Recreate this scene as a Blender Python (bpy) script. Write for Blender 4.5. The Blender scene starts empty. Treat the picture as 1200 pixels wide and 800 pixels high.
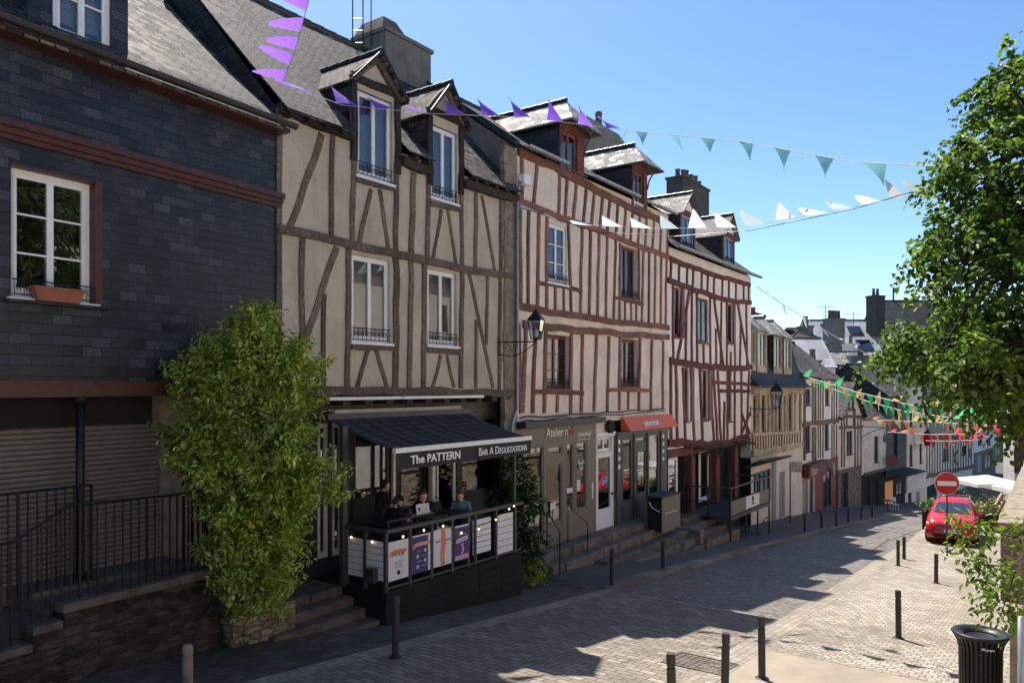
import bpy, bmesh, math, random
import numpy as np
from mathutils import Vector, Matrix, noise
R = math.radians
rnd = random.Random(7)
SC = bpy.context.scene
COL = SC.collection
FOC = 900.0; HX = 600.0; HY = 453.0          # measured from the photograph
TH = math.atan(640/900.0)
ES = (math.sin(TH), math.cos(TH)); ET = (math.cos(TH), -math.sin(TH))

def st(s, t, z=None, dz=0.0):
    """street coordinates -> world point lying on the sloping ground"""
    x = s*ES[0]+t*ET[0]; y = s*ES[1]+t*ET[1]
    return Vector((x, y, (gz(s) if z is None else z)+dz))
def to_st(x, y): return x*ES[0]+y*ES[1], x*ET[0]+y*ET[1]
def gz(s):
    s = max(-40.0, s)
    if s <= 74: return -(3.42+0.09*s)
    if s <= 90:
        k = s-74
        return -(3.42+0.09*74+0.09*k-0.09*k*k/32.0)
    return -(3.42+0.09*74+0.09*16-0.09*256/32.0)
def gxy(x, y): return gz(to_st(x, y)[0])
def ray(px, py): return Vector(((px-HX)/FOC, 1.0, -(py-HY)/FOC))
def ghit(px, py, dz=0.0):
    d = ray(px, py); k = .09*(d.x*ES[0]+ES[1])
    y = (3.42-dz)/(-d.z-k)
    return d*y
def at(px, py, y): return ray(px, py)*y

# ---------------------------------------------------------------- facades
class Facade:
    """vertical plane through plan points A,B; u along A->B, n outward (to the street), z up"""
    def __init__(s, A, B):
        s.A = Vector((A[0], A[1], 0)); s.B = Vector((B[0], B[1], 0))
        s.e = (s.B-s.A).normalized(); s.n = Vector((s.e.y, -s.e.x, 0)); s.L = (s.B-s.A).length
    def pt(s, u, z, n=0.0): return s.A+s.e*u+s.n*n+Vector((0, 0, z))
    def hit(s, px, py, n=0.0):
        d = ray(px, py); a = s.A+s.n*n
        k = a.dot(s.n)/d.dot(s.n); p = d*k
        return (p-s.A).dot(s.e), p.z
    def u(s, px, n=0.0): return s.hit(px, 400, n)[0]
    def g(s, u, n=0.0):
        p = s.pt(u, 0, n); return gxy(p.x, p.y)

# ---------------------------------------------------------------- mesh builder
class MB:
    def __init__(s): s.v = []; s.f = []; s.m = []; s.smooth = False
    def add(s, vs, fs, m=0):
        o = len(s.v); s.v += [tuple(v) for v in vs]
        for f in fs: s.f.append(tuple(i+o for i in f)); s.m.append(m)
    def quad(s, a, b, c, d, m=0): s.add([a, b, c, d], [(0, 1, 2, 3)], m)
    def hexa(s, p, m=0):   # p: bottom 4 ccw, top 4 ccw
        s.add(p, [(3, 2, 1, 0), (4, 5, 6, 7), (0, 1, 5, 4), (1, 2, 6, 5), (2, 3, 7, 6), (3, 0, 4, 7)], m)
    def box(s, x0, x1, y0, y1, z0, z1, m=0):
        s.hexa([(x0, y0, z0), (x1, y0, z0), (x1, y1, z0), (x0, y1, z0), (x0, y0, z1), (x1, y0, z1), (x1, y1, z1), (x0, y1, z1)], m)
    def fbox(s, F, u0, u1, z0, z1, n0, n1, m=0):
        P = F.pt
        s.hexa([P(u0, z0, n1), P(u1, z0, n1), P(u1, z0, n0), P(u0, z0, n0), P(u0, z1, n1), P(u1, z1, n1), P(u1, z1, n0), P(u0, z1, n0)], m)
    def obox(s, c, ax, ay, hx, hy, z0, z1, m=0):   # oriented box, ax, ay unit plan vectors
        c = Vector((c[0], c[1], 0)); ax = Vector((ax[0], ax[1], 0)); ay = Vector((ay[0], ay[1], 0))
        q = [c-ax*hx-ay*hy, c+ax*hx-ay*hy, c+ax*hx+ay*hy, c-ax*hx+ay*hy]
        s.hexa([p+Vector((0, 0, z0)) for p in q]+[p+Vector((0, 0, z1)) for p in q], m)
    def prism(s, pts, off, m=0):  # polygon extruded by vector
        n = len(pts); pts = [Vector(p) for p in pts]; off = Vector(off)
        s.add(pts+[p+off for p in pts], [tuple(range(n))[::-1], tuple(range(n, 2*n))]+[(i, (i+1) % n, n+(i+1) % n, n+i) for i in range(n)], m)
    def tube(s, pts, r, k=6, m=0, cap=True):
        pts = [Vector(p) for p in pts]; n = len(pts)
        rs = r if isinstance(r, (list, tuple)) else [r]*n
        vs = []; ref = None
        for i, p in enumerate(pts):
            d = (pts[min(i+1, n-1)]-pts[max(i-1, 0)])
            if d.length < 1e-9: d = Vector((0, 0, 1))
            d.normalize()
            if ref is None: ref = Vector((1, 0, 0)) if abs(d.x) < .8 else Vector((0, 1, 0))
            a = (ref-d*ref.dot(d)).normalized(); b = d.cross(a); ref = a
            for j in range(k):
                t = 2*math.pi*j/k; vs.append(p+(a*math.cos(t)+b*math.sin(t))*rs[i])
        fs = [(i*k+j, i*k+(j+1) % k, (i+1)*k+(j+1) % k, (i+1)*k+j) for i in range(n-1) for j in range(k)]
        if cap: fs += [tuple(range(k))[::-1], tuple((n-1)*k+j for j in range(k))]
        s.add(vs, fs, m)
    def lathe(s, c, prof, k=14, m=0, ax=None):
        c = Vector(c); vs = []
        X, Y, Z = (Vector((1, 0, 0)), Vector((0, 1, 0)), Vector((0, 0, 1))) if ax is None else ax
        for r, z in prof:
            for j in range(k):
                t = 2*math.pi*j/k; vs.append(c+X*(r*math.cos(t))+Y*(r*math.sin(t))+Z*z)
        n = len(prof)
        fs = [(i*k+j, i*k+(j+1) % k, (i+1)*k+(j+1) % k, (i+1)*k+j) for i in range(n-1) for j in range(k)]
        fs += [tuple(range(k))[::-1], tuple((n-1)*k+j for j in range(k))]
        s.add(vs, fs, m)
    def ball(s, c, r, k=8, m=0, sc=(1, 1, 1)):
        c = Vector(c); vs = [c+Vector((0, 0, -r*sc[2]))]; h = k//2+1
        for i in range(1, h):
            a = math.pi*i/h
            for j in range(k):
                t = 2*math.pi*j/k; vs.append(c+Vector((r*sc[0]*math.sin(a)*math.cos(t), r*sc[1]*math.sin(a)*math.sin(t), -r*sc[2]*math.cos(a))))
        vs.append(c+Vector((0, 0, r*sc[2]))); L = len(vs)-1
        fs = [(0, 1+(j+1) % k, 1+j) for j in range(k)]
        for i in range(h-2):
            for j in range(k): fs.append((1+i*k+j, 1+i*k+(j+1) % k, 1+(i+1)*k+(j+1) % k, 1+(i+1)*k+j))
        fs += [(L, L-k+j, L-k+(j+1) % k) for j in range(k)]
        s.add(vs, fs, m)

LOC = {}
def tag(o, label=None, cat=None, group=None, kind=None):
    if label: o['label'] = label
    if cat: o['category'] = cat
    if group: o['group'] = group
    if kind: o['kind'] = kind
    return o
def thing(name, loc, label, cat, group=None):
    o = bpy.data.objects.new(name, None); COL.objects.link(o)
    o.empty_display_size = .2; o.location = loc; LOC[o.name] = Vector(loc)
    return tag(o, label, cat, group)
def setuv(me):
    nl = len(me.loops)
    if nl == 0: return
    co = np.empty(len(me.vertices)*3, dtype=np.float32); me.vertices.foreach_get('co', co); co = co.reshape(-1, 3)
    vi = np.empty(nl, dtype=np.int32); me.loops.foreach_get('vertex_index', vi)
    no = np.empty(len(me.polygons)*3, dtype=np.float32); me.polygons.foreach_get('normal', no); no = no.reshape(-1, 3)
    tot = np.empty(len(me.polygons), dtype=np.int32); me.polygons.foreach_get('loop_total', tot)
    pn = np.repeat(no, tot, axis=0)
    t = np.stack([-pn[:, 1], pn[:, 0], np.zeros(nl)], 1); L = np.linalg.norm(t, axis=1)
    hz = L < .25
    t[hz] = (ES[0], ES[1], 0); L[hz] = 1; t /= L[:, None]
    b = np.cross(pn, t)
    p = co[vi]+getattr(setuv, 'off', np.zeros(3))
    uv = np.stack([(p*t).sum(1), (p*b).sum(1)], 1).astype(np.float32)
    lay = me.uv_layers.new(name='UVMap'); lay.data.foreach_set('uv', uv.ravel())
def build(mb, name, mats, parent=None, loc=None, smooth=None):
    """ONE mesh object from world-space geometry; parent keeps its world place"""
    if not isinstance(mats, (list, tuple)): mats = [mats]
    if loc is None:
        if parent is not None: loc = LOC.get(parent.name, Vector((0, 0, 0)))
        else:
            v = np.array(mb.v); loc = Vector((float((v[:, 0].min()+v[:, 0].max())/2), float((v[:, 1].min()+v[:, 1].max())/2), float(v[:, 2].min())))
    loc = Vector(loc)
    me = bpy.data.meshes.new(name)
    me.from_pydata([(a-loc.x, b-loc.y, c-loc.z) for a, b, c in mb.v], [], mb.f)
    for m in mats: me.materials.append(m)
    if len(mats) > 1: me.polygons.foreach_set('material_index', mb.m)
    me.update()
    setuv.off = np.array(loc); setuv(me)
    if smooth or (smooth is None and mb.smooth):
        me.polygons.foreach_set('use_smooth', [True]*len(me.polygons))
    o = bpy.data.objects.new(name, me); COL.objects.link(o)
    if parent is not None:
        o.parent = parent; LOC[o.name] = loc
    else:
        o.location = loc; LOC[o.name] = loc
    return o
def struct(mb, name, mats):
    return tag(build(mb, name, mats), kind='structure')
def copy_tree(o, parent=None, loc=None):
    c = o.copy(); COL.objects.link(c); c.parent = parent
    if loc is not None: c.location = loc; LOC[c.name] = Vector(loc)
    for ch in list(o.children): copy_tree(ch, c)
    return c
def fix_normals(o):
    bm = bmesh.new(); bm.from_mesh(o.data); bmesh.ops.recalc_face_normals(bm, faces=bm.faces); bm.to_mesh(o.data); bm.free()

# ---------------------------------------------------------------- materials
def newmat(name):
    m = bpy.data.materials.new(name); m.use_nodes = True; nt = m.node_tree; nt.nodes.clear()
    out = nt.nodes.new('ShaderNodeOutputMaterial'); b = nt.nodes.new('ShaderNodeBsdfPrincipled')
    nt.links.new(b.outputs[0], out.inputs[0]); return m, nt, b, out
def N(nt, t, **kw):
    n = nt.nodes.new('ShaderNode'+t)
    for k, v in kw.items():
        if k[0] == '_': n.inputs[k[1:].replace('__', ' ')].default_value = v
        else: setattr(n, k, v)
    return n
def ramp(nt, src, stops):
    r = nt.nodes.new('ShaderNodeValToRGB'); e = r.color_ramp.elements
    e[0].position = stops[0][0]; e[0].color = (*stops[0][1], 1); e[1].position = stops[-1][0]; e[1].color = (*stops[-1][1], 1)
    for p, c in stops[1:-1]:
        x = e.new(p); x.color = (*c, 1)
    nt.links.new(src, r.inputs[0]); return r.outputs[0]
def uvn(nt): return nt.nodes.new('ShaderNodeTexCoord').outputs['UV']
def objn(nt): return nt.nodes.new('ShaderNodeTexCoord').outputs['Object']
def mul(c, k): return tuple(min(1, x*k) for x in c)
def mixc(nt, fac, a, b, mode='MIX'):
    n = nt.nodes.new('ShaderNodeMix'); n.data_type = 'RGBA'; n.blend_type = mode
    for i, x in ((0, fac), (6, a), (7, b)):
        if isinstance(x, (int, float)): n.inputs[i].default_value = x
        elif isinstance(x, tuple): n.inputs[i].default_value = (*x[:3], 1)
        else: nt.links.new(x, n.inputs[i])
    return n.outputs[2]
def bump(nt, b, h, s=.3, d=.02):
    n = N(nt, 'Bump', _Strength=s, _Distance=d); nt.links.new(h, n.inputs['Height']); nt.links.new(n.outputs[0], b.inputs['Normal'])
def plain(name, col, rough=.6, metal=0.0, var=.12, sc=6, spec=None):
    m, nt, b, o = newmat(name)
    n = N(nt, 'TexNoise', _Scale=sc, _Detail=5.0); nt.links.new(objn(nt), n.inputs['Vector'])
    c = ramp(nt, n.outputs[0], [(.3, mul(col, 1-var)), (.7, mul(col, 1+var))])
    nt.links.new(c, b.inputs['Base Color']); b.inputs['Roughness'].default_value = rough; b.inputs['Metallic'].default_value = metal
    if spec is not None: b.inputs['Specular IOR Level'].default_value = spec
    return m
def plaster(name, col, dirt=(.18, .15, .11), amt=.35, sc=1.0):
    m, nt, b, o = newmat(name); v = objn(nt)
    n1 = N(nt, 'TexNoise', _Scale=1.3*sc, _Detail=8.0, _Roughness=.65); n2 = N(nt, 'TexNoise', _Scale=60.0, _Detail=4.0)
    mp = N(nt, 'Mapping'); mp.inputs['Scale'].default_value = (3, 3, .35); nt.links.new(v, mp.inputs[0])
    n3 = N(nt, 'TexNoise', _Scale=1.6, _Detail=6.0, _Roughness=.7); nt.links.new(mp.outputs[0], n3.inputs['Vector'])
    nt.links.new(v, n1.inputs['Vector']); nt.links.new(v, n2.inputs['Vector'])
    f1 = ramp(nt, n1.outputs[0], [(.42, (0, 0, 0)), (.72, (amt, amt, amt))])
    c = mixc(nt, f1, col, dirt)
    f3 = ramp(nt, n3.outputs[0], [(.5, (0, 0, 0)), (.75, (amt*.8,)*3)])
    c = mixc(nt, f3, c, mul(dirt, .8))
    c = mixc(nt, .35, c, ramp(nt, n2.outputs[0], [(.3, mul(col, .82)), (.7, mul(col, 1.1))]))
    vo = N(nt, 'TexVoronoi', _Scale=1.15, _Randomness=1.0); nt.links.new(n1.outputs[1], vo.inputs['Vector']); nw = N(nt, 'VectorMath', operation='MULTIPLY_ADD'); nt.links.new(n1.outputs[1], nw.inputs[0]); nw.inputs[1].default_value = (.5, .5, .5); nt.links.new(v, nw.inputs[2]); nt.links.new(nw.outputs[0], vo.inputs['Vector'])
    sp = N(nt, 'SeparateColor'); nt.links.new(vo.outputs['Color'], sp.inputs[0]); c = mixc(nt, 1.0, c, ramp(nt, sp.outputs[0], [(0, (.90, .89, .87)), (1, (1.05, 1.04, 1.03))]), 'MULTIPLY')
    vc = N(nt, 'TexVoronoi', feature='DISTANCE_TO_EDGE', _Scale=.8, _Randomness=1.0); nt.links.new(nw.outputs[0], vc.inputs['Vector']); c = mixc(nt, ramp(nt, vc.outputs[0], [(.0, (.22,)*3), (.006, (0, 0, 0))]), c, mul(dirt, .55))
    nt.links.new(c, b.inputs['Base Color']); b.inputs['Roughness'].default_value = .9; b.inputs['Specular IOR Level'].default_value = .2
    bump(nt, b, n2.outputs[0], .35, .01); return m
def timber(name, col, col2, worn=None):
    m, nt, b, o = newmat(name); v = objn(nt)
    mp = N(nt, 'Mapping'); mp.inputs['Scale'].default_value = (9, 9, 1.6); nt.links.new(v, mp.inputs[0])
    n1 = N(nt, 'TexNoise', _Scale=3.0, _Detail=8.0, _Roughness=.7, _Distortion=.4); nt.links.new(mp.outputs[0], n1.inputs['Vector'])
    n2 = N(nt, 'TexNoise', _Scale=14.0, _Detail=6.0, _Roughness=.75); nt.links.new(v, n2.inputs['Vector'])
    c = ramp(nt, n1.outputs[0], [(.3, col2), (.62, col)])
    if worn: c = mixc(nt, ramp(nt, n2.outputs[0], [(.52, (0, 0, 0)), (.66, (.75, .75, .75))]), c, worn)
    oi = nt.nodes.new('ShaderNodeObjectInfo'); c = mixc(nt, 1.0, c, ramp(nt, oi.outputs['Random'], [(0, (.68,)*3), (1, (1.22, 1.2, 1.17))]), 'MULTIPLY')
    n4 = N(nt, 'TexNoise', _Scale=1.7, _Detail=4.0); nt.links.new(v, n4.inputs['Vector']); c = mixc(nt, 1.0, c, ramp(nt, n4.outputs[0], [(.35, (.72,)*3), (.65, (1.15,)*3)]), 'MULTIPLY')
    nt.links.new(c, b.inputs['Base Color']); b.inputs['Roughness'].default_value = .75; b.inputs['Specular IOR Level'].default_value = .3
    bump(nt, b, n1.outputs[0], .8, .03); return m
def brickmat(name, w, h, c1, c2, mortar, ms=.006, rough=.6, spec=.4, bs=.5, scratch=None, wob=0.0, stain=.3, off=.5, rotate=0, rvar=None, bdist=.01):
    m, nt, b, o = newmat(name); v = uvn(nt)
    if rotate:
        mp = N(nt, 'Mapping'); mp.inputs['Rotation'].default_value = (0, 0, R(rotate)); nt.links.new(v, mp.inputs[0]); v = mp.outputs[0]
    if wob:
        n0 = N(nt, 'TexNoise', _Scale=2.5, _Detail=3.0); nt.links.new(v, n0.inputs['Vector'])
        sb = N(nt, 'VectorMath', operation='SUBTRACT'); nt.links.new(n0.outputs[1], sb.inputs[0]); sb.inputs[1].default_value = (.5, .5, .5)
        sc = N(nt, 'VectorMath', operation='SCALE'); nt.links.new(sb.outputs[0], sc.inputs[0]); sc.inputs['Scale'].default_value = wob
        ad = N(nt, 'VectorMath', operation='ADD'); nt.links.new(v, ad.inputs[0]); nt.links.new(sc.outputs[0], ad.inputs[1]); v = ad.outputs[0]
    br = N(nt, 'TexBrick', _Scale=1.0); br.offset = off
    br.inputs['Brick Width'].default_value = w; br.inputs['Row Height'].default_value = h; br.inputs['Mortar Size'].default_value = ms
    br.inputs['Mortar Smooth'].default_value = .3; br.inputs['Bias'].default_value = 0.0
    br.inputs['Color1'].default_value = (0, 0, 0, 1); br.inputs['Color2'].default_value = (1, 1, 1, 1); br.inputs['Mortar'].default_value = (.5, .5, .5, 1)
    nt.links.new(v, br.inputs['Vector'])
    def _m(op, a, b_=None, c_=None):
        q = N(nt, 'Math', operation=op)
        for i_, x_ in enumerate((a, b_, c_)):
            if x_ is None: continue
            if isinstance(x_, (int, float)): q.inputs[i_].default_value = x_
            else: nt.links.new(x_, q.inputs[i_])
        return q.outputs[0]
    sx = N(nt, 'SeparateXYZ'); nt.links.new(v, sx.inputs[0]); rowi = _m('FLOOR', _m('DIVIDE', sx.outputs[1], h)); even = _m('SUBTRACT', 1.0, _m('FLOORED_MODULO', rowi, 2.0))
    coli = _m('FLOOR', _m('MULTIPLY_ADD', even, off, _m('DIVIDE', sx.outputs[0], w))); cx_ = N(nt, 'CombineXYZ'); nt.links.new(coli, cx_.inputs[0]); nt.links.new(rowi, cx_.inputs[1])
    wn = N(nt, 'TexWhiteNoise', noise_dimensions='2D'); nt.links.new(cx_.outputs[0], wn.inputs['Vector']); RV = wn.outputs['Value']
    stops = [(0, c1), (.6, tuple((a+d)/2 for a, d in zip(c1, c2))), (1, c2)]
    c = ramp(nt, RV, stops)
    n1 = N(nt, 'TexNoise', _Scale=1.1, _Detail=8.0, _Roughness=.7); nt.links.new(v, n1.inputs['Vector'])
    c = mixc(nt, 1.0, c, ramp(nt, n1.outputs[0], [(.3, (1-stain,)*3), (.7, (1, 1, 1))]), 'MULTIPLY')
    n2 = N(nt, 'TexNoise', _Scale=26.0, _Detail=5.0, _Roughness=.7); nt.links.new(v, n2.inputs['Vector'])
    c = mixc(nt, 1.0, c, ramp(nt, n2.outputs[0], [(.3, (.7,)*3), (.7, (1.25,)*3)]), 'MULTIPLY')
    n5 = N(nt, 'TexNoise', _Scale=.33, _Detail=6.0, _Roughness=.6); nt.links.new(v, n5.inputs['Vector']); c = mixc(nt, 1.0, c, ramp(nt, n5.outputs[0], [(.36, (1-stain*.75,)*3), (.62, (1.08,)*3)]), 'MULTIPLY')
    if scratch:
        mm = N(nt, 'Math', operation='MULTIPLY'); nt.links.new(ramp(nt, RV, [(.86, (0, 0, 0)), (.97, (.7, .7, .7))]), mm.inputs[0])
        nt.links.new(ramp(nt, n2.outputs[0], [(.45, (0, 0, 0)), (.7, (1, 1, 1))]), mm.inputs[1])
        c = mixc(nt, mm.outputs[0], c, scratch)
    c = mixc(nt, br.outputs['Fac'], c, mortar)
    nt.links.new(c, b.inputs['Base Color'])
    b.inputs['Specular IOR Level'].default_value = spec
    if rvar:
        rr = N(nt, 'MapRange'); nt.links.new(RV, rr.inputs[0]); rr.inputs[3].default_value = rvar[0]; rr.inputs[4].default_value = rvar[1]; nt.links.new(rr.outputs[0], b.inputs['Roughness'])
    else: b.inputs['Roughness'].default_value = rough
    # height: per-tile tilt + joint
    inv = N(nt, 'Math', operation='MULTIPLY_ADD'); nt.links.new(br.outputs['Fac'], inv.inputs[0]); inv.inputs[1].default_value = -1.0; inv.inputs[2].default_value = 1.0
    a2 = N(nt, 'Math', operation='MULTIPLY_ADD'); nt.links.new(RV, a2.inputs[0]); a2.inputs[1].default_value = .35; nt.links.new(inv.outputs[0], a2.inputs[2])
    a3 = N(nt, 'Math', operation='MULTIPLY_ADD'); nt.links.new(n2.outputs[0], a3.inputs[0]); a3.inputs[1].default_value = .5; nt.links.new(a2.outputs[0], a3.inputs[2])
    bump(nt, b, a3.outputs[0], bs, bdist); return m
def rubble(name, c1, c2, c3, mortar, sc=4.0, moss=None):
    m, nt, b, o = newmat(name); v = uvn(nt)
    n0 = N(nt, 'TexNoise', _Scale=7.0, _Detail=6.0, _Roughness=.65); nt.links.new(v, n0.inputs['Vector'])
    ad = N(nt, 'VectorMath', operation='MULTIPLY_ADD'); nt.links.new(n0.outputs[1], ad.inputs[0]); ad.inputs[1].default_value = (.15, .11, 0); nt.links.new(v, ad.inputs[2])
    mp = N(nt, 'Mapping'); mp.inputs['Scale'].default_value = (sc*.62, sc*1.5, 1); nt.links.new(ad.outputs[0], mp.inputs[0])
    vo = N(nt, 'TexVoronoi', voronoi_dimensions='2D', _Scale=1.0, _Randomness=.85); nt.links.new(mp.outputs[0], vo.inputs['Vector'])
    ve = N(nt, 'TexVoronoi', voronoi_dimensions='2D', feature='DISTANCE_TO_EDGE', _Scale=1.0, _Randomness=.85); nt.links.new(mp.outputs[0], ve.inputs['Vector'])
    sp = N(nt, 'SeparateColor'); nt.links.new(vo.outputs['Color'], sp.inputs[0])
    c = ramp(nt, sp.outputs[0], [(0, c1), (.5, c2), (1, c3)])
    n2 = N(nt, 'TexNoise', _Scale=18.0, _Detail=8.0, _Roughness=.7); nt.links.new(v, n2.inputs['Vector'])
    c = mixc(nt, 1.0, c, ramp(nt, n2.outputs[0], [(.3, (.6,)*3), (.7, (1.3,)*3)]), 'MULTIPLY')
    e = ramp(nt, ve.outputs[0], [(.0, (0, 0, 0)), (.16, (1, 1, 1))])
    c = mixc(nt, e, mortar, c)
    if moss:
        n3 = N(nt, 'TexNoise', _Scale=1.7, _Detail=9.0, _Roughness=.75); nt.links.new(v, n3.inputs['Vector'])
        c = mixc(nt, ramp(nt, n3.outputs[0], [(.5, (0, 0, 0)), (.66, (.8,)*3)]), c, moss)
    nt.links.new(c, b.inputs['Base Color']); b.inputs['Roughness'].default_value = .9; b.inputs['Specular IOR Level'].default_value = .2
    a = N(nt, 'Math', operation='MULTIPLY_ADD'); nt.links.new(n2.outputs[0], a.inputs[0]); a.inputs[1].default_value = .6; nt.links.new(e, a.inputs[2])
    bump(nt, b, a.outputs[0], .8, .03); return m
def fanmat(name, c1, c2, mortar, W=1.45):
    """cobbles laid in segmental arcs"""
    m, nt, b, o = newmat(name); v = uvn(nt); sp = N(nt, 'SeparateXYZ'); nt.links.new(v, sp.inputs[0])
    n0 = N(nt, 'TexNoise', _Scale=3.0, _Detail=2.0); nt.links.new(v, n0.inputs['Vector'])
    def M(op, a, c=None, d=None):
        n = N(nt, 'Math', operation=op)
        for i, x in enumerate((a, c, d)):
            if x is None: continue
            if isinstance(x, (int, float)): n.inputs[i].default_value = x
            else: nt.links.new(x, n.inputs[i])
        return n.outputs[0]
    x = M('FLOORED_MODULO', sp.outputs[1], W); x = M('SUBTRACT', x, W/2)
    y = M('MULTIPLY_ADD', M('MULTIPLY', x, x), .95, sp.outputs[0])
    y = M('MULTIPLY_ADD', n0.outputs[0], .05, y)
    xa = M('MULTIPLY_ADD', n0.outputs[0], .04, sp.outputs[1])
    cb = N(nt, 'CombineXYZ'); nt.links.new(xa, cb.inputs[0]); nt.links.new(y, cb.inputs[1])
    br = N(nt, 'TexBrick', _Scale=1.0); br.inputs['Brick Width'].default_value = .16; br.inputs['Row Height'].default_value = .17; br.inputs['Mortar Size'].default_value = .014
    br.inputs['Mortar Smooth'].default_value = .4; br.inputs['Color1'].default_value = (0, 0, 0, 1); br.inputs['Color2'].default_value = (1, 1, 1, 1); nt.links.new(cb.outputs[0], br.inputs['Vector'])
    c = ramp(nt, br.outputs['Color'], [(0, c1), (1, c2)])
    n1 = N(nt, 'TexNoise', _Scale=.45, _Detail=9.0, _Roughness=.7); nt.links.new(v, n1.inputs['Vector'])
    n2 = N(nt, 'TexNoise', _Scale=40.0, _Detail=4.0); nt.links.new(v, n2.inputs['Vector'])
    c = mixc(nt, 1.0, c, ramp(nt, n1.outputs[0], [(.38, (.66, .64, .61)), (.62, (1.12,)*3)]), 'MULTIPLY')
    c = mixc(nt, 1.0, c, ramp(nt, n2.outputs[0], [(.3, (.8,)*3), (.7, (1.15,)*3)]), 'MULTIPLY')
    fr = M('FLOORED_MODULO', y, .17); ed = M('MINIMUM', fr, M('SUBTRACT', .17, fr)); c = mixc(nt, ramp(nt, ed, [(.006, (.85,)*3), (.022, (0, 0, 0))]), c, mul(mortar, .42))
    c = mixc(nt, br.outputs['Fac'], c, mortar)
    nt.links.new(c, b.inputs['Base Color']); b.inputs['Roughness'].default_value = .75; b.inputs['Specular IOR Level'].default_value = .3
    bump(nt, b, M('MULTIPLY_ADD', n2.outputs[0], .4, M('MULTIPLY_ADD', br.outputs['Fac'], -1.0, 1.0)), .55, .015); return m
def asphalt(name, c, var=.25, sc=90.0):
    m, nt, b, o = newmat(name); v = uvn(nt)
    n1 = N(nt, 'TexNoise', _Scale=sc, _Detail=3.0, _Roughness=.8); n2 = N(nt, 'TexNoise', _Scale=.9, _Detail=9.0, _Roughness=.7)
    for n in (n1, n2): nt.links.new(v, n.inputs['Vector'])
    a = ramp(nt, n1.outputs[0], [(.3, mul(c, 1-var*1.6)), (.7, mul(c, 1+var*1.6))])
    a = mixc(nt, 1.0, a, ramp(nt, n2.outputs[0], [(.3, (.7,)*3), (.7, (1.15,)*3)]), 'MULTIPLY')
    nt.links.new(a, b.inputs['Base Color']); b.inputs['Roughness'].default_value = .85; bump(nt, b, n1.outputs[0], .4, .006); return m
def glassmat(name, tint=(.9, .95, 1), ior=2.0, rough=.015):
    m = bpy.data.materials.new(name); m.use_nodes = True; nt = m.node_tree; nt.nodes.clear()
    out = nt.nodes.new('ShaderNodeOutputMaterial'); g = N(nt, 'BsdfGlossy', _Roughness=rough); t = N(nt, 'BsdfTransparent'); t.inputs[0].default_value = (*mul(tint, .8), 1)
    g.inputs[0].default_value = (*tint, 1)
    f = N(nt, 'Fresnel', _IOR=ior); mx = nt.nodes.new('ShaderNodeMixShader')
    n = N(nt, 'TexNoise', _Scale=1.4, _Detail=1.0); nt.links.new(objn(nt), n.inputs['Vector']); bp = N(nt, 'Bump', _Strength=.05, _Distance=.02); nt.links.new(n.outputs[0], bp.inputs['Height'])
    nt.links.new(bp.outputs[0], g.inputs['Normal'])
    nt.links.new(f.outputs[0], mx.inputs[0]); nt.links.new(t.outputs[0], mx.inputs[1]); nt.links.new(g.outputs[0], mx.inputs[2]); nt.links.new(mx.outputs[0], out.inputs[0]); return m
def leafmat(name, c1, c2, c3, trans=.35, rough=.45):
    m, nt, b, out = newmat(name)
    gm = nt.nodes.new('ShaderNodeNewGeometry')
    n = N(nt, 'TexNoise', _Scale=1.6, _Detail=3.0); nt.links.new(objn(nt), n.inputs['Vector'])
    ad = N(nt, 'Math', operation='MULTIPLY_ADD'); nt.links.new(gm.outputs['Random Per Island'], ad.inputs[0]); ad.inputs[1].default_value = .6
    s2 = N(nt, 'Math', operation='MULTIPLY_ADD'); nt.links.new(n.outputs[0], s2.inputs[0]); s2.inputs[1].default_value = .9; s2.inputs[2].default_value = -.25
    nt.links.new(s2.outputs[0], ad.inputs[2])
    c = ramp(nt, ad.outputs[0], [(.1, c1), (.6, c2), (.95, c3)])
    nt.links.new(c, b.inputs['Base Color']); b.inputs['Roughness'].default_value = rough; b.inputs['Specular IOR Level'].default_value = .4
    tr = nt.nodes.new('ShaderNodeBsdfTranslucent'); cc = mixc(nt, 1.0, c, (1.2, 1.4, .65), 'MULTIPLY'); nt.links.new(cc, tr.inputs[0])
    mx = nt.nodes.new('ShaderNodeMixShader'); mx.inputs[0].default_value = trans
    nt.links.new(b.outputs[0], mx.inputs[1]); nt.links.new(tr.outputs[0], mx.inputs[2]); nt.links.new(mx.outputs[0], out.inputs[0]); return m
def clothmat(name, c, trans=.45):
    m, nt, b, out = newmat(name); b.inputs['Base Color'].default_value = (*c, 1); b.inputs['Roughness'].default_value = .7
    tr = nt.nodes.new('ShaderNodeBsdfTranslucent'); tr.inputs[0].default_value = (*c, 1)
    mx = nt.nodes.new('ShaderNodeMixShader'); mx.inputs[0].default_value = trans
    nt.links.new(b.outputs[0], mx.inputs[1]); nt.links.new(tr.outputs[0], mx.inputs[2]); nt.links.new(mx.outputs[0], out.inputs[0]); return m
def emit(name, c, s):
    m, nt, b, out = newmat(name); b.inputs['Emission Color'].default_value = (*c, 1); b.inputs['Emission Strength'].default_value = s; b.inputs['Base Color'].default_value = (*c, 1); return m

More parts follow.
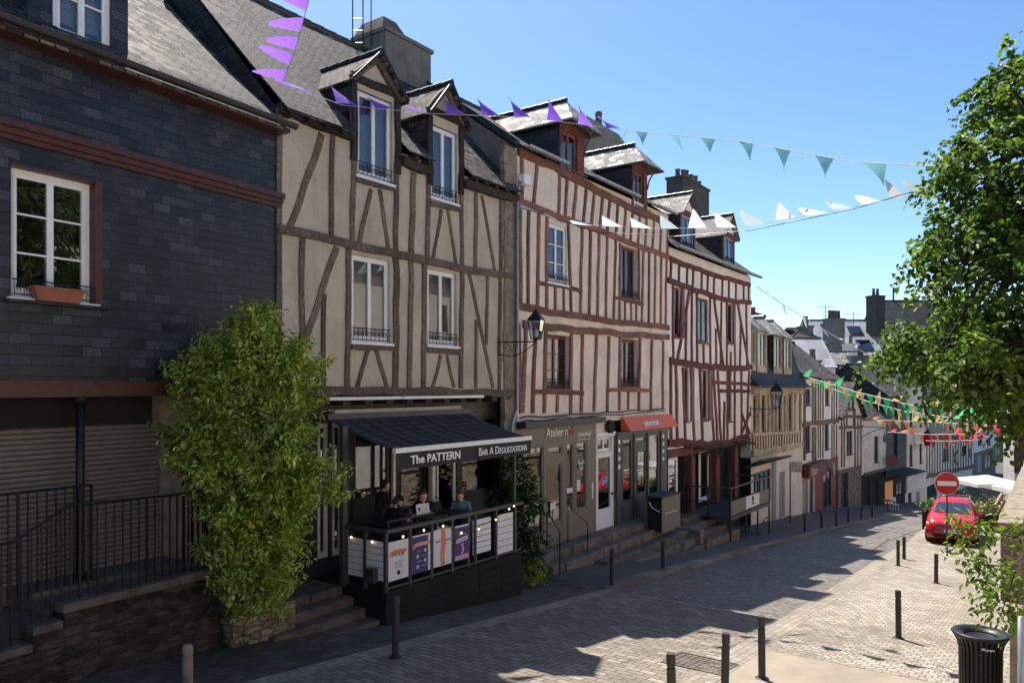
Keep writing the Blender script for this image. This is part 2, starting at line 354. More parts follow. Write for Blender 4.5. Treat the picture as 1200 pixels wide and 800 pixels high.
M = dict(
 slate_wall=brickmat('slate_cladding', .28, .145, (.008, .012, .021), (.036, .046, .068), (.002, .003, .005), .006, .42, .5, .7, scratch=(.13, .145, .17), stain=.35, rvar=(.35, .6)),
 slate_roof=brickmat('slate_roofing', .2, .13, (.028, .028, .029), (.215, .21, .20), (.009, .009, .009), .013, .7, .12, .9, wob=.015, stain=.3, rvar=(.6, .9), bdist=.015),
 slate_dark=brickmat('dark_slate_roofing', .2, .13, (.022, .025, .03), (.08, .082, .09), (.008, .008, .01), .009, .6, .2, .7, wob=.01, stain=.35, rvar=(.5, .8)),
 slate_pale=brickmat('weathered_pale_slate_roofing', .22, .15, (.15, .148, .145), (.50, .49, .47), (.06, .056, .05), .010, .6, .15, .8, wob=.03, stain=.35, rvar=(.5, .85)),
 zinc_pale=brickmat('pale_zinc_roof_cladding', .7, 9.0, (.42, .43, .44), (.5, .51, .52), (.25, .25, .26), .02, .4, .4, .4, stain=.25),
 beige=plaster('beige_render', (.545, .485, .40), (.26, .22, .175), .5),
 cream=plaster('cream_render', (.80, .715, .62), (.42, .35, .28), .5, 1.4),
 white=plaster('white_limewash', (.87, .84, .80), (.45, .42, .38), .4, 1.3),
 yellow=plaster('yellow_ochre_render', (.72, .64, .51), (.40, .33, .24), .4),
 grey=plaster('grey_cement_render', (.21, .20, .18), (.08, .075, .065), .75),
 darkrender=plaster('dark_weathered_render', (.085, .083, .08), (.03, .03, .03), .6),
 oak=timber('weathered_brown_timber', (.19, .132, .10), (.075, .052, .04), (.33, .28, .23)),
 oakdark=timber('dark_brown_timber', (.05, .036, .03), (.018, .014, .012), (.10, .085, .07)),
 redoak=timber('faded_red_painted_timber', (.27, .112, .085), (.14, .06, .048), (.40, .25, .20)),
 red4=timber('oxide_red_painted_timber', (.20, .055, .047), (.085, .024, .022), (.32, .15, .13)),
 oxblood=plain('oxblood_painted_wood', (.14, .022, .02), .5),
 newoak=timber('light_natural_timber', (.60, .49, .35), (.42, .33, .22)),
 midoak=timber('varnished_mid_brown_timber', (.34, .21, .10), (.2, .12, .055)),
 cornice=plain('red_brown_painted_cornice', (.07, .019, .014), .45, var=.25),
 pvc=plain('white_painted_frame', (.78, .79, .80), .4, var=.05),
 iron=plain('black_wrought_iron', (.012, .013, .015), .45, .3),
 dkgrey=plain('charcoal_painted_metal', (.035, .037, .04), .5, .2),
 steel=plain('grey_painted_steel', (.06, .062, .064), .5, .2),
 zinc=plain('zinc_sheet', (.30, .32, .34), .4, .5, var=.2),
 gutterdark=plain('dark_weathered_zinc', (.04, .04, .042), .45, .4),
 glass=glassmat('window_glass', ior=2.1), shopglass=glassmat('shop_window_glass', ior=3.0),
 curtain=plain('pale_curtain_fabric', (.5, .52, .55), .9, var=.08, sc=20), blind=plain('cream_roller_blind', (.62, .52, .33), .8, var=.05),
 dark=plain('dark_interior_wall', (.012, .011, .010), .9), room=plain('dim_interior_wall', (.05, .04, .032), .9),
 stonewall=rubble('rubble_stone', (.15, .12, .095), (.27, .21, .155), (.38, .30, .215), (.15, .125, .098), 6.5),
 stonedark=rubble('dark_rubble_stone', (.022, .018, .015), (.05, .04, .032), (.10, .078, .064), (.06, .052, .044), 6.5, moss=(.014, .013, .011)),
 granite=plain('granite_blocks', (.22, .18, .14), .85, var=.35, sc=5), granitedk=plain('worn_dark_granite', (.11, .09, .075), .85, var=.4, sc=4),
 step=plain('weathered_stone_steps', (.15, .125, .10), .85, var=.45, sc=3.5),
 kerb=brickmat('granite_kerb_stones', .9, 1.2, (.20, .175, .15), (.34, .31, .27), (.05, .045, .04), .01, .8, .3, .4, stain=.35),
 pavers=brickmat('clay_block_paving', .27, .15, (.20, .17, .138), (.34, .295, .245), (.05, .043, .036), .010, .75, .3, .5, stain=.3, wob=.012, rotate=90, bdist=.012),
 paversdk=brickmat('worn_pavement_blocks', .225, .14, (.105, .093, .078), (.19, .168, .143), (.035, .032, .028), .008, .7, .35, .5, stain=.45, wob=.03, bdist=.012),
 setts=brickmat('granite_setts_roadway', .15, .105, (.16, .143, .125), (.33, .30, .265), (.045, .04, .036), .012, .65, .4, .8, stain=.3, wob=.05, rotate=90, bdist=.02),
 strip=brickmat('pale_granite_edging', .17, .13, (.25, .218, .178), (.37, .325, .27), (.12, .10, .085), .007, .75, .3, .4, stain=.2, wob=.01),
 fan=fanmat('fan_laid_cobbles', (.25, .222, .185), (.40, .36, .305), (.15, .132, .108)),
 bounce_ground=plain('pale_bounce_ground', (.58, .53, .45), .9, var=.1), asphalt=asphalt('grey_asphalt_pavement', (.085, .084, .082)), beigeas=asphalt('sandy_resin_paving', (.29, .245, .19), .16), roadfar=asphalt('shade_dark_asphalt', (.05, .05, .052)),  # roadfar: the shade lying on the far road is put into its colour
 shutter=plain('grey_brown_roller_shutter', (.20, .175, .155), .5, .2, var=.08),
 leaf=leafmat('lime_tree_leaves', (.02, .042, .010), (.09, .155, .03), (.30, .38, .09), .48),
 shrub=leafmat('privet_leaves', (.05, .085, .015), (.32, .42, .06), (.85, .83, .30), .42), 
 laurel=leafmat('dark_glossy_leaves', (.012, .035, .010), (.03, .075, .02), (.08, .13, .035), .2, .35),
 vine=leafmat('young_yellow_green_leaves', (.05, .10, .012), (.13, .21, .03), (.30, .36, .08), .4),
 bark=timber('grey_brown_bark', (.10, .08, .06), (.04, .032, .025)),
 awning=plain('charcoal_awning_canvas', (.026, .027, .030), .85, var=.05, sc=.8),
 deck=timber('black_stained_planks', (.016, .014, .013), (.007, .007, .007)),
 taupe=plain('taupe_painted_shopfront', (.17, .145, .115), .5, var=.08, sc=2), charc=plain('charcoal_green_shopfront', (.07, .075, .073), .5, var=.08),
 orange=plain('orange_sign_panel', (.78, .14, .045), .5, var=.04), textw=plain('white_lettering', (.85, .85, .85), .5, var=.01), textr=plain('red_lettering', (.45, .04, .05), .5, var=.01),
 terracotta=plain('terracotta_planter', (.30, .10, .055), .8, var=.2), burgundy=plain('burgundy_painted_sign', (.14, .018, .026), .5), redpaint=plain('red_painted_shopfront', (.20, .012, .014), .45),
 paper=plain('white_paper', (.72, .70, .74), .7, var=.02), navy=plain('navy_poster_print', (.045, .04, .17), .6, var=.03), porange=plain('orange_poster_print', (.75, .22, .12), .6, var=.06), ppink=plain('pink_poster_print', (.72, .30, .45), .6, var=.03), pyellow=plain('mustard_poster_print', (.65, .38, .08), .6, var=.1), ink=plain('dark_ink', (.02, .02, .05), .6, var=.01),
 navydoor=plain('navy_painted_door', (.010, .016, .045), .4), greydoor=plain('lilac_grey_painted_door', (.27, .25, .27), .6), flagp=clothmat('violet_bunting_cloth', (.33, .15, .92), .55),
 flagt=clothmat('teal_bunting_cloth', (.24, .60, .66), .6), flagw=clothmat('white_bunting_cloth', (.9, .9, .9), .6), flagl=clothmat('pale_blue_bunting_cloth', (.55, .70, .74)),
 flagg=clothmat('green_bunting_cloth', (.03, .65, .18), .55), flagy=clothmat('yellow_bunting_cloth', (.85, .65, .25), .55), flago=clothmat('orange_bunting_cloth', (.95, .28, .12), .55), flagr=clothmat('red_bunting_cloth', (.85, .06, .07), .55),
 cord=plain('pale_cord', (.5, .5, .52), .8), bulb=emit('warm_bulb', (1, .60, .32), 1.4), lampglass=glassmat('lantern_glass', ior=1.6),
 carred=plain('red_car_paint', (.46, .012, .016), .22, .0, var=.02, spec=.9), rubber=plain('black_rubber', (.012, .012, .012), .8), chrome=plain('brushed_silver', (.5, .5, .52), .25, .9), skin=plain('skin_tone', (.64, .39, .29), .6, var=.06), hair=plain('dark_brown_hair', (.02, .012, .008), .6), haira=plain('auburn_hair', (.14, .05, .02), .6), blackcloth=plain('black_cotton', (.008, .008, .010), .9), bluecloth=plain('light_blue_knit', (.14, .26, .36), .9), jean=plain('dark_denim', (.02, .026, .04), .9),
 signred=plain('red_sign_enamel', (.50, .012, .022), .35, var=.03), signw=plain('white_sign_enamel', (.8, .8, .8), .4, var=.02), signblue=plain('blue_sign_enamel', (.02, .09, .4), .4), parasol=clothmat('white_parasol_canvas', (.85, .85, .84), .3), amber=emit('warm_lit_shop_interior', (1, .42, .16), .05),
)

def wall(mb, F, u0, u1, z0, z1, ops, n=0.0, depth=.22, m=0, mr=None):
    """wall face with real openings (u0,u1,z0,z1) and their reveals"""
    ops = [o for o in ops if o[1] > u0 and o[0] < u1]
    us = sorted(set([u0, u1]+[min(max(v, u0), u1) for o in ops for v in o[:2]])); zs = sorted(set([z0, z1]+[min(max(v, z0), z1) for o in ops for v in o[2:4]]))
    P = F.pt
    for i in range(len(us)-1):
        for j in range(len(zs)-1):
            uc = (us[i]+us[i+1])/2; zc = (zs[j]+zs[j+1])/2
            if any(o[0] < uc < o[1] and o[2] < zc < o[3] for o in ops): continue
            mb.quad(P(us[i], zs[j], n), P(us[i+1], zs[j], n), P(us[i+1], zs[j+1], n), P(us[i], zs[j+1], n), m)
    mr = m if mr is None else mr
    for o in ops:
        a, b, c, d = o[:4]; e = n-depth
        mb.quad(P(a, c, n), P(a, c, e), P(a, d, e), P(a, d, n), mr); mb.quad(P(b, c, e), P(b, c, n), P(b, d, n), P(b, d, e), mr)
        mb.quad(P(a, d, n), P(a, d, e), P(b, d, e), P(b, d, n), mr); mb.quad(P(a, c, e), P(a, c, n), P(b, c, n), P(b, c, e), mr)
def body(mb, F, u0, u1, z0, z1, depth, ops, m=0, ms=None, rev=.22, gable=None, mr=None):
    """closed house body: pierced front, sides, back, lid; gable=(rise,setback) closes the roof ends"""
    ms = m if ms is None else ms; P = F.pt
    wall(mb, F, u0, u1, z0, z1, ops, 0, rev, m, mr)
    d = -depth
    mb.quad(P(u1, z0, 0), P(u1, z0, d), P(u1, z1, d), P(u1, z1, 0), ms); mb.quad(P(u0, z0, d), P(u0, z0, 0), P(u0, z1, 0), P(u0, z1, d), ms)
    mb.quad(P(u1, z0, d), P(u0, z0, d), P(u0, z1, d), P(u1, z1, d), ms); mb.quad(P(u0, z1, -.5), P(u1, z1, -.5), P(u1, z1, d), P(u0, z1, d), ms)
    if gable:
        r, s = gable
        for u, q in ((u0, 1), (u1, -1)):
            t = [P(u, z1, 0), P(u, z1+r, -s), P(u, z1, d)]
            if q < 0: t = t[::-1]
            mb.add(t, [(0, 1, 2)], ms)
def roof(F, par, u0, u1, ze, zr, setback, depth, mat, over=.35, th=.045, flare=.25, side=.12, name='roof', sag=0.04, gaps=(), gapn=-.9):
    """front slope (slightly flared at the eaves and sagging), back slope, ridge"""
    P = F.pt; mb = MB(); K = max(4, int((u1-u0)/.6)); us = [u0-side+(u1-u0+2*side)*i/K for i in range(K+1)]
    if gaps:
        gb = [x for g in gaps for x in g]; us = sorted([x for x in us if all(abs(x-y) > .12 for y in gb)]+gb); K = len(us)-1
    sl = (zr-ze)/setback
    prof = [(over, ze-over*sl*.55+flare*.1), (.0, ze+flare*.45), (-setback*.25, ze+sl*setback*.25+flare*.2), (-setback*.6, ze+sl*setback*.6), (-setback, zr), (-depth-.2, ze-.1)]
    rows = []
    for n, z in prof:
        rows.append([P(u, z+(noise.noise(Vector((u*.35, n*.7, z*.3)))*sag), n) for u in us])
    sk = lambda a, i: a < 2 and any(g[0]-.01 < (us[i]+us[i+1])/2 < g[1]+.01 for g in gaps)
    for a in range(len(rows)-1):
        for i in range(K):
            if sk(a, i): continue
            mb.quad(rows[a][i], rows[a][i+1], rows[a+1][i+1], rows[a+1][i])
    dn = Vector((0, 0, -th))
    for g in gaps:
        for q in g:
            i = us.index(q)
            for a in (0, 1): mb.quad(rows[a][i], rows[a+1][i], rows[a+1][i]+dn, rows[a][i]+dn)
    for a in range(len(rows)-1):
        for i in range(K):
            if sk(a, i): continue
            mb.quad(rows[a][i]+dn, rows[a+1][i]+dn, rows[a+1][i+1]+dn, rows[a][i+1]+dn)
        mb.quad(rows[a][0], rows[a+1][0], rows[a+1][0]+dn, rows[a][0]+dn); mb.quad(rows[a+1][K], rows[a][K], rows[a][K]+dn, rows[a+1][K]+dn)
    for i in [j for j in range(K) if not sk(0, j)]: mb.quad(rows[0][i]+dn, rows[0][i+1]+dn, rows[0][i+1], rows[0][i])
    o = build(mb, name, mat, par)
    rb = MB(); q = us[0]
    while q < us[-1]-.1:
        e = min(q+.42, us[-1])
        for k in range(1):
            rb.tube([P(q, zr+.0, -setback), P(e+.02, zr+.0, -setback)], [.085, .10], 7)
        q = e
    build(rb, 'ridge_tiles', M['gutterdark'], o)
    return o
def gutter(F, par, u0, u1, z, n, mat=None, r=.075):
    mb = MB(); P = F.pt; K = 7; prof = [(n+r*math.cos(math.pi+math.pi*i/K), z+r*math.sin(math.pi+math.pi*i/K)) for i in range(K+1)]
    prof += [(a+(n-a)*.15, b+.001) for a, b in prof[::-1]]
    m = max(1, int((u1-u0)/2))
    for j in range(m):
        a = u0+(u1-u0)*j/m; b = u0+(u1-u0)*(j+1)/m
        for i in range(len(prof)-1):
            (n0, z0), (n1, z1) = prof[i], prof[i+1]
            mb.quad(P(a, z0, n0), P(b, z0, n0), P(b, z1, n1), P(a, z1, n1))
    return build(mb, 'gutter', mat or M['zinc'], par)
def beam(F, par, pts, w, mat, n0=-.01, n1=.04, name='timber_post', wav=.07, uz=False, w1=None):
    """hand-hewn timber laid in the facade; pts = pixel centre line (or u,z when uz)"""
    q = [Vector(p) if uz else Vector(F.hit(*p, n=0)) for p in pts]
    n1 = n1+rnd.uniform(0, .008)
    # resample
    line = []; 
    for a, b in zip(q[:-1], q[1:]):
        k = max(1, int((b-a).length/.28))
        for i in range(k): line.append(a+(b-a)*i/k)
    line.append(q[-1]); sd0 = rnd.uniform(0, 50); Lf = []; Rt = []; n = len(line)
    for i, p in enumerate(line):
        d = (line[min(i+1, n-1)]-line[max(i-1, 0)]).normalized(); t = Vector((-d.y, d.x))
        ww = w+((w1-w)*i/(n-1) if w1 else 0)
        if 0 < i < n-1: p = p+t*(noise.noise(Vector((i*.33, sd0, 0)))*w*.34)
        a = ww/2*(1+rnd.uniform(-1, 1)*wav*1.3); b = ww/2*(1+rnd.uniform(-1, 1)*wav*1.3)
        Lf.append(p+t*a); Rt.append(p-t*b)
    mb = MB(); P = F.pt; vs = []
    for a, b in zip(Lf, Rt): vs += [P(a.x, a.y, n0), P(a.x, a.y, n1), P(b.x, b.y, n1), P(b.x, b.y, n0)]
    fs = []
    for i in range(n-1):
        o = i*4
        for j in range(3): fs.append((o+j, o+j+1, o+4+j+1, o+4+j))
    fs += [(0, 3, 2, 1), (4*n-4, 4*n-3, 4*n-2, 4*n-1)]
    mb.add(vs, fs); o = build(mb, name, mat, par); fix_normals(o); return o
def win(F, par, pl, pr, yt, yb, fm='pvc', rec=.10, leaves=2, bars=0, back='curtain', sill=True, rail=False, glass='glass', rect=None, fw=.06, sillm=None, n=0.0, name='window', split=None, backn=.16):
    if rect: u0, u1, z0, z1 = rect
    else:
        u0, z1 = F.hit(pl, yt, n); _, z0 = F.hit(pl, yb, n); u1 = F.u(pr, n)
    nn = n-rec; mb = MB(); B = lambda a, b, c, d, e=0.0, f=.05: mb.fbox(F, a, b, c, d, nn-f+e, nn+e)
    B(u0, u0+fw, z0, z1); B(u1-fw, u1, z0, z1); B(u0+fw, u1-fw, z1-fw, z1); B(u0+fw, u1-fw, z0, z0+fw*1.3)
    iw = (u1-u0-2*fw)/leaves; s = .045; pan = []
    for k in range(leaves):
        a = u0+fw+k*iw; b = a+iw; c = z0+fw*1.3; d = z1-fw
        if split:
            zz = c+(d-c)*split; B(a, b, zz-.03, zz+.03, .006)
        B(a, a+s, c, d, .012); B(b-s, b, c, d, .012); B(a+s, b-s, c, c+s*1.2, .012); B(a+s, b-s, d-s, d, .012)
        for j in range(bars):
            zz = c+(d-c)*(j+1)/(bars+1); B(a+s, b-s, zz-.013, zz+.013, .005, .03)
        pan.append((a+s-.005, b-s+.005, c+s-.005, d-s+.005))
    w = build(mb, name, M[fm], par)
    for a, b, c, d in pan:
        g = MB(); g.quad(F.pt(a, c, nn-.02), F.pt(b, c, nn-.02), F.pt(b, d, nn-.02), F.pt(a, d, nn-.02)); build(g, 'pane', M[glass], w)
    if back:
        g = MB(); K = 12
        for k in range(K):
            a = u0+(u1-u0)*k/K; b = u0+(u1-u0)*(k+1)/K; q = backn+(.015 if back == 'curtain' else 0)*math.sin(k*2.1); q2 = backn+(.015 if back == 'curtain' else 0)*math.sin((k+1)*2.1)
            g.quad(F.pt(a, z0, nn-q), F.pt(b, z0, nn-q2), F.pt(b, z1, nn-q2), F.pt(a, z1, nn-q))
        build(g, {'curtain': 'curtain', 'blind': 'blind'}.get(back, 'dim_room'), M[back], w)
    if sill:
        g = MB(); g.fbox(F, u0-.06, u1+.06, z0-.05, z0+.005, nn-.02, n+.07); build(g, 'sill', M[sillm or fm], w)
    if rail:
        g = MB(); h = rail if rail is not True else .22; e = n+.03
        for zz in (z0+.05, z0+.05+h): g.tube([F.pt(u0, zz, e), F.pt(u1, zz, e)], .009, 5)
        q = u0+.03
        while q < u1-.04:
            g.tube([F.pt(q, z0+.05, e), F.pt(q, z0+.05+h, e)], .006, 4)
            c = (q+.055, z0+.05+h*.5); rr = min(.045, h*.3)
            g.tube([F.pt(c[0]+rr*math.cos(t)*(1-.08*t), c[1]+rr*math.sin(t)*(1-.08*t)*1.5, e) for t in [i*.6 for i in range(14)]], .006, 4)
            q += .12
        build(g, 'balcony_rail', M['iron'], w)
    return w
def rect_of(F, pl, pr, yt, yb, n=0.0):
    u0, z1 = F.hit(pl, yt, n); _, z0 = F.hit(pl, yb, n); return (u0, F.u(pr, n), z0, z1)
def text(s, F, u, z, h, mat, par=None, n=.02, name='lettering', ext=.006, width=None, shear=0.0, align='CENTER', bold=.0, slope=0.0, tilt=0.0, smallcaps=None):
    """lettering standing on the facade; h = capital height, centred on u,z"""
    cu = bpy.data.curves.new('t', 'FONT'); cu.body = s; cu.size = h/.69; cu.extrude = ext; cu.shear = shear; cu.align_x = align; cu.offset = bold
    if smallcaps:
        cu.small_caps_scale = smallcaps
        for i, ch in enumerate(s):
            if ch.islower(): cu.body_format[i].use_small_caps = True
    ob = bpy.data.objects.new('t', cu); COL.objects.link(ob)
    dg = bpy.context.evaluated_depsgraph_get(); me0 = ob.evaluated_get(dg).to_mesh()
    vs = [v.co.copy() for v in me0.vertices]; fs = [tuple(p.vertices) for p in me0.polygons]
    ob.to_mesh_clear() if hasattr(ob, 'to_mesh_clear') else None
    bpy.data.objects.remove(ob); bpy.data.curves.remove(cu)
    if not vs: return None
    x0 = min(v.x for v in vs); x1 = max(v.x for v in vs); k = (width/(x1-x0)) if width else 1.0; cx = (x0+x1)/2
    mb = MB(); mb.add([F.pt(u+(v.x-cx)*k, z-h/2+v.y+slope*(v.x-cx)*k, n+v.z+tilt*(v.y-h/2)) for v in vs], fs)
    return build(mb, name, M[mat], par)
# ================================================================ world, camera, light
w = bpy.data.worlds.new("World"); SC.world = w; w.use_nodes = True
SUN_EL = 59.0; SUN_H = Vector((-.38, .92)).normalized()
nt = w.node_tree; bg = nt.nodes['Background']; sky = nt.nodes.new('ShaderNodeTexSky'); sky.sky_type = 'NISHITA'; sky.sun_disc = False
sky.sun_elevation = R(SUN_EL); sky.sun_rotation = math.atan2(SUN_H.x, SUN_H.y); sky.altitude = 50; sky.air_density = .8; sky.dust_density = .6; sky.ozone_density = 3.0
ga = nt.nodes.new('ShaderNodeGamma'); ga.inputs[1].default_value = 1.16; hs = nt.nodes.new('ShaderNodeHueSaturation'); hs.inputs['Hue'].default_value = .496; hs.inputs['Saturation'].default_value = 1.12; nt.links.new(sky.outputs[0], ga.inputs[0]); nt.links.new(ga.outputs[0], hs.inputs['Color']); nt.links.new(hs.outputs[0], bg.inputs[0]); bg.inputs[1].default_value = .078
sd = bpy.data.lights.new('sun', 'SUN'); sd.energy = 4.0; sd.angle = R(.5); sd.color = (1, .97, .93)
so = bpy.data.objects.new('sun', sd); COL.objects.link(so)
d = Vector((SUN_H.x*math.cos(R(SUN_EL)), SUN_H.y*math.cos(R(SUN_EL)), math.sin(R(SUN_EL))))
so.rotation_euler = d.to_track_quat('Z', 'Y').to_euler(); so.location = (0, 0, 30)
cd = bpy.data.cameras.new('camera'); cam = bpy.data.objects.new('camera', cd); COL.objects.link(cam); SC.camera = cam
cam.rotation_euler = (R(90), 0, 0); cd.sensor_width = 36; cd.lens = FOC/1200*36; cd.shift_y = (HY-400)/1200; cd.clip_start = .05; cd.clip_end = 3000
SC.view_settings.view_transform = 'Standard'; SC.view_settings.look = 'None'; SC.view_settings.gamma = 1; SC.view_settings.exposure = 1.18; SC.view_settings.use_white_balance = True; SC.view_settings.white_balance_temperature = 7150; SC.view_settings.white_balance_tint = 12
try:
    SC.cycles.use_denoising = True; SC.cycles.denoiser = 'OPENIMAGEDENOISE'; SC.cycles.max_bounces = 7; SC.cycles.transparent_max_bounces = 10; SC.cycles.caustics_reflective = False; SC.cycles.caustics_refractive = False; SC.cycles.sample_clamp_indirect = 6
except Exception: pass

# ================================================================ ground sheets
def interp(tab, s):
    if s <= tab[0][0]: return tab[0][1]
    for (a, b), (c, d_) in zip(tab[:-1], tab[1:]):
        if s <= c: return b+(d_-b)*(s-a)/(c-a)
    return tab[-1][1]
TK = [(16, -8.8), (37, -8.85), (45, -8.7), (54, -8.25), (61, -7.8), (70, -6.6), (80, -5.2), (100, -3.0), (130, 0.5), (180, 8)]
tk = lambda s: interp(TK, s)
def strip(mb, s0, s1, ta, tb, dz, ds=2.0, nt_=1):
    """ribbon between lateral lines ta(s), tb(s)"""
    k = max(1, int(math.ceil((s1-s0)/ds))); fa = ta if callable(ta) else (lambda s: ta); fb = tb if callable(tb) else (lambda s: tb)
    fz = dz if callable(dz) else (lambda s: dz)
    for i in range(k):
        a = s0+(s1-s0)*i/k; b = s0+(s1-s0)*(i+1)/k
        for j in range(nt_):
            f0 = j/nt_; f1 = (j+1)/nt_
            A = lambda s, f: st(s, fa(s)+(fb(s)-fa(s))*f, dz=fz(s))
            mb.quad(A(a, f0), A(a, f1), A(b, f1), A(b, f0))
def sheet(name, mat, *a, **k):
    mb = MB(); strip(mb, *a, **k); o = struct(mb, name, mat)
    # all sheets face up
    me = o.data
    if len(me.polygons) and me.polygons[0].normal.z < 0: me.flip_normals()
    return o
g = MB()
for i in range(-8, 40):
    for j in range(-16, 24):
        s0 = i*10; t0 = j*10
        g.quad(st(s0, t0, dz=-.03), st(s0+10, t0, dz=-.03), st(s0+10, t0+10, dz=-.03), st(s0, t0+10, dz=-.03))
o = struct(g, 'ground', M['roadfar'])
if o.data.polygons[0].normal.z < 0: o.data.flip_normals()
R_E = lambda s: interp([(9, -4.35), (33, -5.1), (38, -5.1), (60, -2), (130, 9)], s)
sheet('road', M['setts'], 16.5, 58, tk, R_E, 0.0)
sheet('far_road', M['roadfar'], 58, 150, tk, lambda s: tk(s)+9, 0.0)
sheet('block_paved_crossing', M['pavers'], -4, 16.35, -8.62, lambda s: R_E(s)-.2, 0.0, nt_=2)
sheet('crossing_edge', M['strip'], 16.35, 16.5, -8.62, lambda s: R_E(s)-.2, 0.004)
sheet('channel_edge', M['strip'], -4, 16.6, -8.97, -8.62, 0.004)
sheet('road_edge', M['strip'], -4, 40, lambda s: R_E(s)-.2, lambda s: R_E(s)+.249, 0.004)
RS = lambda s: max(0, min(s, 37)-29)*.072      # the square levels out where the car stands
sheet('cobbled_square', M['fan'], 13.85, 40, lambda s: R_E(s)+.25, lambda s: .6, RS, nt_=2, ds=1.0)
mb = MB(); strip(mb, 29, 40, lambda s: R_E(s)+.25, lambda s: R_E(s)+.249, 0.0)
for i in range(11):
    a, b = 29+i, 30+i; q = lambda s, z: st(s, R_E(s)+.25, dz=z); mb.quad(q(a, -.02), q(b, -.02), q(b, RS(b)), q(a, RS(a)))
struct(mb, 'square_kerb', M['kerb'])
sheet('square_edge', M['strip'], 13.7, 13.85, lambda s: R_E(s)+.25, .6, 0.004)
sheet('footpath', M['beigeas'], -4, 13.7, lambda s: R_E(s)+.25, .6, 0.0)
sheet('side_terrace_paving', M['fan'], 40, 60, lambda s: R_E(s), 8, .57)
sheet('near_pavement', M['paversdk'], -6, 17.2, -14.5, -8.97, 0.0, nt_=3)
dzp = lambda s: interp([(16.6, .012), (17.4, .12), (300, .12)], s)
sheet('pavement', M['asphalt'], 16.6, 130, lambda s: tk(s)-7.5, lambda s: tk(s)-.3, lambda s: dzp(s), nt_=3, ds=1.0)
kb = MB()
ss = [16.6+.95*i for i in range(110)]
for a, b in zip(ss[:-1], ss[1:]):
    b2 = b-.012
    z = lambda s, q: st(s, q, dz=dzp(s)+.004)
    zz = lambda s, q: st(s, q, dz=-.06)
    j = rnd.uniform(-.012, .012)
    kb.hexa([zz(a, tk(a)-.3), zz(b2, tk(b2)-.3), zz(b2, tk(b2)+j), zz(a, tk(a)+j), z(a, tk(a)-.3), z(b2, tk(b2)-.3), z(b2, tk(b2)+j), z(a, tk(a)+j)])
o = struct(kb, 'kerb', M['kerb']); fix_normals(o)
# rough cobble repair patch in the crossing
mb = MB(); q = [ghit(*p, dz=.006) for p in ((752, 716), (783, 727), (816, 721), (785, 709))]; mb.add(q, [(0, 1, 2, 3)]); o = struct(mb, 'cobble_patch', M['setts']); fix_normals(o)
if o.data.polygons[0].normal.z < 0: o.data.flip_normals()
def cover(px, py, hs, ht, mat, label, rim='iron', name='drain_cover'):
    p = ghit(px, py); s, t = to_st(p.x, p.y); r = thing(name, p, label, 'manhole cover')
    mb = MB(); 
    for a, b, c, d_ in ((-hs, hs, -ht, -ht+.03), (-hs, hs, ht-.03, ht), (-hs, -hs+.03, -ht+.03, ht-.03), (hs-.03, hs, -ht+.03, ht-.03)):
        mb.hexa([st(s+x, t+y, dz=h) for h in (-.02, .016) for x, y in ((a, c), (b, c), (b, d_), (a, d_))])
    fix_normals(build(mb, 'frame', M['granitedk'], r))
    mb = MB()
    nx = max(3, int(hs*2/.11)); ny = max(2, int(ht*2/.11))
    for i in range(nx):
        for j in range(ny):
            a = -hs+.04+(2*hs-.08)*i/nx; b = a+(2*hs-.08)/nx-.015; c = -ht+.04+(2*ht-.08)*j/ny; d_ = c+(2*ht-.08)/ny-.015; h0 = rnd.uniform(.006, .014)
            mb.hexa([st(s+x, t+y, dz=h) for h in (-.02, h0) for x, y in ((a, c), (b, c), (b, d_), (a, d_))])
    fix_normals(build(mb, 'infill_blocks', M[mat], r)); return r
cover(820, 777, .42, .5, 'granitedk', 'square manhole cover filled with rough stone blocks in the sunny crossing')
cover(683, 685, .38, .36, 'granitedk', 'dark square cover in the shaded pavement near the foot of the stone steps')
cover(661, 671, .3, .35, 'zinc', 'pale grey access cover on pavement beside the laurel bush')

# ================================================================ terrace and walls on the camera's side
mb = MB()
def stbox(mb, s0, s1, t0, t1, z0, z1, ds=3.0, top=None, m=0):
    k = max(1, int((s1-s0)/ds))
    for i in range(k):
        a = s0+(s1-s0)*i/k; b = s0+(s1-s0)*(i+1)/k
        f = lambda s, z: (z(s) if callable(z) else z)
        mb.hexa([st(a, t0, f(a, z0)), st(b, t0, f(b, z0)), st(b, t1, f(b, z0)), st(a, t1, f(a, z0)), st(a, t0, f(a, z1)), st(b, t0, f(b, z1)), st(b, t1, f(b, z1)), st(a, t1, f(a, z1))], m)
stbox(mb, -22, 62, .62, 1.05, lambda s: gz(s)-.4, lambda s: gz(s)+1.0)
rw = thing('retaining_wall', st(20, .8), 'x', 'wall'); fix_normals(build(mb, 'stone_base', M['stonewall'], rw)); mb = MB(); stbox(mb, -22, 62, .66, 1.05, lambda s: gz(s)+1.002, -1.75); fix_normals(build(mb, 'rendered_upper_wall', M['cream'], rw)); tag(rw, 'retaining wall under the viewpoint, stone below and cream render above, mirrored in the shop windows', 'wall')
mb = MB(); stbox(mb, -22, 62, 1.05, 30, -2.2, -1.85, ds=12); o = struct(mb, 'terrace', M['bounce_ground']); fix_normals(o)  # unseen terrace top, made this pale to bounce sun onto the facades
mb = MB(); F0 = Facade(st(62, 9.5, 0)[:2], st(-20, 9.5, 0)[:2]); ops = []
for i in range(8): ops += [(3+i*10, 4.1+i*10, 3.6, 5.4)]
rr = thing('cream_house', st(21, 12, -1.85), 'long cream rendered house above the retaining wall, seen only mirrored in glass', 'house')
body(mb, F0, 0, 82, -1.9, 6.8, 7, ops, gable=(2.6, 3.5)); build(mb, 'wall', M['cream'], rr)
roof(F0, rr, 0, 82, 6.8, 9.4, 3.5, 7, M['slate_dark'])
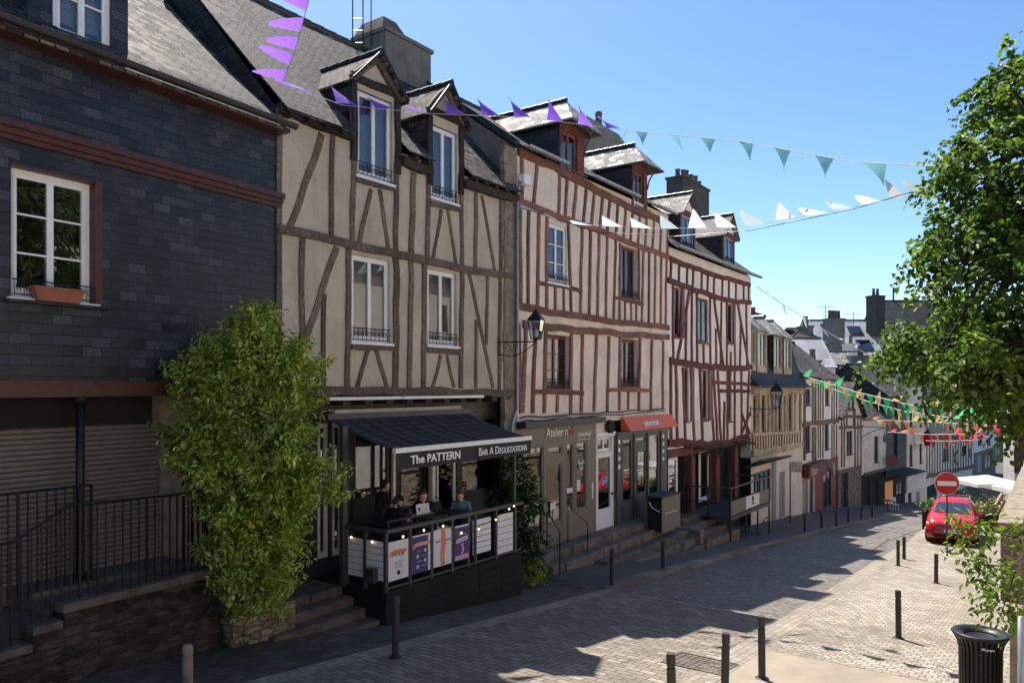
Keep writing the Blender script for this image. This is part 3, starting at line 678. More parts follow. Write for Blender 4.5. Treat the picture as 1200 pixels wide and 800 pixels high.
mb = MB()
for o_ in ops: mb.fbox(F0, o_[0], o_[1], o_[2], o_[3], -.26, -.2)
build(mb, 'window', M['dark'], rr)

# low wall on the right with capstones
def lowwall():
    r = thing('stone_parapet', st(28, -1, gz(28)), 'weathered rubble wall with flat capstones ending in a square pier at right', 'wall')
    mb = MB(); stbox(mb, 23.6, 46, -1.22, -.82, lambda s: gz(s)-.3, -3.62); fix_normals(build(mb, 'masonry', M['stonewall'], r))
    mb = MB(); s = 23.5
    while s < 46:
        L = rnd.uniform(.8, 1.2); stbox(mb, s, s+L-.015, -1.29+rnd.uniform(-.02, .02), -.75, -3.618, -3.5+rnd.uniform(-.01, .01)); s += L
    fix_normals(build(mb, 'capstones', M['granite'], r))
lowwall()
p = at(1192, 800, 8.6)
r = thing('stone_post', (p.x, 8.6, gxy(p.x, 8.6)), 'grey weathered stone gatepost at the lower right corner of the photo', 'post')
s_, t_ = to_st(p.x, 8.6); mb = MB(); z1 = at(1192, 720, 8.6).z
mb.obox((p.x, 8.6), ES, ET, .1, .065, gxy(p.x, 8.6)-.1, z1-.07); fix_normals(build(mb, 'shaft', M['granite'], r))
mb = MB(); mb.obox((p.x, 8.6), ES, ET, .12, .085, z1-.068, z1); fix_normals(build(mb, 'cap', M['granitedk'], r))
p2 = at(1197, 700, 7.9); mb = MB(); mb.tube([(p2.x, 7.9, gxy(p2.x, 7.9)), (p2.x, 7.9, at(1199, 722, 7.9).z)], .035, 10)
tag(build(mb, 'pipe', M['zinc'], smooth=True), 'pale metal pipe standing at the right edge of the photo', 'pipe')

# ================================================================ bollards
def bollard(h=.95, r=.055, mat='dkgrey', groove=True):
    root = thing('bollard', (0, 0, 0), 'x', 'bollard')
    mb = MB()
    mb.lathe((0, 0, -.05), [(r, 0), (r, h-.12), (r*.8, h-.115), (r*.8, h-.095), (r*1.02, h-.09), (r*1.02, h+.02), (r*.9, h+.05)], 16); mb.smooth = False
    build(mb, 'post', M[mat], root); mb = MB(); mb.lathe((0, 0, 0), [(r*1.9, -.02), (r*1.9, .012), (r*1.15, .02)], 16); build(mb, 'base_plate', M[mat], root)
    return root
proto = bollard()
BL = [(463, 770, .95, 'bollard standing in front of the dark bar deck corner', 0), (716.5, 687, .95, 'bollard before the stone steps of the taupe salon', 0), (777, 670.5, .9, 'bollard below the grey cabinet on the shop steps', 0),
 (943, 626, .92, 'bollard below the parking sign post, nearest of the far kerb row', 0), (963, 621, .9, 'second bollard of the far kerb row after the parking sign', 0), (980, 619, .9, 'third bollard of the far kerb row, by the red shopfront', 0), (994, 614, .88, 'fourth bollard of the far kerb row, before the navy door', 0), (1009, 610, .85, 'fifth bollard of the far kerb row, after the navy door', 0), (1022, 607.5, .85, 'last bollard of the far kerb row, before the cafe', 0),
 (893, 794.5, .96, 'tallest looking bollard at the corner of the sandy footpath', 1), (849, 823, .96, 'bollard just left of the corner one, by the stone filled manhole', 1), (788, 858, .96, 'bollard of which only the top rises from the bottom edge', 1),
 (1053, 747.5, .94, 'lone bollard in the middle of the fan laid cobbles', 1), (1097, 683, .85, 'bollard left of the no entry sign pole on the cobbles', 1), (1052.5, 662.5, .85, 'left bollard of the pair beside the roadway before the red car', 1), (1059.5, 657, .85, 'right bollard of the pair beside the roadway before the red car', 1)]
for i, (px, py, h, lab, k) in enumerate(BL):
    p = ghit(px, py); o = proto if i == 0 else copy_tree(proto)
    o.location = p; LOC[o.name] = p.copy(); o.scale = (1, 1, h/.95); o.rotation_euler = (R(rnd.uniform(-1.2, 1.2)), R(rnd.uniform(-1.2, 1.2)), rnd.uniform(0, 3))
    o['label'] = lab; o['group'] = 'bollards along the kerb' if not k else 'bollards around the sunny square'
p = ghit(220, 815); mb = MB(); mb.lathe((p.x, p.y, p.z), [(.065, -.05), (.065, .5), (.055, .505), (.055, .53), (.066, .535), (.066, .62), (.05, .65)], 16)
tag(build(mb, 'bollard', M['granite']), 'short beige stone bollard at the foot of the dark rubble wall', 'bollard')

# ================================================================ no entry sign
p = ghit(1110, 657); r = thing('no_entry_sign', p, 'round red no entry sign on a thin pole before the car', 'road sign')
Y = p.y; c = at(1109, 566, Y); mb = MB(); mb.tube([(p.x, Y, p.z-.05), (p.x, Y+.02, c.z+.3)], .03, 10); build(mb, 'pole', M['steel'], r, smooth=True)
fw = Vector((-p.x*.35, -Y, 0)).normalized(); rt = Vector((-fw.y, fw.x, 0))*1; ax = (rt, Vector((0, 0, 1)), fw); rad = 13.4/900*Y
mb = MB(); mb.lathe(Vector((c.x, c.y, c.z))+fw*.06, [(rad, -.015), (rad, .003)], 32, ax=ax); pl = build(mb, 'disc', M['signred'], r)
mb = MB(); K = 40
vs = []; 
for rr_, h in ((rad*1.0, .004), (rad*.965, .004)):
    for j in range(K):
        a = 2*math.pi*j/K; vs.append(Vector(c)+fw*(.06+h)+rt*rr_*math.cos(a)+Vector((0, 0, 1))*rr_*math.sin(a))
mb.add(vs, [(j, (j+1) % K, K+(j+1) % K, K+j) for j in range(K)]); build(mb, 'white_rim', M['signw'], pl)
mb = MB(); q = Vector(c)+fw*.066
mb.add([q+rt*a*rad*.76+Vector((0, 0, b*rad*.2)) for a, b in ((-1, -1), (1, -1), (1, 1), (-1, 1))], [(0, 1, 2, 3)]); build(mb, 'white_bar', M['signw'], pl)
mb = MB(); mb.lathe(p, [(.09, -.02), (.09, .02), (.04, .05)], 12); build(mb, 'base_plate', M['steel'], r)

# ================================================================ litter bin
p = Vector((ray(1149, 0).x*9.9, 9.9, 0)); p.z = gxy(p.x, p.y)
zt = at(1149, 741, 9.9).z; H = zt-p.z; r = thing('litter_bin', p, 'black slatted steel litter bin with flared rim at the lower right', 'litter bin')
mb = MB(); mb.lathe(p, [(.20, .03), (.215, H*.86), (.2, H*.86), (.18, .05)], 28); build(mb, 'liner', M['rubber'], r)
mb = MB()
for k in range(30):
    a = 2*math.pi*k/30; ca, sa = math.cos(a), math.sin(a); pts = []
    for rr_, z in ((.235, .06), (.24, H*.5), (.245, H*.84), (.265, H*.91), (.315, H*.985)): pts.append(p+Vector((ca*rr_, sa*rr_, z)))
    for a0, b0 in zip(pts[:-1], pts[1:]):
        tn = Vector((-sa, ca, 0))*.016; nn = Vector((ca, sa, 0))*.004
        mb.hexa([a0-tn-nn, a0+tn-nn, a0+tn+nn, a0-tn+nn, b0-tn-nn, b0+tn-nn, b0+tn+nn, b0-tn+nn])
fix_normals(build(mb, 'slats', M['iron'], r))
mb = MB(); K = 36
mb.lathe(p, [(.30, H*.965), (.325, H*.985), (.335, H), (.32, H*1.012), (.27, H*1.005), (.19, H*.985), (.18, H*.965), (.175, H*.8)], K); build(mb, 'rim', M['iron'], r, smooth=True)
mb = MB(); mb.lathe(p, [(.17, H*.78), (.17, H*.80)], K); build(mb, 'bag_opening', M['dark'], r)
mb = MB(); mb.lathe(p, [(.25, .0), (.25, .07)], K); mb.lathe(p, [(.25, H*.42), (.25, H*.45)], K); build(mb, 'hoops', M['iron'], r)
Fb = Facade((p.x-1, p.y-.27), (p.x+1, p.y-.27))
text('Ville propre', Fb, .93, zt-.13, .03, 'signw', r, n=.0, name='lettering', width=.16, slope=-.1)

# ================================================================ red car
def make_car(p, yaw):
    r = thing('parked_car', p, 'red compact hatchback parked facing us behind the no entry sign', 'car')
    # sections along length (front -> back): y, half width at sill, belt, roof; heights
    W = .9
    prof = [ # y, zlow, zshoulder, ztop, wshoulder, wtop, wlow
        (-2.10, .30, .52, .66, .62, .50, .60), (-2.04, .22, .60, .78, .78, .66, .76), (-1.9, .2, .70, .90, .86, .74, .86), (-1.5, .2, .80, .98, .895, .76, .88), (-1.0, .2, .88, 1.04, .90, .76, .89),
        (-.78, .2, .90, 1.08, .90, .74, .89), (-.05, .2, .94, 1.50, .905, .60, .89), (.4, .2, .95, 1.565, .905, .60, .89), (1.2, .2, .97, 1.54, .9, .58, .88), (1.75, .22, .99, 1.42, .88, .55, .86), (2.05, .28, 1.0, 1.10, .80, .56, .78), (2.12, .34, .8, .95, .70, .5, .7)]
    mb = MB(); vs = []
    for y, zl, zs, zt, ws, wt, wl in prof:
        vs += [(-wl*.96, y, zl), (-wl, y, zl+.16), (-ws, y, zs-.1), (-ws*.97, y, zs), (-wt, y, zt-.03), (-wt*.8, y, zt), (0, y, zt+.015), (wt*.8, y, zt), (wt, y, zt-.03), (ws*.97, y, zs), (ws, y, zs-.1), (wl, y, zl+.16), (wl*.96, y, zl)]
    k = 13; fs = []
    for i in range(len(prof)-1):
        for j in range(k-1): fs.append((i*k+j, (i+1)*k+j, (i+1)*k+j+1, i*k+j+1))
        fs.append((i*k+k-1, (i+1)*k+k-1, (i+1)*k, i*k))
    fs += [tuple(range(k))[::-1], tuple((len(prof)-1)*k+j for j in range(k))]
    mb.add(vs, fs)
    T = Matrix.Translation(p) @ Matrix.Rotation(yaw, 4, 'Z')
    def put(m_, name, mat, par=r, smooth=None):
        m_.v = [tuple(T @ Vector(v)) for v in m_.v]; return build(m_, name, mat, par, smooth=smooth)
    b = put(mb, 'body', M['carred'], smooth=True); fix_normals(b)
    g_ = MB()  # glasshouse panels slightly proud
    e = .012
    g_.quad((-.70, -.80-e, 1.085), (.70, -.80-e, 1.085), (.57, -.14-e, 1.455), (-.57, -.14-e, 1.455)); put(g_, 'windscreen', M['shopglass'])
    for sx in (-1, 1):
        g_ = MB(); g_.quad((sx*.885, -.62, 1.0), (sx*.885, 1.35, 1.04), (sx*.63, 1.15, 1.46), (sx*.64, -.02, 1.44)); put(g_, 'side_window', M['shopglass'])
        g_ = MB(); g_.hexa([(sx*.92-.09, -.62, 1.0), (sx*.92+.12*sx+.0, -.62, 1.0), (sx*.92+.12*sx, -.48, 1.0), (sx*.92-.09, -.48, 1.0), (sx*.92-.07, -.6, 1.13), (sx*1.02, -.6, 1.14), (sx*1.02, -.5, 1.14), (sx*.92-.07, -.5, 1.13)]); fix_normals(put(g_, 'wing_mirror', M['carred']))
        g_ = MB(); g_.hexa([(sx*.52, -2.07, .70), (sx*.83, -1.93, .74), (sx*.83, -1.85, .74), (sx*.52, -2.0, .70), (sx*.5, -2.05, .745), (sx*.84, -1.88, .80), (sx*.84, -1.8, .8), (sx*.5, -1.98, .745)]); fix_normals(put(g_, 'headlight', M['pvc']))
        g_ = MB(); g_.hexa([(sx*.6, -2.1, .36), (sx*.82, -2.0, .36), (sx*.82, -1.9, .36), (sx*.6, -2.0, .36), (sx*.58, -2.11, .50), (sx*.84, -1.99, .52), (sx*.84, -1.9, .52), (sx*.58, -2.0, .50)]); fix_normals(put(g_, 'fog_light', M['dkgrey']))
    for sx in (-1, 1):
        for y in (-1.32, 1.32):
            t_ = MB(); t_.lathe((sx*.80, y, .33), [(.30, -.11), (.335, -.09), (.335, .09), (.30, .11)], 24, ax=(Vector((0, 1, 0)), Vector((0, 0, 1)), Vector((1, 0, 0)))); wv = put(t_, 'wheel', M['rubber'])
            t_ = MB(); t_.lathe((sx*.905, y, .33), [(.2, -.02), (.21, .012), (.05, .02)], 20, ax=(Vector((0, 1, 0)), Vector((0, 0, 1)), Vector((1, 0, 0)))); put(t_, 'rim', M['chrome'], wv)
    g_ = MB(); g_.hexa([(-.58, -2.125, .26), (.58, -2.125, .26), (.56, -2.0, .26), (-.56, -2.0, .26), (-.66, -2.135, .40), (.66, -2.135, .40), (.6, -2.0, .4), (-.6, -2.0, .4)]); put(g_, 'lower_grille', M['rubber'])
    g_ = MB(); g_.box(-.5, .5, -2.10, -2.0, .70, .735); put(g_, 'grille_slot', M['rubber'])
    g_ = MB(); g_.box(-.26, .26, -2.16, -2.13, .46, .57); pl = put(g_, 'number_plate', M['signw'])
    g_ = MB(); g_.box(-.26, -.225, -2.163, -2.16, .46, .57); g_.box(.225, .26, -2.163, -2.16, .46, .57); put(g_, 'blue_bands', M['signblue'], pl)
    g_ = MB()
    for q in range(7):
        x = -.19+.058*q
        if q in (2, 5): g_.box(x, x+.02, -2.163, -2.16, .51, .518)
        else: g_.box(x, x+.036, -2.163, -2.16, .485, .545)
    put(g_, 'plate_characters', M['ink'], pl)
    g_ = MB(); g_.lathe((0, -2.115, .80), [(.045, 0), (.04, -.012)], 16, ax=(Vector((1, 0, 0)), Vector((0, 0, 1)), Vector((0, 1, 0)))); put(g_, 'badge', M['chrome'])
    for sx in (-1, 1):
        g_ = MB(); g_.tube([(sx*.56, .0, 1.56), (sx*.56, .05, 1.62), (sx*.56, 1.3, 1.62), (sx*.56, 1.4, 1.55)], .022, 6); put(g_, 'roof_rail', M['chrome'])
    g_ = MB()
    for y in (.3, 1.1): g_.tube([(-.56, y, 1.64), (.56, y, 1.64)], .02, 6)
    put(g_, 'roof_bars', M['chrome'])
    g_ = MB(); g_.tube([(-.55, -.84, 1.10), (.0, -.80, 1.10)], .01, 5); g_.tube([(.05, -.84, 1.10), (.55, -.80, 1.11)], .01, 5); put(g_, 'wipers', M['rubber'])
    return r
p = Vector((ray(1117, 0).x*31.4, 31.4, 0)); _s = to_st(p.x, p.y)[0]; p.z = gz(_s)+RS(_s)
car = make_car(Vector((0, 0, 0)), 0)
car.location = p; car.rotation_euler = (0, 0, 0)
sl = math.atan(.09)
# nose towards the camera, tilted with the street
e_y = Vector((.53, .848, 0)); e_y = Vector((e_y.x, e_y.y, -.03)).normalized(); e_x = e_y.cross(Vector((0, 0, 1))).normalized(); e_z = e_x.cross(e_y)
car.rotation_euler = Matrix((e_x, e_y, e_z)).transposed().to_euler()
# ================================================================ facade plan
def plan(px, y): return (ray(px, 0).x*y, y)
C1 = st(9.02, -11.7); C1 = (C1.x, C1.y)
th1 = R(31.75); A1 = (C1[0]-12*math.sin(th1), C1[1]-12*math.cos(th1))
F1 = Facade(A1, C1)                                   # slate clad house
C3 = plan(783, 28.4); F2 = Facade(C1, plan(604, 20.3)); C2 = plan(604, 20.3); F3 = Facade(C2, C3)
C4 = plan(880, 36.4); F4 = Facade(C3, C4)

def dormer(F, par, u0, u1, zb, ze, za, depth, cheek, roofm, front, kind='gable', over=.12, foh=.18, backz=0.0, wallm=None, ops=None, n=0.0, name='dormer', capm='gutterdark', hip=.6):
    """a dormer standing on the facade line: front with its opening, slate cheeks, own little roof"""
    P = F.pt; mb = MB(); uc = (u0+u1)/2
    ops = ops or []
    wall(mb, F, u0, u1, zb, ze, ops, n, .2)
    if kind == 'gable': mb.add([P(u0, ze, n), P(u1, ze, n), P(uc, za, n)], [(0, 1, 2)])
    d = build(mb, name, M[front], par)
    mb = MB()
    for u, s in ((u0, -1), (u1, 1)):
        a = [P(u+s*.001, zb, n-.001), P(u+s*.001, ze, n-.001), P(u+s*.001, ze, n-depth), P(u+s*.001, zb, n-depth)]
        mb.quad(*(a if s < 0 else a[::-1]))
    build(mb, 'cheeks', M[cheek], d)
    mb = MB(); dz = Vector((0, 0, -.05)); sl = (za-ze)/((u1-u0)/2)
    if kind == 'gable':
        for s in (-1, 1):
            ue = (u0 if s < 0 else u1)+s*over; zz = ze-over*sl
            q = [P(ue, zz, n+foh), P(uc, za+.03, n+foh), P(uc, za+.03, n-depth), P(ue, zz, n-depth)]
            if s > 0: q = q[::-1]
            mb.hexa([v+dz for v in q]+q)
    else:
        for s in (-1, 1):
            ue = (u0 if s < 0 else u1)+s*over; zz = ze-over*sl*.6
            q = [P(ue, zz, n+foh), P(uc, za, n+foh-hip), P(uc, za, n-depth), P(ue, zz, n-depth)]
            if s > 0: q = q[::-1]
            mb.hexa([v+dz for v in q]+q)
        q = [P(u0-over, ze-over*sl*.6, n+foh), P(u1+over, ze-over*sl*.6, n+foh), P(uc, za, n+foh-hip)]
        mb.add(q+[v+dz for v in q], [(0, 1, 2), (5, 4, 3), (0, 3, 4, 1)])
    o = build(mb, 'dormer_roof', M[roofm], d); fix_normals(o)
    mb = MB(); k = -depth; 
    st_ = n+foh-(hip if kind != 'gable' else 0)
    q = st_
    while q > n-depth:
        mb.tube([P(uc, za+.045, q+.01), P(uc, za+.045, max(q-.36, n-depth))], [.075, .055], 7); q -= .34
    if kind == 'gable':
        for s in (-1, 1):
            ue = (u0 if s < 0 else u1)+s*over; mb.tube([P(ue, ze-over*sl+.01, n+foh), P(uc, za+.045, n+foh)], .028, 5)
    build(mb, 'ridge_tiles', M[capm], d)
    return d
def rear(mb, F, a, b, z0, z1, d=-6.4, n=-1.2):
    P = F.pt; mb.quad(P(b, z0, d), P(a, z0, d), P(a, z1+.3, d), P(b, z1+.3, d)); mb.quad(P(a, z0, d), P(a, z0, n), P(a, z1+.3, n), P(a, z1+.3, d)); mb.quad(P(b, z0, n), P(b, z0, d), P(b, z1+.3, d), P(b, z1+.3, n))
def opx(F, pl, pr, yt, yb): 
    r = rect_of(F, pl, pr, yt, yb); return r

# ================================================================ 1 slate clad house
H1 = thing('slate_clad_house', F1.pt(8, F1.g(8)), 'dark house clad in blue-black slates with a red-brown cornice at left', 'house')
u = F1.u; L = F1.L
zt = F1.hit(327, 150)[1]; zband = F1.hit(100, 463)[1]; zred = F1.hit(100, 446)[1]
w1 = rect_of(F1, 13, 118, 190, 350)
gd = .55
mb = MB(); body(mb, F1, 0, L, zband, zt, 8, [w1], m=0, rev=.22, gable=(4.2, 4))
build(mb, 'wall', M['slate_wall'], H1)
# ground storey, set back
mb = MB(); zf = -2.86
F1g = Facade(F1.pt(0, 0, -gd)[:2], F1.pt(L, 0, -gd)[:2])
shut = [(F1.hit(-260, 400, -gd)[0], F1.hit(96, 400, -gd)[0], zf+.12, F1.hit(150, 497, -gd)[1]), (F1.hit(100, 400, -gd)[0], F1.hit(188, 400, -gd)[0], zf+.12, F1.hit(150, 497, -gd)[1])]
wall(mb, F1g, 0, L-.02, zf-1.6, zband+.0, shut, 0, .12)
mb.quad(F1.pt(0, zband+.0, -gd), F1.pt(L, zband+.0, -gd), F1.pt(L, zband+.0, 0), F1.pt(0, zband, 0))
d_=-7; mb.quad(F1.pt(L-.02,zf-1.6,-gd),F1.pt(L-.02,zf-1.6,d_),F1.pt(L-.02,zband,d_),F1.pt(L-.02,zband,-gd)); mb.quad(F1.pt(L,zf-1.6,d_),F1.pt(0,zf-1.6,d_),F1.pt(0,zband,d_),F1.pt(L,zband,d_)); build(mb, "ground_storey", M["granite"], H1)
for a, b, c, d_ in shut:
    mb = MB(); n = int((d_-c)/.075)
    for k in range(n):
        z0 = c+(d_-c)*k/n; z1 = c+(d_-c)*(k+1)/n
        pr = [(-.06, z0), (-.03, z0+.012), (-.022, (z0+z1)/2), (-.03, z1-.012), (-.06, z1)]
        for (n0, za), (n1, zb_) in zip(pr[:-1], pr[1:]): mb.quad(F1g.pt(a, za, n0), F1g.pt(b, za, n0), F1g.pt(b, zb_, n1), F1g.pt(a, zb_, n1))
    build(mb, 'roller_shutter', M['shutter'], H1)
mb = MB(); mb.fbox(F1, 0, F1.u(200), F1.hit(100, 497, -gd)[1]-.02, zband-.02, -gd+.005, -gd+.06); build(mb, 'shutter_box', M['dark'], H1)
mb = MB(); mb.fbox(F1, 0, L-.01, zband-.02, zred, -.05, .06); build(mb, 'lower_beam', M['cornice'], H1)
# projecting cornice
zc0 = F1.hit(0, 162)[1]; zc1 = F1.hit(0, 140)[1]; h = zc1-zc0; mb = MB()
mb.fbox(F1, 0, L+.03, zc0, zc0+h*.28, -.02, .07); mb.fbox(F1, 0, L+.03, zc0+h*.285, zc0+h*.62, -.02, .12); mb.fbox(F1, 0, L+.03, zc0+h*.625, zc1, -.02, .17)
build(mb, 'cornice', M['cornice'], H1)
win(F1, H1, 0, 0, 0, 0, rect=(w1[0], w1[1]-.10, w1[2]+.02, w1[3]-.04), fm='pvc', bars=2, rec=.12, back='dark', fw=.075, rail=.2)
mb = MB(); mb.fbox(F1, w1[1]-.10, w1[1]+.01, w1[2]-.02, w1[3], -.2, .035); mb.fbox(F1, w1[0], w1[1]-.1, w1[3]-.04, w1[3]+.0, -.2, .0); build(mb, 'window_jamb', M['cornice'], H1)
mb = MB(); mb.fbox(F1, w1[0]-.1, w1[1]+.08, w1[2]-.05, w1[2]-.01, -.1, .16); build(mb, 'slate_ledge', M['slate_dark'], H1)
a, b = F1.u(36, .06), F1.u(94, .06); z0 = w1[2]; mb = MB()
P = F1.pt
mb.hexa([P(a+.05, z0, .15), P(b-.05, z0, .15), P(b-.05, z0, .01), P(a+.05, z0, .01), P(a, z0+.19, .17), P(b, z0+.19, .17), P(b, z0+.19, -.01), P(a, z0+.19, -.01)])
mb.fbox(F1, a-.01, b+.01, z0+.165, z0+.195, -.02, .182); fb = build(mb, 'window_box', M['terracotta']); fix_normals(fb)
tag(fb, 'terracotta flower box on the sill of the slate clad wall', 'planter')
# roof and eaves
roof(F1, H1, 0, L-.12, zt+.02, zt+4.3, 4.4, 8, M['slate_roof'], over=.34, flare=.5, side=.02)
gutter(F1, H1, 0, L+.05, zt-.02, .42, M['gutterdark'], .085)
mb = MB(); mb.fbox(F1, 0, L, zt-.16, zt-.09, .0, .33); build(mb, 'soffit', M['cornice'], H1)
# dormer above the gutter
du0, du1 = F1.hit(32, 60, -.05)[0], F1.hit(150, 60, -.05)[0]; dw = rect_of(F1, 62, 131, -60, 20, -.05)
zb = F1.hit(131, 66, -.05)[1]
dop = (F1.u(62, -.05), F1.u(131, -.05), zb, zb+1.75)
d1 = dormer(F1, H1, du0, du1, zt-.1, zb+2.0, zb+2.9, 2.6, 'slate_wall', 'slate_roof', 'slate_wall', 'gable', ops=[dop], n=-.05)
win(F1, d1, 0, 0, 0, 0, rect=dop, fm='pvc', bars=2, rec=.06, back='curtain', fw=.075, n=-.05)
# cast-iron column under the overhang
cx = F1.u(94, -.1); mb = MB(); q = F1.pt(cx, 0, -.1); mb.tube([(q.x, q.y, zf), (q.x, q.y, zband)], .06, 12); mb.lathe((q.x, q.y, zf), [(.11, 0), (.11, .06), (.07, .12)], 12); mb.lathe((q.x, q.y, zband-.14), [(.07, 0), (.12, .08), (.12, .13)], 12)
build(mb, 'column', M['iron'], H1, smooth=True)

# ================================================================ 2 beige half-timbered house with the bar
H2 = thing('beige_half_timbered_house', F2.pt(F2.L/2, F2.g(F2.L/2)), 'beige half-timbered house with dark brown timbers and two gabled dormers above the bar', 'house')
L = F2.L; zt = F2.hit(600, 229)[1]; zt = 5.1; zb2 = F2.hit(500, 459)[1]
W1 = rect_of(F2, 412, 457, 297.5, 400); W2 = rect_of(F2, 501, 535, 314.5, 404)
D1 = rect_of(F2, 418, 459, 104, 205); D2 = rect_of(F2, 504.5, 535, 145, 231)
mb = MB(); body(mb, F2, 0, L, zb2, zt, 7.5, [W1, W2, D1, D2], rev=.2, gable=(4.0, 3.7), ms=1, mr=0); build(mb, 'wall', [M['beige'], M['slate_dark']], H2)
for r_ in (W1, W2): win(F2, H2, 0, 0, 0, 0, rect=r_, back='blind', rail=.24, rec=.07)
def posts(F, par, lst, mat, name='timber_post', n1=.035, **k):
    for a in lst:
        pts, w = a[:-1], a[-1]; beam(F, par, pts, w, M[mat], n1=n1, name=name, **k)
posts(F2, H2, [((324, 268), (414, 286.5), (468, 300.5), (540, 314), (604, 325), .17), ((324, 458.5), (450, 458.5), (604, 459.8), .17)], 'oak', 'timber_beam', .06)
posts(F2, H2, [((389.4, 158), (387.6, 279), 0.106), ((414, 168), (412.5, 283), 0.123), ((463.5, 190), (463, 297), 0.132), ((484.5, 199), (481.5, 300), 0.150), ((501, 204), (500, 306), 0.123), ((540.5, 222), (540.5, 312), 0.106), ((557, 226), (556.5, 315), 0.114), ((586.5, 233), (586, 321), 0.106), ((327, 128), (326, 268), 0.114),
 ((326, 272), (325, 455), 0.114), ((354, 278), (352.5, 455), 0.114), ((379.5, 344), (378.6, 455), 0.097), ((408, 290), (406.4, 455), 0.123), ((463, 303), (462.6, 455), 0.167), ((480.6, 306), (479, 455), 0.132), ((496.5, 309), (495.2, 455), 0.132), ((541, 318), (539.4, 455), 0.123), ((557.4, 375), (557, 455), 0.088), ((570.6, 321), (569.4, 404), 0.088), ((585.5, 324), (584.4, 456), 0.106)], 'oak')
posts(F2, H2, [((376.5, 157), (339, 266), 0.141), ((434.4, 222), (420.6, 284), 0.106), ((444.6, 222), (454.5, 292), 0.106), ((516.6, 246), (507, 303), 0.088), ((524.4, 246), (534, 310), 0.088), ((564, 229), (579.5, 318), 0.088),
 ((394.5, 290), (354, 405), 0.141), ((430.5, 410), (418, 454), 0.097), ((440.4, 410), (453, 454), 0.097), ((516, 416), (506.4, 454), 0.088), ((523.5, 416), (532, 454), 0.088), ((549, 320), (577.5, 454), 0.106)], 'oak', 'timber_brace', 0.022)
posts(F2, H2, [((411, 405.5), (460, 408), .13), ((500, 410), (541, 413), .12), ((416, 209.5), (464.5, 221.5), .13), ((502, 238), (541, 246.5), .12)], 'oak', 'sill_timber', .05)
for a in ((324, 127, 412, 161), (468, 188, 503, 201), (541, 216, 604, 233)):
    posts(F2, H2, [((a[0], a[1]), (a[2], a[3]), .2)], 'oakdark', 'eaves_beam', .14)
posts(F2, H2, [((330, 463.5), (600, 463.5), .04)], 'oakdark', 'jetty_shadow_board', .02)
# wall dormers
for r_, fr, ap, ev in ((D1, (410.5, 467.5), (443.4, 66), 90), (D2, (500.5, 541.5), (522, 101), 128)):
    u0, u1 = F2.u(fr[0]), F2.u(fr[1]); za = F2.hit(*ap)[1]; ze = F2.hit(fr[0], ev)[1]
    d = dormer(F2, H2, u0, u1, zt-.02, ze, za, 3.4, 'slate_dark', 'slate_roof', 'beige', 'gable', ops=[(r_[0], r_[1], r_[2], r_[3])], n=.012, foh=.2, over=.1)
    win(F2, d, 0, 0, 0, 0, rect=r_, back='curtain', rail=.24, rec=.05)
    for s in (0, 1):
        a, b = (u0+.065, r_[0]-.05) if s == 0 else (u1-.065, r_[1]+.05)
        beam(F2, d, [(a, zt-.5), (a, ze)], .15, M['oakdark'], n1=.06, name='dormer_post', uz=True)
    uc = (u0+u1)/2
    beam(F2, d, [(u0, ze+.02), (u1, ze+.02)], .16, M['oakdark'], n1=.07, name='dormer_lintel', uz=True)
    beam(F2, d, [(u0, ze-.02), (uc, za-.1)], .15, M['oak'], n1=.09, name='gable_rafter', uz=True); beam(F2, d, [(u1, ze-.02), (uc, za-.1)], .15, M['oak'], n1=.09, name='gable_rafter', uz=True)
roof(F2, H2, 0, L-.05, zt+.12, F2.hit(415, 54, -3.7)[1], 3.7, 7.5, M['slate_roof'], over=.28, flare=.3, side=.0, gaps=[(F2.u(410.5)-.04, F2.u(467.5)+.04), (F2.u(500.5)-.04, F2.u(541.5)+.04)])
mb = MB(); n = int(L/.42)
for i in range(n):
    uu = .1+i*L/n
    if D1[0]-.3 < uu < D1[1]+.2 or D2[0]-.3 < uu < D2[1]+.2: continue
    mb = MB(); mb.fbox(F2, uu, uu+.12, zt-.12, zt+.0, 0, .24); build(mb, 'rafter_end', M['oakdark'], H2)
# ladder of iron rungs and aerial by the chimney
def chimney(F, par, pxl, pxr, ytop, ybot, n, thick, mat, name='chimney', cap=True, pots=(), capm=None, taper=0.0, potm='terracotta', poth=.35, potr=.09):
    """stack whose street face spans pxl..pxr at outward distance n"""
    u0, z1 = F.hit(pxl, ytop, n); u1 = F.u(pxr, n); _, z0 = F.hit(pxl, ybot, n); mb = MB(); P = F.pt; t = taper
    mb.hexa([P(u0, z0, n), P(u1, z0, n), P(u1, z0, n-thick), P(u0, z0, n-thick), P(u0+t, z1, n-t), P(u1-t, z1, n-t), P(u1-t, z1, n-thick+t), P(u0+t, z1, n-thick+t)])
    c = build(mb, name, M[mat], par); fix_normals(c)
    if cap:
        mb = MB(); mb.fbox(F, u0-.06+t, u1+.06-t, z1-.10, z1-.0, n-thick-.06+t, n+.06-t); build(mb, 'cap', M[capm or mat], c)
    for f in pots:
        q = P(u0+(u1-u0)*f, z1-.01, n-thick*.5); pb = MB(); hh = poth*rnd.uniform(.7, 1.2)
        pb.lathe(q, [(potr*1.1, 0), (potr, hh*.1), (potr*.85, hh*.85), (potr, hh*.86), (potr, hh), (potr*.6, hh)], 12); build(pb, 'chimney_pot', M[potm], c)
    return c, u0, u1, z1
c, a, b, z1 = chimney(F2, H2, 452, 505, 31, 120, -3.0, 1.25, 'grey')
mb = MB(); P = F2.pt
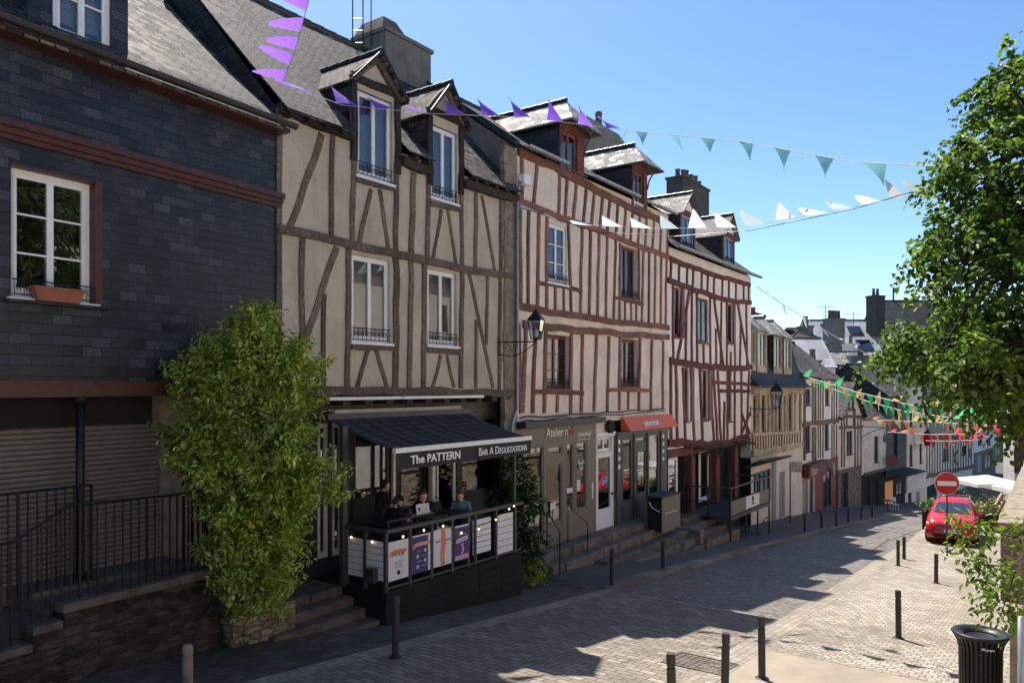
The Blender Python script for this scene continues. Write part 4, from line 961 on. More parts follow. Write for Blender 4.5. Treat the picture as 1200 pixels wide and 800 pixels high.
mb.hexa([P(a-.05, z1, -3.05), P(a+.9, z1, -3.05), P(a+.9, z1, -4.2), P(a-.05, z1, -4.2), P(a+.12, z1+.38, -3.2), P(a+.6, z1+.38, -3.2), P(a+.6, z1+.38, -4.05), P(a+.12, z1+.38, -4.05)]); fix_normals(build(mb, 'stone_cap', M['granitedk'], c))
mb = MB()
for k in range(5): mb.fbox(F2, a-.03, a-.0, z1-2.0, z1-.1, -3.15-k*.24, -3.07-k*.24)
build(mb, 'ribs', M['grey'], c)
mb = MB(); q0 = P(a-.35, z1-1.2, -3.9); 
for dx in (0, .28): mb.tube([q0+Vector((dx, 0, 0)), q0+Vector((dx, 0, 2.6))], .018, 5)
for k in range(5): mb.tube([q0+Vector((0, 0, .2+k*.33)), q0+Vector((.28, 0, .2+k*.33))], .014, 4)
mb.tube([q0+Vector((.5, 0, .8)), q0+Vector((.5, 0, 3.0))], .016, 5)
build(mb, 'roof_ladder', M['iron'], H2)
# stone quoin at the party wall and rain pipe
mb = MB(); k = 0; z = zb2-4.2
while z < 6.2:
    h = rnd.uniform(.16, .3); q = F2.u(590)+rnd.uniform(-.08, .03)*(k % 2)
    mb.fbox(F2, q, L+.02, z, z+h-.012, -.1, .03+rnd.uniform(0, .015)); z += h; k += 1
mb.fbox(F2, F2.u(592), L+.01, zb2-4.4, 6.2, -.15, .024)
build(mb, 'stone_quoin', M['granite'], H2)
mb = MB(); q = L-.06
mb.tube([P(q+.12, 5.4, .12), P(q, 5.15, .1), P(q, -.55, .1), P(q-.25, -.95, .12), P(q-.3, -4.3, .12)], .045, 8)
build(mb, 'rain_pipe', M['zinc'], H2, smooth=True)
# ground floor of the bar: glazed front
zf2 = -3.55; rec = .35
F2g = Facade(F2.pt(0, 0, -rec)[:2], F2.pt(L, 0, -rec)[:2]); gu = lambda px: F2.hit(px, 400, -rec)[0]
zg = F2.hit(450, 492, -rec)[1]
gl = [(gu(372), gu(386), zf2+.1, zg), (gu(389), gu(403), zf2+.1, zg), (gu(414), gu(459), -2.5, zg), (gu(466), gu(502), zf2+.7, zg), (gu(512), gu(536), zf2+.05, zg), (gu(540), gu(584), zf2+.8, zg)]
mb = MB(); wall(mb, F2g, 0, L, -4.9, zb2-.02, gl, 0, .12); mb.quad(F2.pt(0, zb2, -rec), F2.pt(L, zb2, -rec), F2.pt(L, zb2, 0), F2.pt(0, zb2, 0)); rear(mb, F2, 0, L, -5.6, zb2); build(mb, 'ground_storey', M['dkgrey'], H2)
mb = MB()
for a_ in gl: mb.quad(F2g.pt(a_[0], a_[2], -.9), F2g.pt(a_[1], a_[2], -.9), F2g.pt(a_[1], a_[3], -.9), F2g.pt(a_[0], a_[3], -.9))
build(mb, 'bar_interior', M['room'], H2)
for i, a_ in enumerate(gl): win(F2g, H2, 0, 0, 0, 0, rect=a_, fm='pvc' if i in (0, 1, 4) else 'dkgrey', leaves=1, back=None, sill=False, rail=False, glass='shopglass', rec=.05, name='shop_window')
mb = MB(); mb.fbox(F2, F2.u(391), F2.u(539), F2.hit(391, 490)[1], F2.hit(391, 480)[1], -.1, .05); build(mb, 'cream_fascia', M['beige'], H2)
mb = MB(); uu = .3
while uu < L-.4: mb.fbox(F2, uu, uu+.2, zb2-.26, zb2-.11, -.34, .03+rnd.uniform(0, .02)); uu += .62
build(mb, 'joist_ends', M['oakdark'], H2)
for a_, b_ in ((381, 466), (467, 562)):
    mb = MB(); mb.fbox(F2, F2.u(a_), F2.u(b_), F2.hit(500, 466.8)[1], F2.hit(500, 463.6)[1], .03, .14); tag(build(mb, 'rolled_awning_case', M['pvc']), 'slim white awning cassette under the beige house, '+('left one' if a_ < 400 else 'right one'), 'awning', 'awning cassettes under the jetty')
mb = MB(); mb.fbox(F2, F2.u(505, -rec+.1), F2.u(510, -rec+.1), zf2, zg, -rec+.02, -rec+.12); build(mb, 'pilaster', M['cream'], H2)

# ================================================================ 3 cream house with close red timbers
H3 = thing('red_timbered_house', F3.pt(F3.L/2, F3.g(F3.L/2)), 'cream half-timbered house with close-set faded red posts above two shops', 'house')
L = F3.L; zt = 6.32; zb3 = F3.hit(690, 480)[1]
V = dict(a=rect_of(F3, 641, 664, 260, 330), b=rect_of(F3, 727, 747, 286, 348), c=rect_of(F3, 640, 668, 391, 456), d=rect_of(F3, 727, 748, 396, 453))
mb = MB(); body(mb, F3, 0, L, zb3, zt, 7.6, list(V.values()), rev=.24, gable=(2.75, 3.8), ms=1, mr=0); build(mb, 'wall', [M['cream'], M['grey']], H3)
win(F3, H3, 0, 0, 0, 0, rect=V['a'], bars=2, back='dark', rail=.2, rec=.06)
for k in 'bcd': win(F3, H3, 0, 0, 0, 0, rect=V[k], fm='oxblood', bars=2 if k != 'b' else 0, back='dark' if k != 'c' else 'curtain', rail=.24, rec=.16)
posts(F3, H3, [((606, 177), (655, 199), (700, 224), (742, 246), (786, 264), .22), ((605, 236), (620, 241), (647, 251.5), (700, 270), (740, 286), (783, 301), .17), ((604, 358), (642.5, 366), (680, 371), (717.5, 376.5), (783, 384), .19), ((612, 379.5), (680, 386.5), (735, 391.5), (783, 395), .2)], 'redoak', 'timber_beam', .06)
posts(F3, H3, [((630, 332), (660, 336), (681, 341.5), .11), ((718.5, 349), (753, 356.5), .1), ((624, 459), (683, 460.5), .12), ((713, 457), (763, 457.5), .12)], 'redoak', 'sill_timber', .05)
rA = [(611, 182, 611, 234), (629, 190, 624.5, 241), (655, 200, 654, 253), (664.5, 204, 661.5, 256), (675, 209, 671, 260), (687, 214, 683, 264), (696.5, 219, 692.5, 268), (706, 224, 702, 271), (715, 229, 711, 275), (724, 234, 721, 279), (733, 238, 730, 282), (741, 242, 738, 285), (749.5, 247, 747, 288), (757.5, 251, 755.5, 291), (766, 255, 764, 294), (774.5, 258, 773, 297), (782, 262, 781.5, 299)]
posts(F3, H3, [((a_, b_), (c_, d_), .125) for a_, b_, c_, d_ in rA], 'redoak')
rB = [(609.5, 240, 609.5, 359), (619, 241, 618, 360), (631, 245, 629, 362), (640.5, 250, 640, 365), (665, 258, 669, 368), (681.5, 265, 679.5, 371), (691, 268, 690, 373), (701.5, 272, 699.5, 374), (711, 276, 709.5, 376), (721, 280, 718.5, 377), (726, 285, 725.5, 376), (748, 289, 748.5, 358), (753.5, 291, 751.5, 379), (760.5, 294, 759.5, 380), (767.5, 296, 766.5, 381), (774.5, 299, 773.5, 382), (780.5, 300, 779.5, 383)]
posts(F3, H3, [((a_, b_), (c_, d_), .12) for a_, b_, c_, d_ in rB], 'redoak')
posts(F3, H3, [((650, 336), (650, 366), .1), ((660, 338), (660, 367), .1), ((732, 353), (732, 378), .1), ((739, 355), (739, 378), .1), ((745, 356), (745, 379), .1)], 'redoak', n1=.03)
rC = [(607, 378, 610, 484), (615.5, 382, 611.5, 484), (627, 384, 623.5, 484), (639, 386, 637, 484), (669, 389, 668, 484), (682, 390, 680.5, 483), (698.5, 391, 695.5, 482), (713, 394, 711, 482), (726, 395, 725, 481), (749.5, 396, 748, 480), (763.5, 398, 762, 480), (776.5, 399, 776, 480)]
posts(F3, H3, [((a_, b_), (c_, d_), .145) for a_, b_, c_, d_ in rC], 'redoak')
posts(F3, H3, [((653, 462), (652, 483), .12), ((736, 459), (735.5, 480), .12)], 'redoak', n1=.03)
def reddormer(px0, px1, ytop, ybot, ap, wx0, wx1, wy0, wy1, depth=3.2):
    n = .02; u0, u1 = F3.u(px0), F3.u(px1); ze = F3.hit(px0, ytop)[1]; zb = F3.hit(px0, ybot)[1]; r_ = rect_of(F3, wx0, wx1, wy0, wy1)
    za = F3.hit(ap[0], ap[1], -.15)[1]
    d = dormer(F3, H3, u0, u1, zb, ze, za, depth, 'slate_wall', 'slate_pale', 'red4', 'hip', ops=[r_], n=n, foh=.55, over=.2, hip=.75)
    win(F3, d, 0, 0, 0, 0, rect=r_, fm='redoak', back='curtain', rec=.05, bars=0, sill=False)
    P = F3.pt
    for uu in (u0+.04, u1-.04): mb = MB(); mb.tube([P(uu, ze-.75, n+.02), P(uu, ze-.45, n+.08), P(uu, ze-.2, n+.26), P(uu, ze-.06, n+.5)], .03, 5); build(mb, 'bracket', M['oxblood'], d)
    mb = MB()
    mb.tube([P(u0, zb+.28, n+.12), P(u1, zb+.28, n+.12)], .02, 5)
    build(mb, 'guard_bar', M['oxblood'], d)
reddormer(655, 684, 139, 207, (664, 118), 657, 676, 150, 203)
reddormer(740, 758, 188, 250, (744, 170), 742, 754, 198, 243)
roof(F3, H3, 0, L, zt+.1, 9.1, 3.8, 7.6, M['slate_roof'], over=.3, flare=.15, side=.02, gaps=[(F3.u(655)-.03, F3.u(684)+.03), (F3.u(740)-.03, F3.u(758)+.03)])
mb = MB(); P = F3.pt
mb.hexa([P(-.12, 6.3, .12), P(.02, 6.3, .12), P(.02, 9.15, -3.85), P(-.12, 9.15, -3.85), P(-.12, 6.5, .12), P(.02, 6.5, .12), P(.02, 9.35, -3.85), P(-.12, 9.35, -3.85)]); fix_normals(build(mb, 'gable_verge', M['gutterdark'], H3))
gutter(F3, H3, .1, F3.u(654), zt+.05, .34); gutter(F3, H3, F3.u(685), F3.u(739), zt+.05, .34); gutter(F3, H3, F3.u(759), L, zt+.05, .34)
c, a, b, z1 = chimney(F3, H3, 688, 733, 143, 215, -3.3, .9, 'grey', cap=False)
mb = MB(); mb.hexa([F3.pt(a, z1, -3.3), F3.pt(b, z1, -3.3), F3.pt(b, z1, -4.2), F3.pt(a, z1, -4.2), F3.pt(a+.3, z1+.38, -3.5), F3.pt(b-.2, z1+.38, -3.5), F3.pt(b-.2, z1+.38, -4.0), F3.pt(a+.3, z1+.38, -4.0)]); fix_normals(build(mb, 'shoulder', M['grey'], c))
mb = MB(); mb.lathe(F3.pt((a+b)/2+.1, z1+.37, -3.75), [(.2, 0), (.16, .08), (.13, .45), (.16, .5), (.13, .62), (.09, .62)], 12); build(mb, 'chimney_pot', M['granitedk'], c)
# small white junction box and pipe joint on the facade corner
mb = MB(); u0, z0 = F3.hit(607, 216); mb.fbox(F3, u0, u0+.32, z0, z0+.26, .03, .2); tag(build(mb, 'junction_box', M['pvc']), 'small white box fixed at the top left corner of the red timbered facade', 'utility box')

# shops below
zfl = -4.47
Pg = lambda px, py: F3.hit(px, py)
H3g = H3
mb = MB(); s0, s1 = F3.u(606), F3.u(697.5); zs1 = F3.hit(621, 500)[1]; zs0 = F3.hit(621, 522.5)[1]
g1 = [(F3.u(609), F3.u(636), zfl+.35, zs0), (F3.u(640), F3.u(658), F3.hit(640, 536)[1], zs0-.04), (F3.u(640), F3.u(658), zfl+.55, F3.hit(640, 543)[1]), (F3.u(662), F3.u(671), zfl+.75, zs0), (F3.u(673.5), F3.u(686.5), zfl+.75, zs0)]
wall(mb, F3, 0.0, s1, zfl-1.2, zs1, g1, .03, .14); shop1 = build(mb, 'salon_shopfront', M['taupe'], H3); mb = MB(); rear(mb, F3, 0, L, -7, zb3); build(mb, 'rear_wall', M['grey'], H3)
mb = MB(); mb.fbox(F3, F3.u(604), F3.u(699), zs1, zs1+.16, -.02, .34); mb.fbox(F3, F3.u(604), F3.u(699), zs1-.03, zs1-.002, -.02, .2); build(mb, 'canopy', M['gutterdark'], shop1)
for i, a_ in enumerate(g1): win(F3, shop1, 0, 0, 0, 0, rect=a_, fm='taupe', leaves=1, back='curtain' if i in (3, 4) and False else None, sill=False, glass='shopglass', rec=.02, fw=.03, name='glazing', n=.03)
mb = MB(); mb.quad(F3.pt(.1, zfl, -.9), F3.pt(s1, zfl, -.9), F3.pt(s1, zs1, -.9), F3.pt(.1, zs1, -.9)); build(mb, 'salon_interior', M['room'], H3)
sg = text("Atelier n°", F3, F3.u(652.5), F3.hit(652, 505.5)[1], .25, 'textw', H3, n=.05, name='sign_lettering', width=F3.u(663.5)-F3.u(635.5))
text("8", F3, F3.u(668.5), F3.hit(668, 503)[1], .3, 'textr', H3, n=.05, name='sign_number', width=.26)
text("Schwarzkopf", F3, F3.u(683), F3.hit(683, 508.5)[1]+.02, .15, 'textw', H3, n=.05, name='small_lettering', width=F3.u(691)-F3.u(675))
text("PROFESSIONAL", F3, F3.u(683), F3.hit(683, 514.2)[1], .04, 'textw', H3, n=.05, name='small_lettering', width=F3.u(690)-F3.u(676))
text("Coiffeur", F3, F3.u(680), F3.hit(680, 525)[1], .07, 'textw', H3, n=.03, name='window_lettering', width=.34)
text("Rue du\nPort", F3, F3.u(680), F3.hit(680, 541)[1], .12, 'textw', H3, n=.03, name='window_lettering', width=.36)
for a_, b_, c_, d_ in ((675, 679, 575.5, 562), (644, 650, 597, 589), (663, 670, 578, 572)): mb = MB(); mb.fbox(F3, F3.u(a_), F3.u(b_), F3.hit(a_, c_)[1], F3.hit(a_, d_)[1], .025, .031); build(mb, 'notice', M['paper'], H3)
mb = MB(); wall(mb, F3, 0, L, zs1, zb3, [], .004); build(mb, 'render_strip', M['cream'], H3)
mb = MB(); mb.fbox(F3, F3.u(692.3), F3.u(694), F3.hit(693, 584)[1], F3.hit(693, 565)[1], .032, .04); build(mb, 'vertical_notice', M['paper'], H3)
mb = MB(); mb.fbox(F3, F3.u(662), F3.u(686.5), zfl+.76, zfl+1.25, -.02, -.012); build(mb, 'frosted_band', M['curtain'], H3)
# white door between the shops
wd0, wd1 = F3.u(698.5), F3.u(717.5); zw1 = F3.hit(698, 512)[1]; mb = MB()
ops = [(wd0+.02, wd1-.02, zfl, F3.hit(698, 532)[1]), (wd0+.08, wd1-.08, F3.hit(698, 530)[1], zw1-.03)]
wall(mb, F3, s1, F3.u(719), zfl-1.2, zb3+.0, ops, .01, .12); build(mb, 'plaster_bay', M['cream'], H3)
dr = MB(); a_, b_, c_, d_ = ops[0]; nn = -.06
dr.fbox(F3, a_, a_+.12, c_, d_, nn, nn+.06); dr.fbox(F3, b_-.12, b_, c_, d_, nn, nn+.06); dr.fbox(F3, a_+.12, b_-.12, d_-.14, d_, nn, nn+.06); dr.fbox(F3, a_+.12, b_-.12, c_, c_+.62, nn, nn+.045); dr.fbox(F3, a_+.2, b_-.2, c_+.1, c_+.52, nn+.045, nn+.06)
door = build(dr, 'white_door', M['pvc'], H3)
mb = MB(); mb.quad(*[F3.pt(x, z, nn+.02) for x, z in ((a_+.12, c_+.6), (b_-.12, c_+.6), (b_-.12, d_-.12), (a_+.12, d_-.12))]); build(mb, 'pane', M['shopglass'], door)
mb = MB(); mb.ball(F3.pt(b_-.06, c_+1.05, nn+.11), .04); build(mb, 'handle', M['iron'], door)
win(F3, H3, 0, 0, 0, 0, rect=ops[1], fm='pvc', leaves=2, back='dark', sill=False, glass='shopglass', rec=.05, name='transom_window', fw=.03)
mb = MB(); mb.fbox(F3, s1-.05, F3.u(719)+.05, zw1, zw1+.13, .0, .07); build(mb, 'white_cornice', M['pvc'], H3)
mb = MB(); mb.fbox(F3, s1+.1, F3.u(719)+.1, zfl-1.2, zfl-.02, 0, .02); build(mb, 'plinth', M['granitedk'], H3)
mb = MB(); q = F3.hit(711.5, 499.5); mb.lathe(F3.pt(q[0], q[1], .12), [(.21, -.05), (.21, .05)], 20, ax=(F3.e, Vector((0, 0, 1)), F3.n)); tag(build(mb, 'round_shop_sign', M['dark']), 'small dark round sign between the salon fascia and the orange sign', 'sign')
# charcoal shop with orange sign
k0, k1 = F3.u(719), F3.u(780); zk1 = F3.hit(723, 506)[1]; zk2 = F3.hit(728, 513)[1]
g2 = [(F3.u(726.5), F3.u(738.5), F3.hit(727, 590)[1], zk2), (F3.u(742), F3.u(755), F3.hit(742, 521)[1], zk2+.02), (F3.u(743), F3.u(755), zfl+.75, F3.hit(743, 527)[1]), (F3.u(757.5), F3.u(770), F3.hit(758, 582)[1], zk2+.05)]
mb = MB(); wall(mb, F3, k0, k1, zfl-1.2, zk1, g2, .06, .16); mb.quad(F3.pt(k0, zfl-1.2, 0), F3.pt(k0, zfl-1.2, .06), F3.pt(k0, zk1, .06), F3.pt(k0, zk1, 0)); mb.quad(F3.pt(k1, zfl-1.2, .06), F3.pt(k1, zfl-1.2, 0), F3.pt(k1, zk1, 0), F3.pt(k1, zk1, .06))
sh2 = build(mb, 'charcoal_shopfront', M['charc'], H3)
for a_ in g2: win(F3, sh2, 0, 0, 0, 0, rect=a_, fm='charc', leaves=1, back=None, sill=False, glass='shopglass', rec=.0, fw=.035, name='glazing', n=.06)
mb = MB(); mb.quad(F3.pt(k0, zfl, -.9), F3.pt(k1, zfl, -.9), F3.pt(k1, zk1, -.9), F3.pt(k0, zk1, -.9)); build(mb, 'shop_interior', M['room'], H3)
mb = MB()
for a_, b_ in ((720, 724), (740, 741.5), (755.8, 757), (771.5, 778)): mb.fbox(F3, F3.u(a_), F3.u(b_), zfl+.0, zk1, .06, .11)
mb.fbox(F3, k0, k1, zk1-.1, zk1, .06, .16)
for a_, b_ in ((726, 739), (743, 755), (757, 771)): mb.fbox(F3, F3.u(a_)+.06, F3.u(b_)-.06, zfl+.1, zfl+.55, .06, .085)
build(mb, 'pilasters', M['charc'], sh2)
mb = MB()
for uu in (F3.u(722), F3.u(774)):
    for k in range(4):
        z = zk2-.1-k*.27; mb.lathe(F3.pt(uu, z, .112), [(.075, 0), (.075, .006)], 12, ax=(F3.e, Vector((0, 0, 1)), F3.n))
build(mb, 'white_round_marks', M['textw'], sh2)
a_, z1_ = F3.hit(726.5, 489); b_ = F3.u(783.5); z0_ = F3.hit(723, 505)[1]; mb = MB(); P = F3.pt
sgn = thing('orange_shop_sign', P((a_+b_)/2, z0_, .1), 'long orange tilted sign board above the charcoal shopfront', 'sign')
mb.hexa([P(a_, z0_, .4), P(b_, z0_, .4), P(b_, z0_, 0.02), P(a_, z0_, 0.02), P(a_, z1_, .1), P(b_, z1_, .1), P(b_, z1_, .02), P(a_, z1_, .02)]); fix_normals(build(mb, 'board', M['orange'], sgn))
text("pattern bowl", F3, F3.u(755), (z0_+z1_)/2, .2, 'textw', sgn, n=.262, name='lettering', width=1.25, shear=.35, tilt=-(.3/(z1_-z0_)), bold=.004)
# cable run above the shops
mb = MB(); pts = [P(F3.u(x), F3.hit(x, y)[1]+rnd.uniform(-.03, .03), .09) for x, y in [(606+i*9, 489-i*.55) for i in range(20)]]; mb.tube(pts, .02, 5); pts = [p+Vector((0, 0, -.09+rnd.uniform(-.05, .04))) for p in pts]; mb.tube(pts, .016, 5)
build(mb, 'cables', M['iron'], H3)

# ================================================================ 4 white house with oxide red timbers
H4 = thing('white_half_timbered_house', F4.pt(F4.L/2, F4.g(F4.L/2)), 'narrow white half-timbered house with dark red leaning timbers and a bowed jetty', 'house')
L = F4.L; zt4 = F4.hit(786, 290)[1]; zb4 = F4.hit(830, 519)[1]
U = [rect_of(F4, 790, 797, 336, 395), rect_of(F4, 817, 830, 348, 401), rect_of(F4, 852, 858.5, 355, 402), rect_of(F4, 802, 807, 430, 494), rect_of(F4, 822, 829, 433, 493), rect_of(F4, 853.5, 857.5, 433, 494)]
mb = MB(); body(mb, F4, 0, L, zb4, zt4, 6.5, U, rev=.2, gable=(2.6, 3.2)); build(mb, 'wall', M['white'], H4)
for i, a_ in enumerate(U): win(F4, H4, 0, 0, 0, 0, rect=a_, fm='oxblood' if i != 1 else 'oak', leaves=2 if i == 1 else 1, bars=1 if i == 1 else 0, back='curtain', sill=True, sillm='oxblood', rec=.06)
posts(F4, H4, [((784, 303), (829.5, 320.5), (878, 334), .19), ((782, 328), (797, 334), (815, 340.5), (840, 348.5), (858, 353), (879, 354.5), .2), ((784, 422), (802, 426), (820, 428.5), (860, 432), (880, 430), .24), ((782, 518.5), (830, 521), (850, 518.5), (876, 511), .3)], 'red4', 'timber_beam', .08)
posts(F4, H4, [((833, 448), (878, 450), .14), ((843, 457.5), (878, 458), .14)], 'red4', 'short_rail', .06)
tp = [(786, 305, 785, 327), (795.5, 308, 795, 331), (805, 312, 804.5, 337), (812, 315, 811, 339), (822, 318, 821.5, 341), (829, 321, 828.5, 344), (836.5, 323, 836, 347), (846, 326, 845.5, 349), (854, 328, 853.5, 351), (862, 331, 862, 353), (871, 333, 871, 354), (877, 334, 877, 354)]
posts(F4, H4, [((a_, b_), (c_, d_), .15) for a_, b_, c_, d_ in tp], 'red4')
tq = [(788, 332, 788.5, 422), (798.5, 336, 797, 396), (804, 360, 803, 425), (810, 342, 810, 427), (816, 344, 816.5, 427), (831.5, 346, 832, 430), (824, 402, 824, 428), (838.5, 385, 838.5, 430), (845, 354, 844, 431), (851, 354, 851.5, 431), (860, 356, 861, 431), (867.5, 380, 866.5, 431), (874, 357, 875, 431), (856, 412, 856, 431)]
posts(F4, H4, [((a_, b_), (c_, d_), .16) for a_, b_, c_, d_ in tq], 'red4')
posts(F4, H4, [((807, 342), (793, 423), .16), ((836, 350), (847.5, 431), .15), ((864, 356), (877, 430), .15)], 'red4', 'timber_brace', .05)
tr = [(785.5, 424, 786, 517), (791.5, 427, 793, 517), (799.5, 430, 803, 518), (809, 430, 813.5, 519), (819.5, 431, 823, 519), (832, 432, 836, 519), (835.5, 432, 840.5, 519), (840.5, 434, 844.5, 519), (852, 434, 852, 517), (860.5, 433, 860.5, 515), (868.5, 434, 868.5, 513), (877.5, 434, 874.5, 508), (848.5, 470, 848, 518)]
posts(F4, H4, [((a_, b_), (c_, d_), .2) for a_, b_, c_, d_ in tr], 'red4')
posts(F4, H4, [((868, 484), (878, 508), .14), ((878, 484), (868, 508), .14)], 'red4', 'timber_brace', .06)
for a_, b_, k in ((809, 812.5, 3), (829.5, 834, 4), (798, 801, 0), (858.5, 861, 2)): mb = MB(); mb.fbox(F4, F4.u(a_), F4.u(b_), U[k][2], U[k][3], .0, .05); build(mb, 'open_shutter', M['oxblood'], H4)
roof(F4, H4, 0, L, zt4+.1, zt4+3.0, 3.4, 6.5, M['slate_roof'], over=.35, flare=.3, side=.15)
gutter(F4, H4, -.1, L+.2, zt4+.02, .42, M['zinc'], .09)
for px0, px1, ap, ev, wx, wy in ((797, 815, (806, 227), 246, (799, 813), (250, 288)), (847, 861, (855, 253), 272, (849, 859.5), (276, 306))):
    n = -.3; u0, u1 = F4.u(px0, n), F4.u(px1, n); ze = F4.hit(px0, ev, n)[1]; za = F4.hit(ap[0], ap[1], n)[1]; r_ = rect_of(F4, wx[0], wx[1], wy[0], wy[1], n)
    d = dormer(F4, H4, u0, u1, zt4-.2, ze, za, 3.0, 'slate_dark', 'slate_pale', 'red4', 'gable', ops=[r_], n=n, foh=.2, over=.12)
    win(F4, d, 0, 0, 0, 0, rect=r_, fm='zinc', back='dark', rec=.04, n=n, rail=.2)
    mb = MB(); uc = (u0+u1)/2; P = F4.pt; mb.add([P(u0+.15, ze+.1, n+.02), P(u1-.15, ze+.1, n+.02), P(uc, za-.25, n+.02)], [(0, 1, 2)]); build(mb, 'pink_gable_panel', M['white'], d)
chimney(F4, H4, 779+22, 831, 205, 262, -3.2, .9, 'darkrender', pots=(.1, .3, .42, .6, .78, .92), poth=.55, potr=.13, potm='granitedk')
# ground storey: red posts, glazed door, door with white frame
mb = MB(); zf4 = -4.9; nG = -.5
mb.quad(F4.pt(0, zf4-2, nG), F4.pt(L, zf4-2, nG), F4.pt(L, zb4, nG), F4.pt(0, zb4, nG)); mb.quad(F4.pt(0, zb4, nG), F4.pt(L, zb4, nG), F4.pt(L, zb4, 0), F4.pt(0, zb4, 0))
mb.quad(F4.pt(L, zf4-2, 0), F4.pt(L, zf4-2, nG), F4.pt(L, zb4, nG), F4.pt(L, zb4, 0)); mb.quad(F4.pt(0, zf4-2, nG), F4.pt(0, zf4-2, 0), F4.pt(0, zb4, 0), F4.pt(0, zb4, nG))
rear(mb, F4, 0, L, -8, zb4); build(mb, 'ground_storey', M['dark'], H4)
for px, w_ in ((812, .42), (841, .34), (863, .42)):
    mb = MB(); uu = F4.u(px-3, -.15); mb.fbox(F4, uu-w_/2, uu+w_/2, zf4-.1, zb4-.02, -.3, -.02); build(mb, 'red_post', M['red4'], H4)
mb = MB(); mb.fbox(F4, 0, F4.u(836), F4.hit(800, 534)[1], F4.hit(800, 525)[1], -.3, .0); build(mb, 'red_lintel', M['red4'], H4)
win(F4, H4, 0, 0, 0, 0, rect=(F4.u(779+5), F4.u(797), zf4+.1, F4.hit(790, 534)[1]), fm='pvc', leaves=1, back=None, sill=False, glass='shopglass', rec=.0, fw=.14, name='shop_window', n=-.1)
win(F4, H4, 0, 0, 0, 0, rect=(F4.u(829), F4.u(849), zf4+.1, F4.hit(835, 526)[1]), fm='pvc', leaves=2, back=None, sill=False, glass='shopglass', rec=.0, fw=.1, name='glazed_door', n=-.35)
# ================================================================ 5 ochre house with new wood and mansard
C5 = plan(940, 45.2); F5 = Facade(C4, C5); L = F5.L; P = F5.pt
H5 = thing('mansard_house', P(L/2, F5.g(L/2)), 'ochre house with pale new wooden posts and a dark slate mansard with four wooden dormers', 'house')
zt5 = F5.hit(900, 453)[1]; zb5 = F5.hit(900, 531)[1]
W5 = [rect_of(F5, 882.5, 887.5, 463, 508), rect_of(F5, 891.5, 898, 463, 508), rect_of(F5, 911, 917, 461.5, 506), rect_of(F5, 923, 929, 461, 505)]
mb = MB(); body(mb, F5, 0, L, zb5, zt5, 6.5, W5, rev=.22); build(mb, 'wall', M['yellow'], H5)
for a_ in W5: win(F5, H5, 0, 0, 0, 0, rect=a_, fm='midoak', leaves=2, back='dark', sill=True, rec=.1, sillm='newoak')
for px in (889, 900, 904.5, 909, 919, 921.5, 931, 937): beam(F5, H5, [(px, 455), (px, 507)], .32, M['newoak'], n1=.1)
beam(F5, H5, [(880, 457.5), (939, 456.8)], .42, M['newoak'], n1=.16, name='timber_beam'); beam(F5, H5, [(880, 509), (939, 505.5)], .16, M['newoak'], n1=.12, name='timber_beam'); beam(F5, H5, [(880, 531.5), (939, 519.5)], .34, M['newoak'], n1=.14, name='timber_beam')
px = 881.5
while px < 939: beam(F5, H5, [(px, 509-(px-880)*.055), (px, 531-(px-880)*.2)], .11, M['midoak'], n1=.05, name='baluster_post'); px += 3.1
# mansard skirt
mb = MB(); prof = [(.42, zt5+.05), (.12, zt5+.35), (-.25, zt5+1.1), (-.5, zt5+2.0), (-.75, zt5+2.95), (-3.2, zt5+3.9), (-6.5, zt5+2.9), (-6.6, zt5)]
K = 10
for i in range(len(prof)-1):
    for k in range(K):
        a = -.05+(L+.1)*k/K; b = -.05+(L+.1)*(k+1)/K; mb.quad(P(a, prof[i][1], prof[i][0]), P(b, prof[i][1], prof[i][0]), P(b, prof[i+1][1], prof[i+1][0]), P(a, prof[i+1][1], prof[i+1][0]))
for u, q in ((-.05, 1), (L+.05, -1)):
    v = [P(u, z, n) for n, z in prof]; v = v if q < 0 else v[::-1]; mb.add(v, [tuple(range(len(v)))])
build(mb, 'mansard_roof', M['slate_dark'], H5)
gutter(F5, H5, -.1, L+.1, zt5+.05, .5, M['gutterdark'], .1)
for a_ in ((880.5, 885.5, 385, 428), (888.5, 898, 388, 430), (907.5, 916, 393, 432), (919.3, 927.2, 396, 433)):
    r_ = rect_of(F5, *a_, n=-.05); ex = .14
    d = dormer(F5, H5, r_[0]-ex, r_[1]+ex, r_[2]-.25, r_[3]+.12, r_[3]+1.05, 1.6, 'slate_dark', 'slate_pale', 'newoak', 'hip', ops=[r_], n=-.05, foh=.12, over=.12, hip=.9, capm='zinc')
    win(F5, d, 0, 0, 0, 0, rect=r_, fm='newoak', leaves=2, back='blind', sill=False, rec=.06, n=-.05)
# ground storey
mb = MB(); gg = [(F5.u(861+20), F5.u(904), F5.hit(890, 590)[1], F5.hit(890, 553)[1]), (F5.u(913.5), F5.u(920.5), F5.hit(916, 608)[1], F5.hit(916, 553)[1])]
wall(mb, F5, 0, L, -9, zb5, gg, -.03, .25); mb.quad(P(L, -9, -.03), P(L, -9, -6), P(L, zb5, -6), P(L, zb5, -.03)); rear(mb, F5, 0, L, -10, zb5); build(mb, 'ground_storey', M['cream'], H5)
win(F5, H5, 0, 0, 0, 0, rect=gg[0], fm='dkgrey', leaves=4, back='room', sill=False, glass='shopglass', rec=.1, name='shop_window')
a_ = gg[1]; mb = MB(); mb.fbox(F5, *a_, -.2, -.14); build(mb, 'grey_door', M['greydoor'], H5)
mb = MB(); mb.fbox(F5, F5.u(905), F5.u(909), -8.2, zb5-.3, -.03, .03); build(mb, 'lilac_pilaster', M['greydoor'], H5)
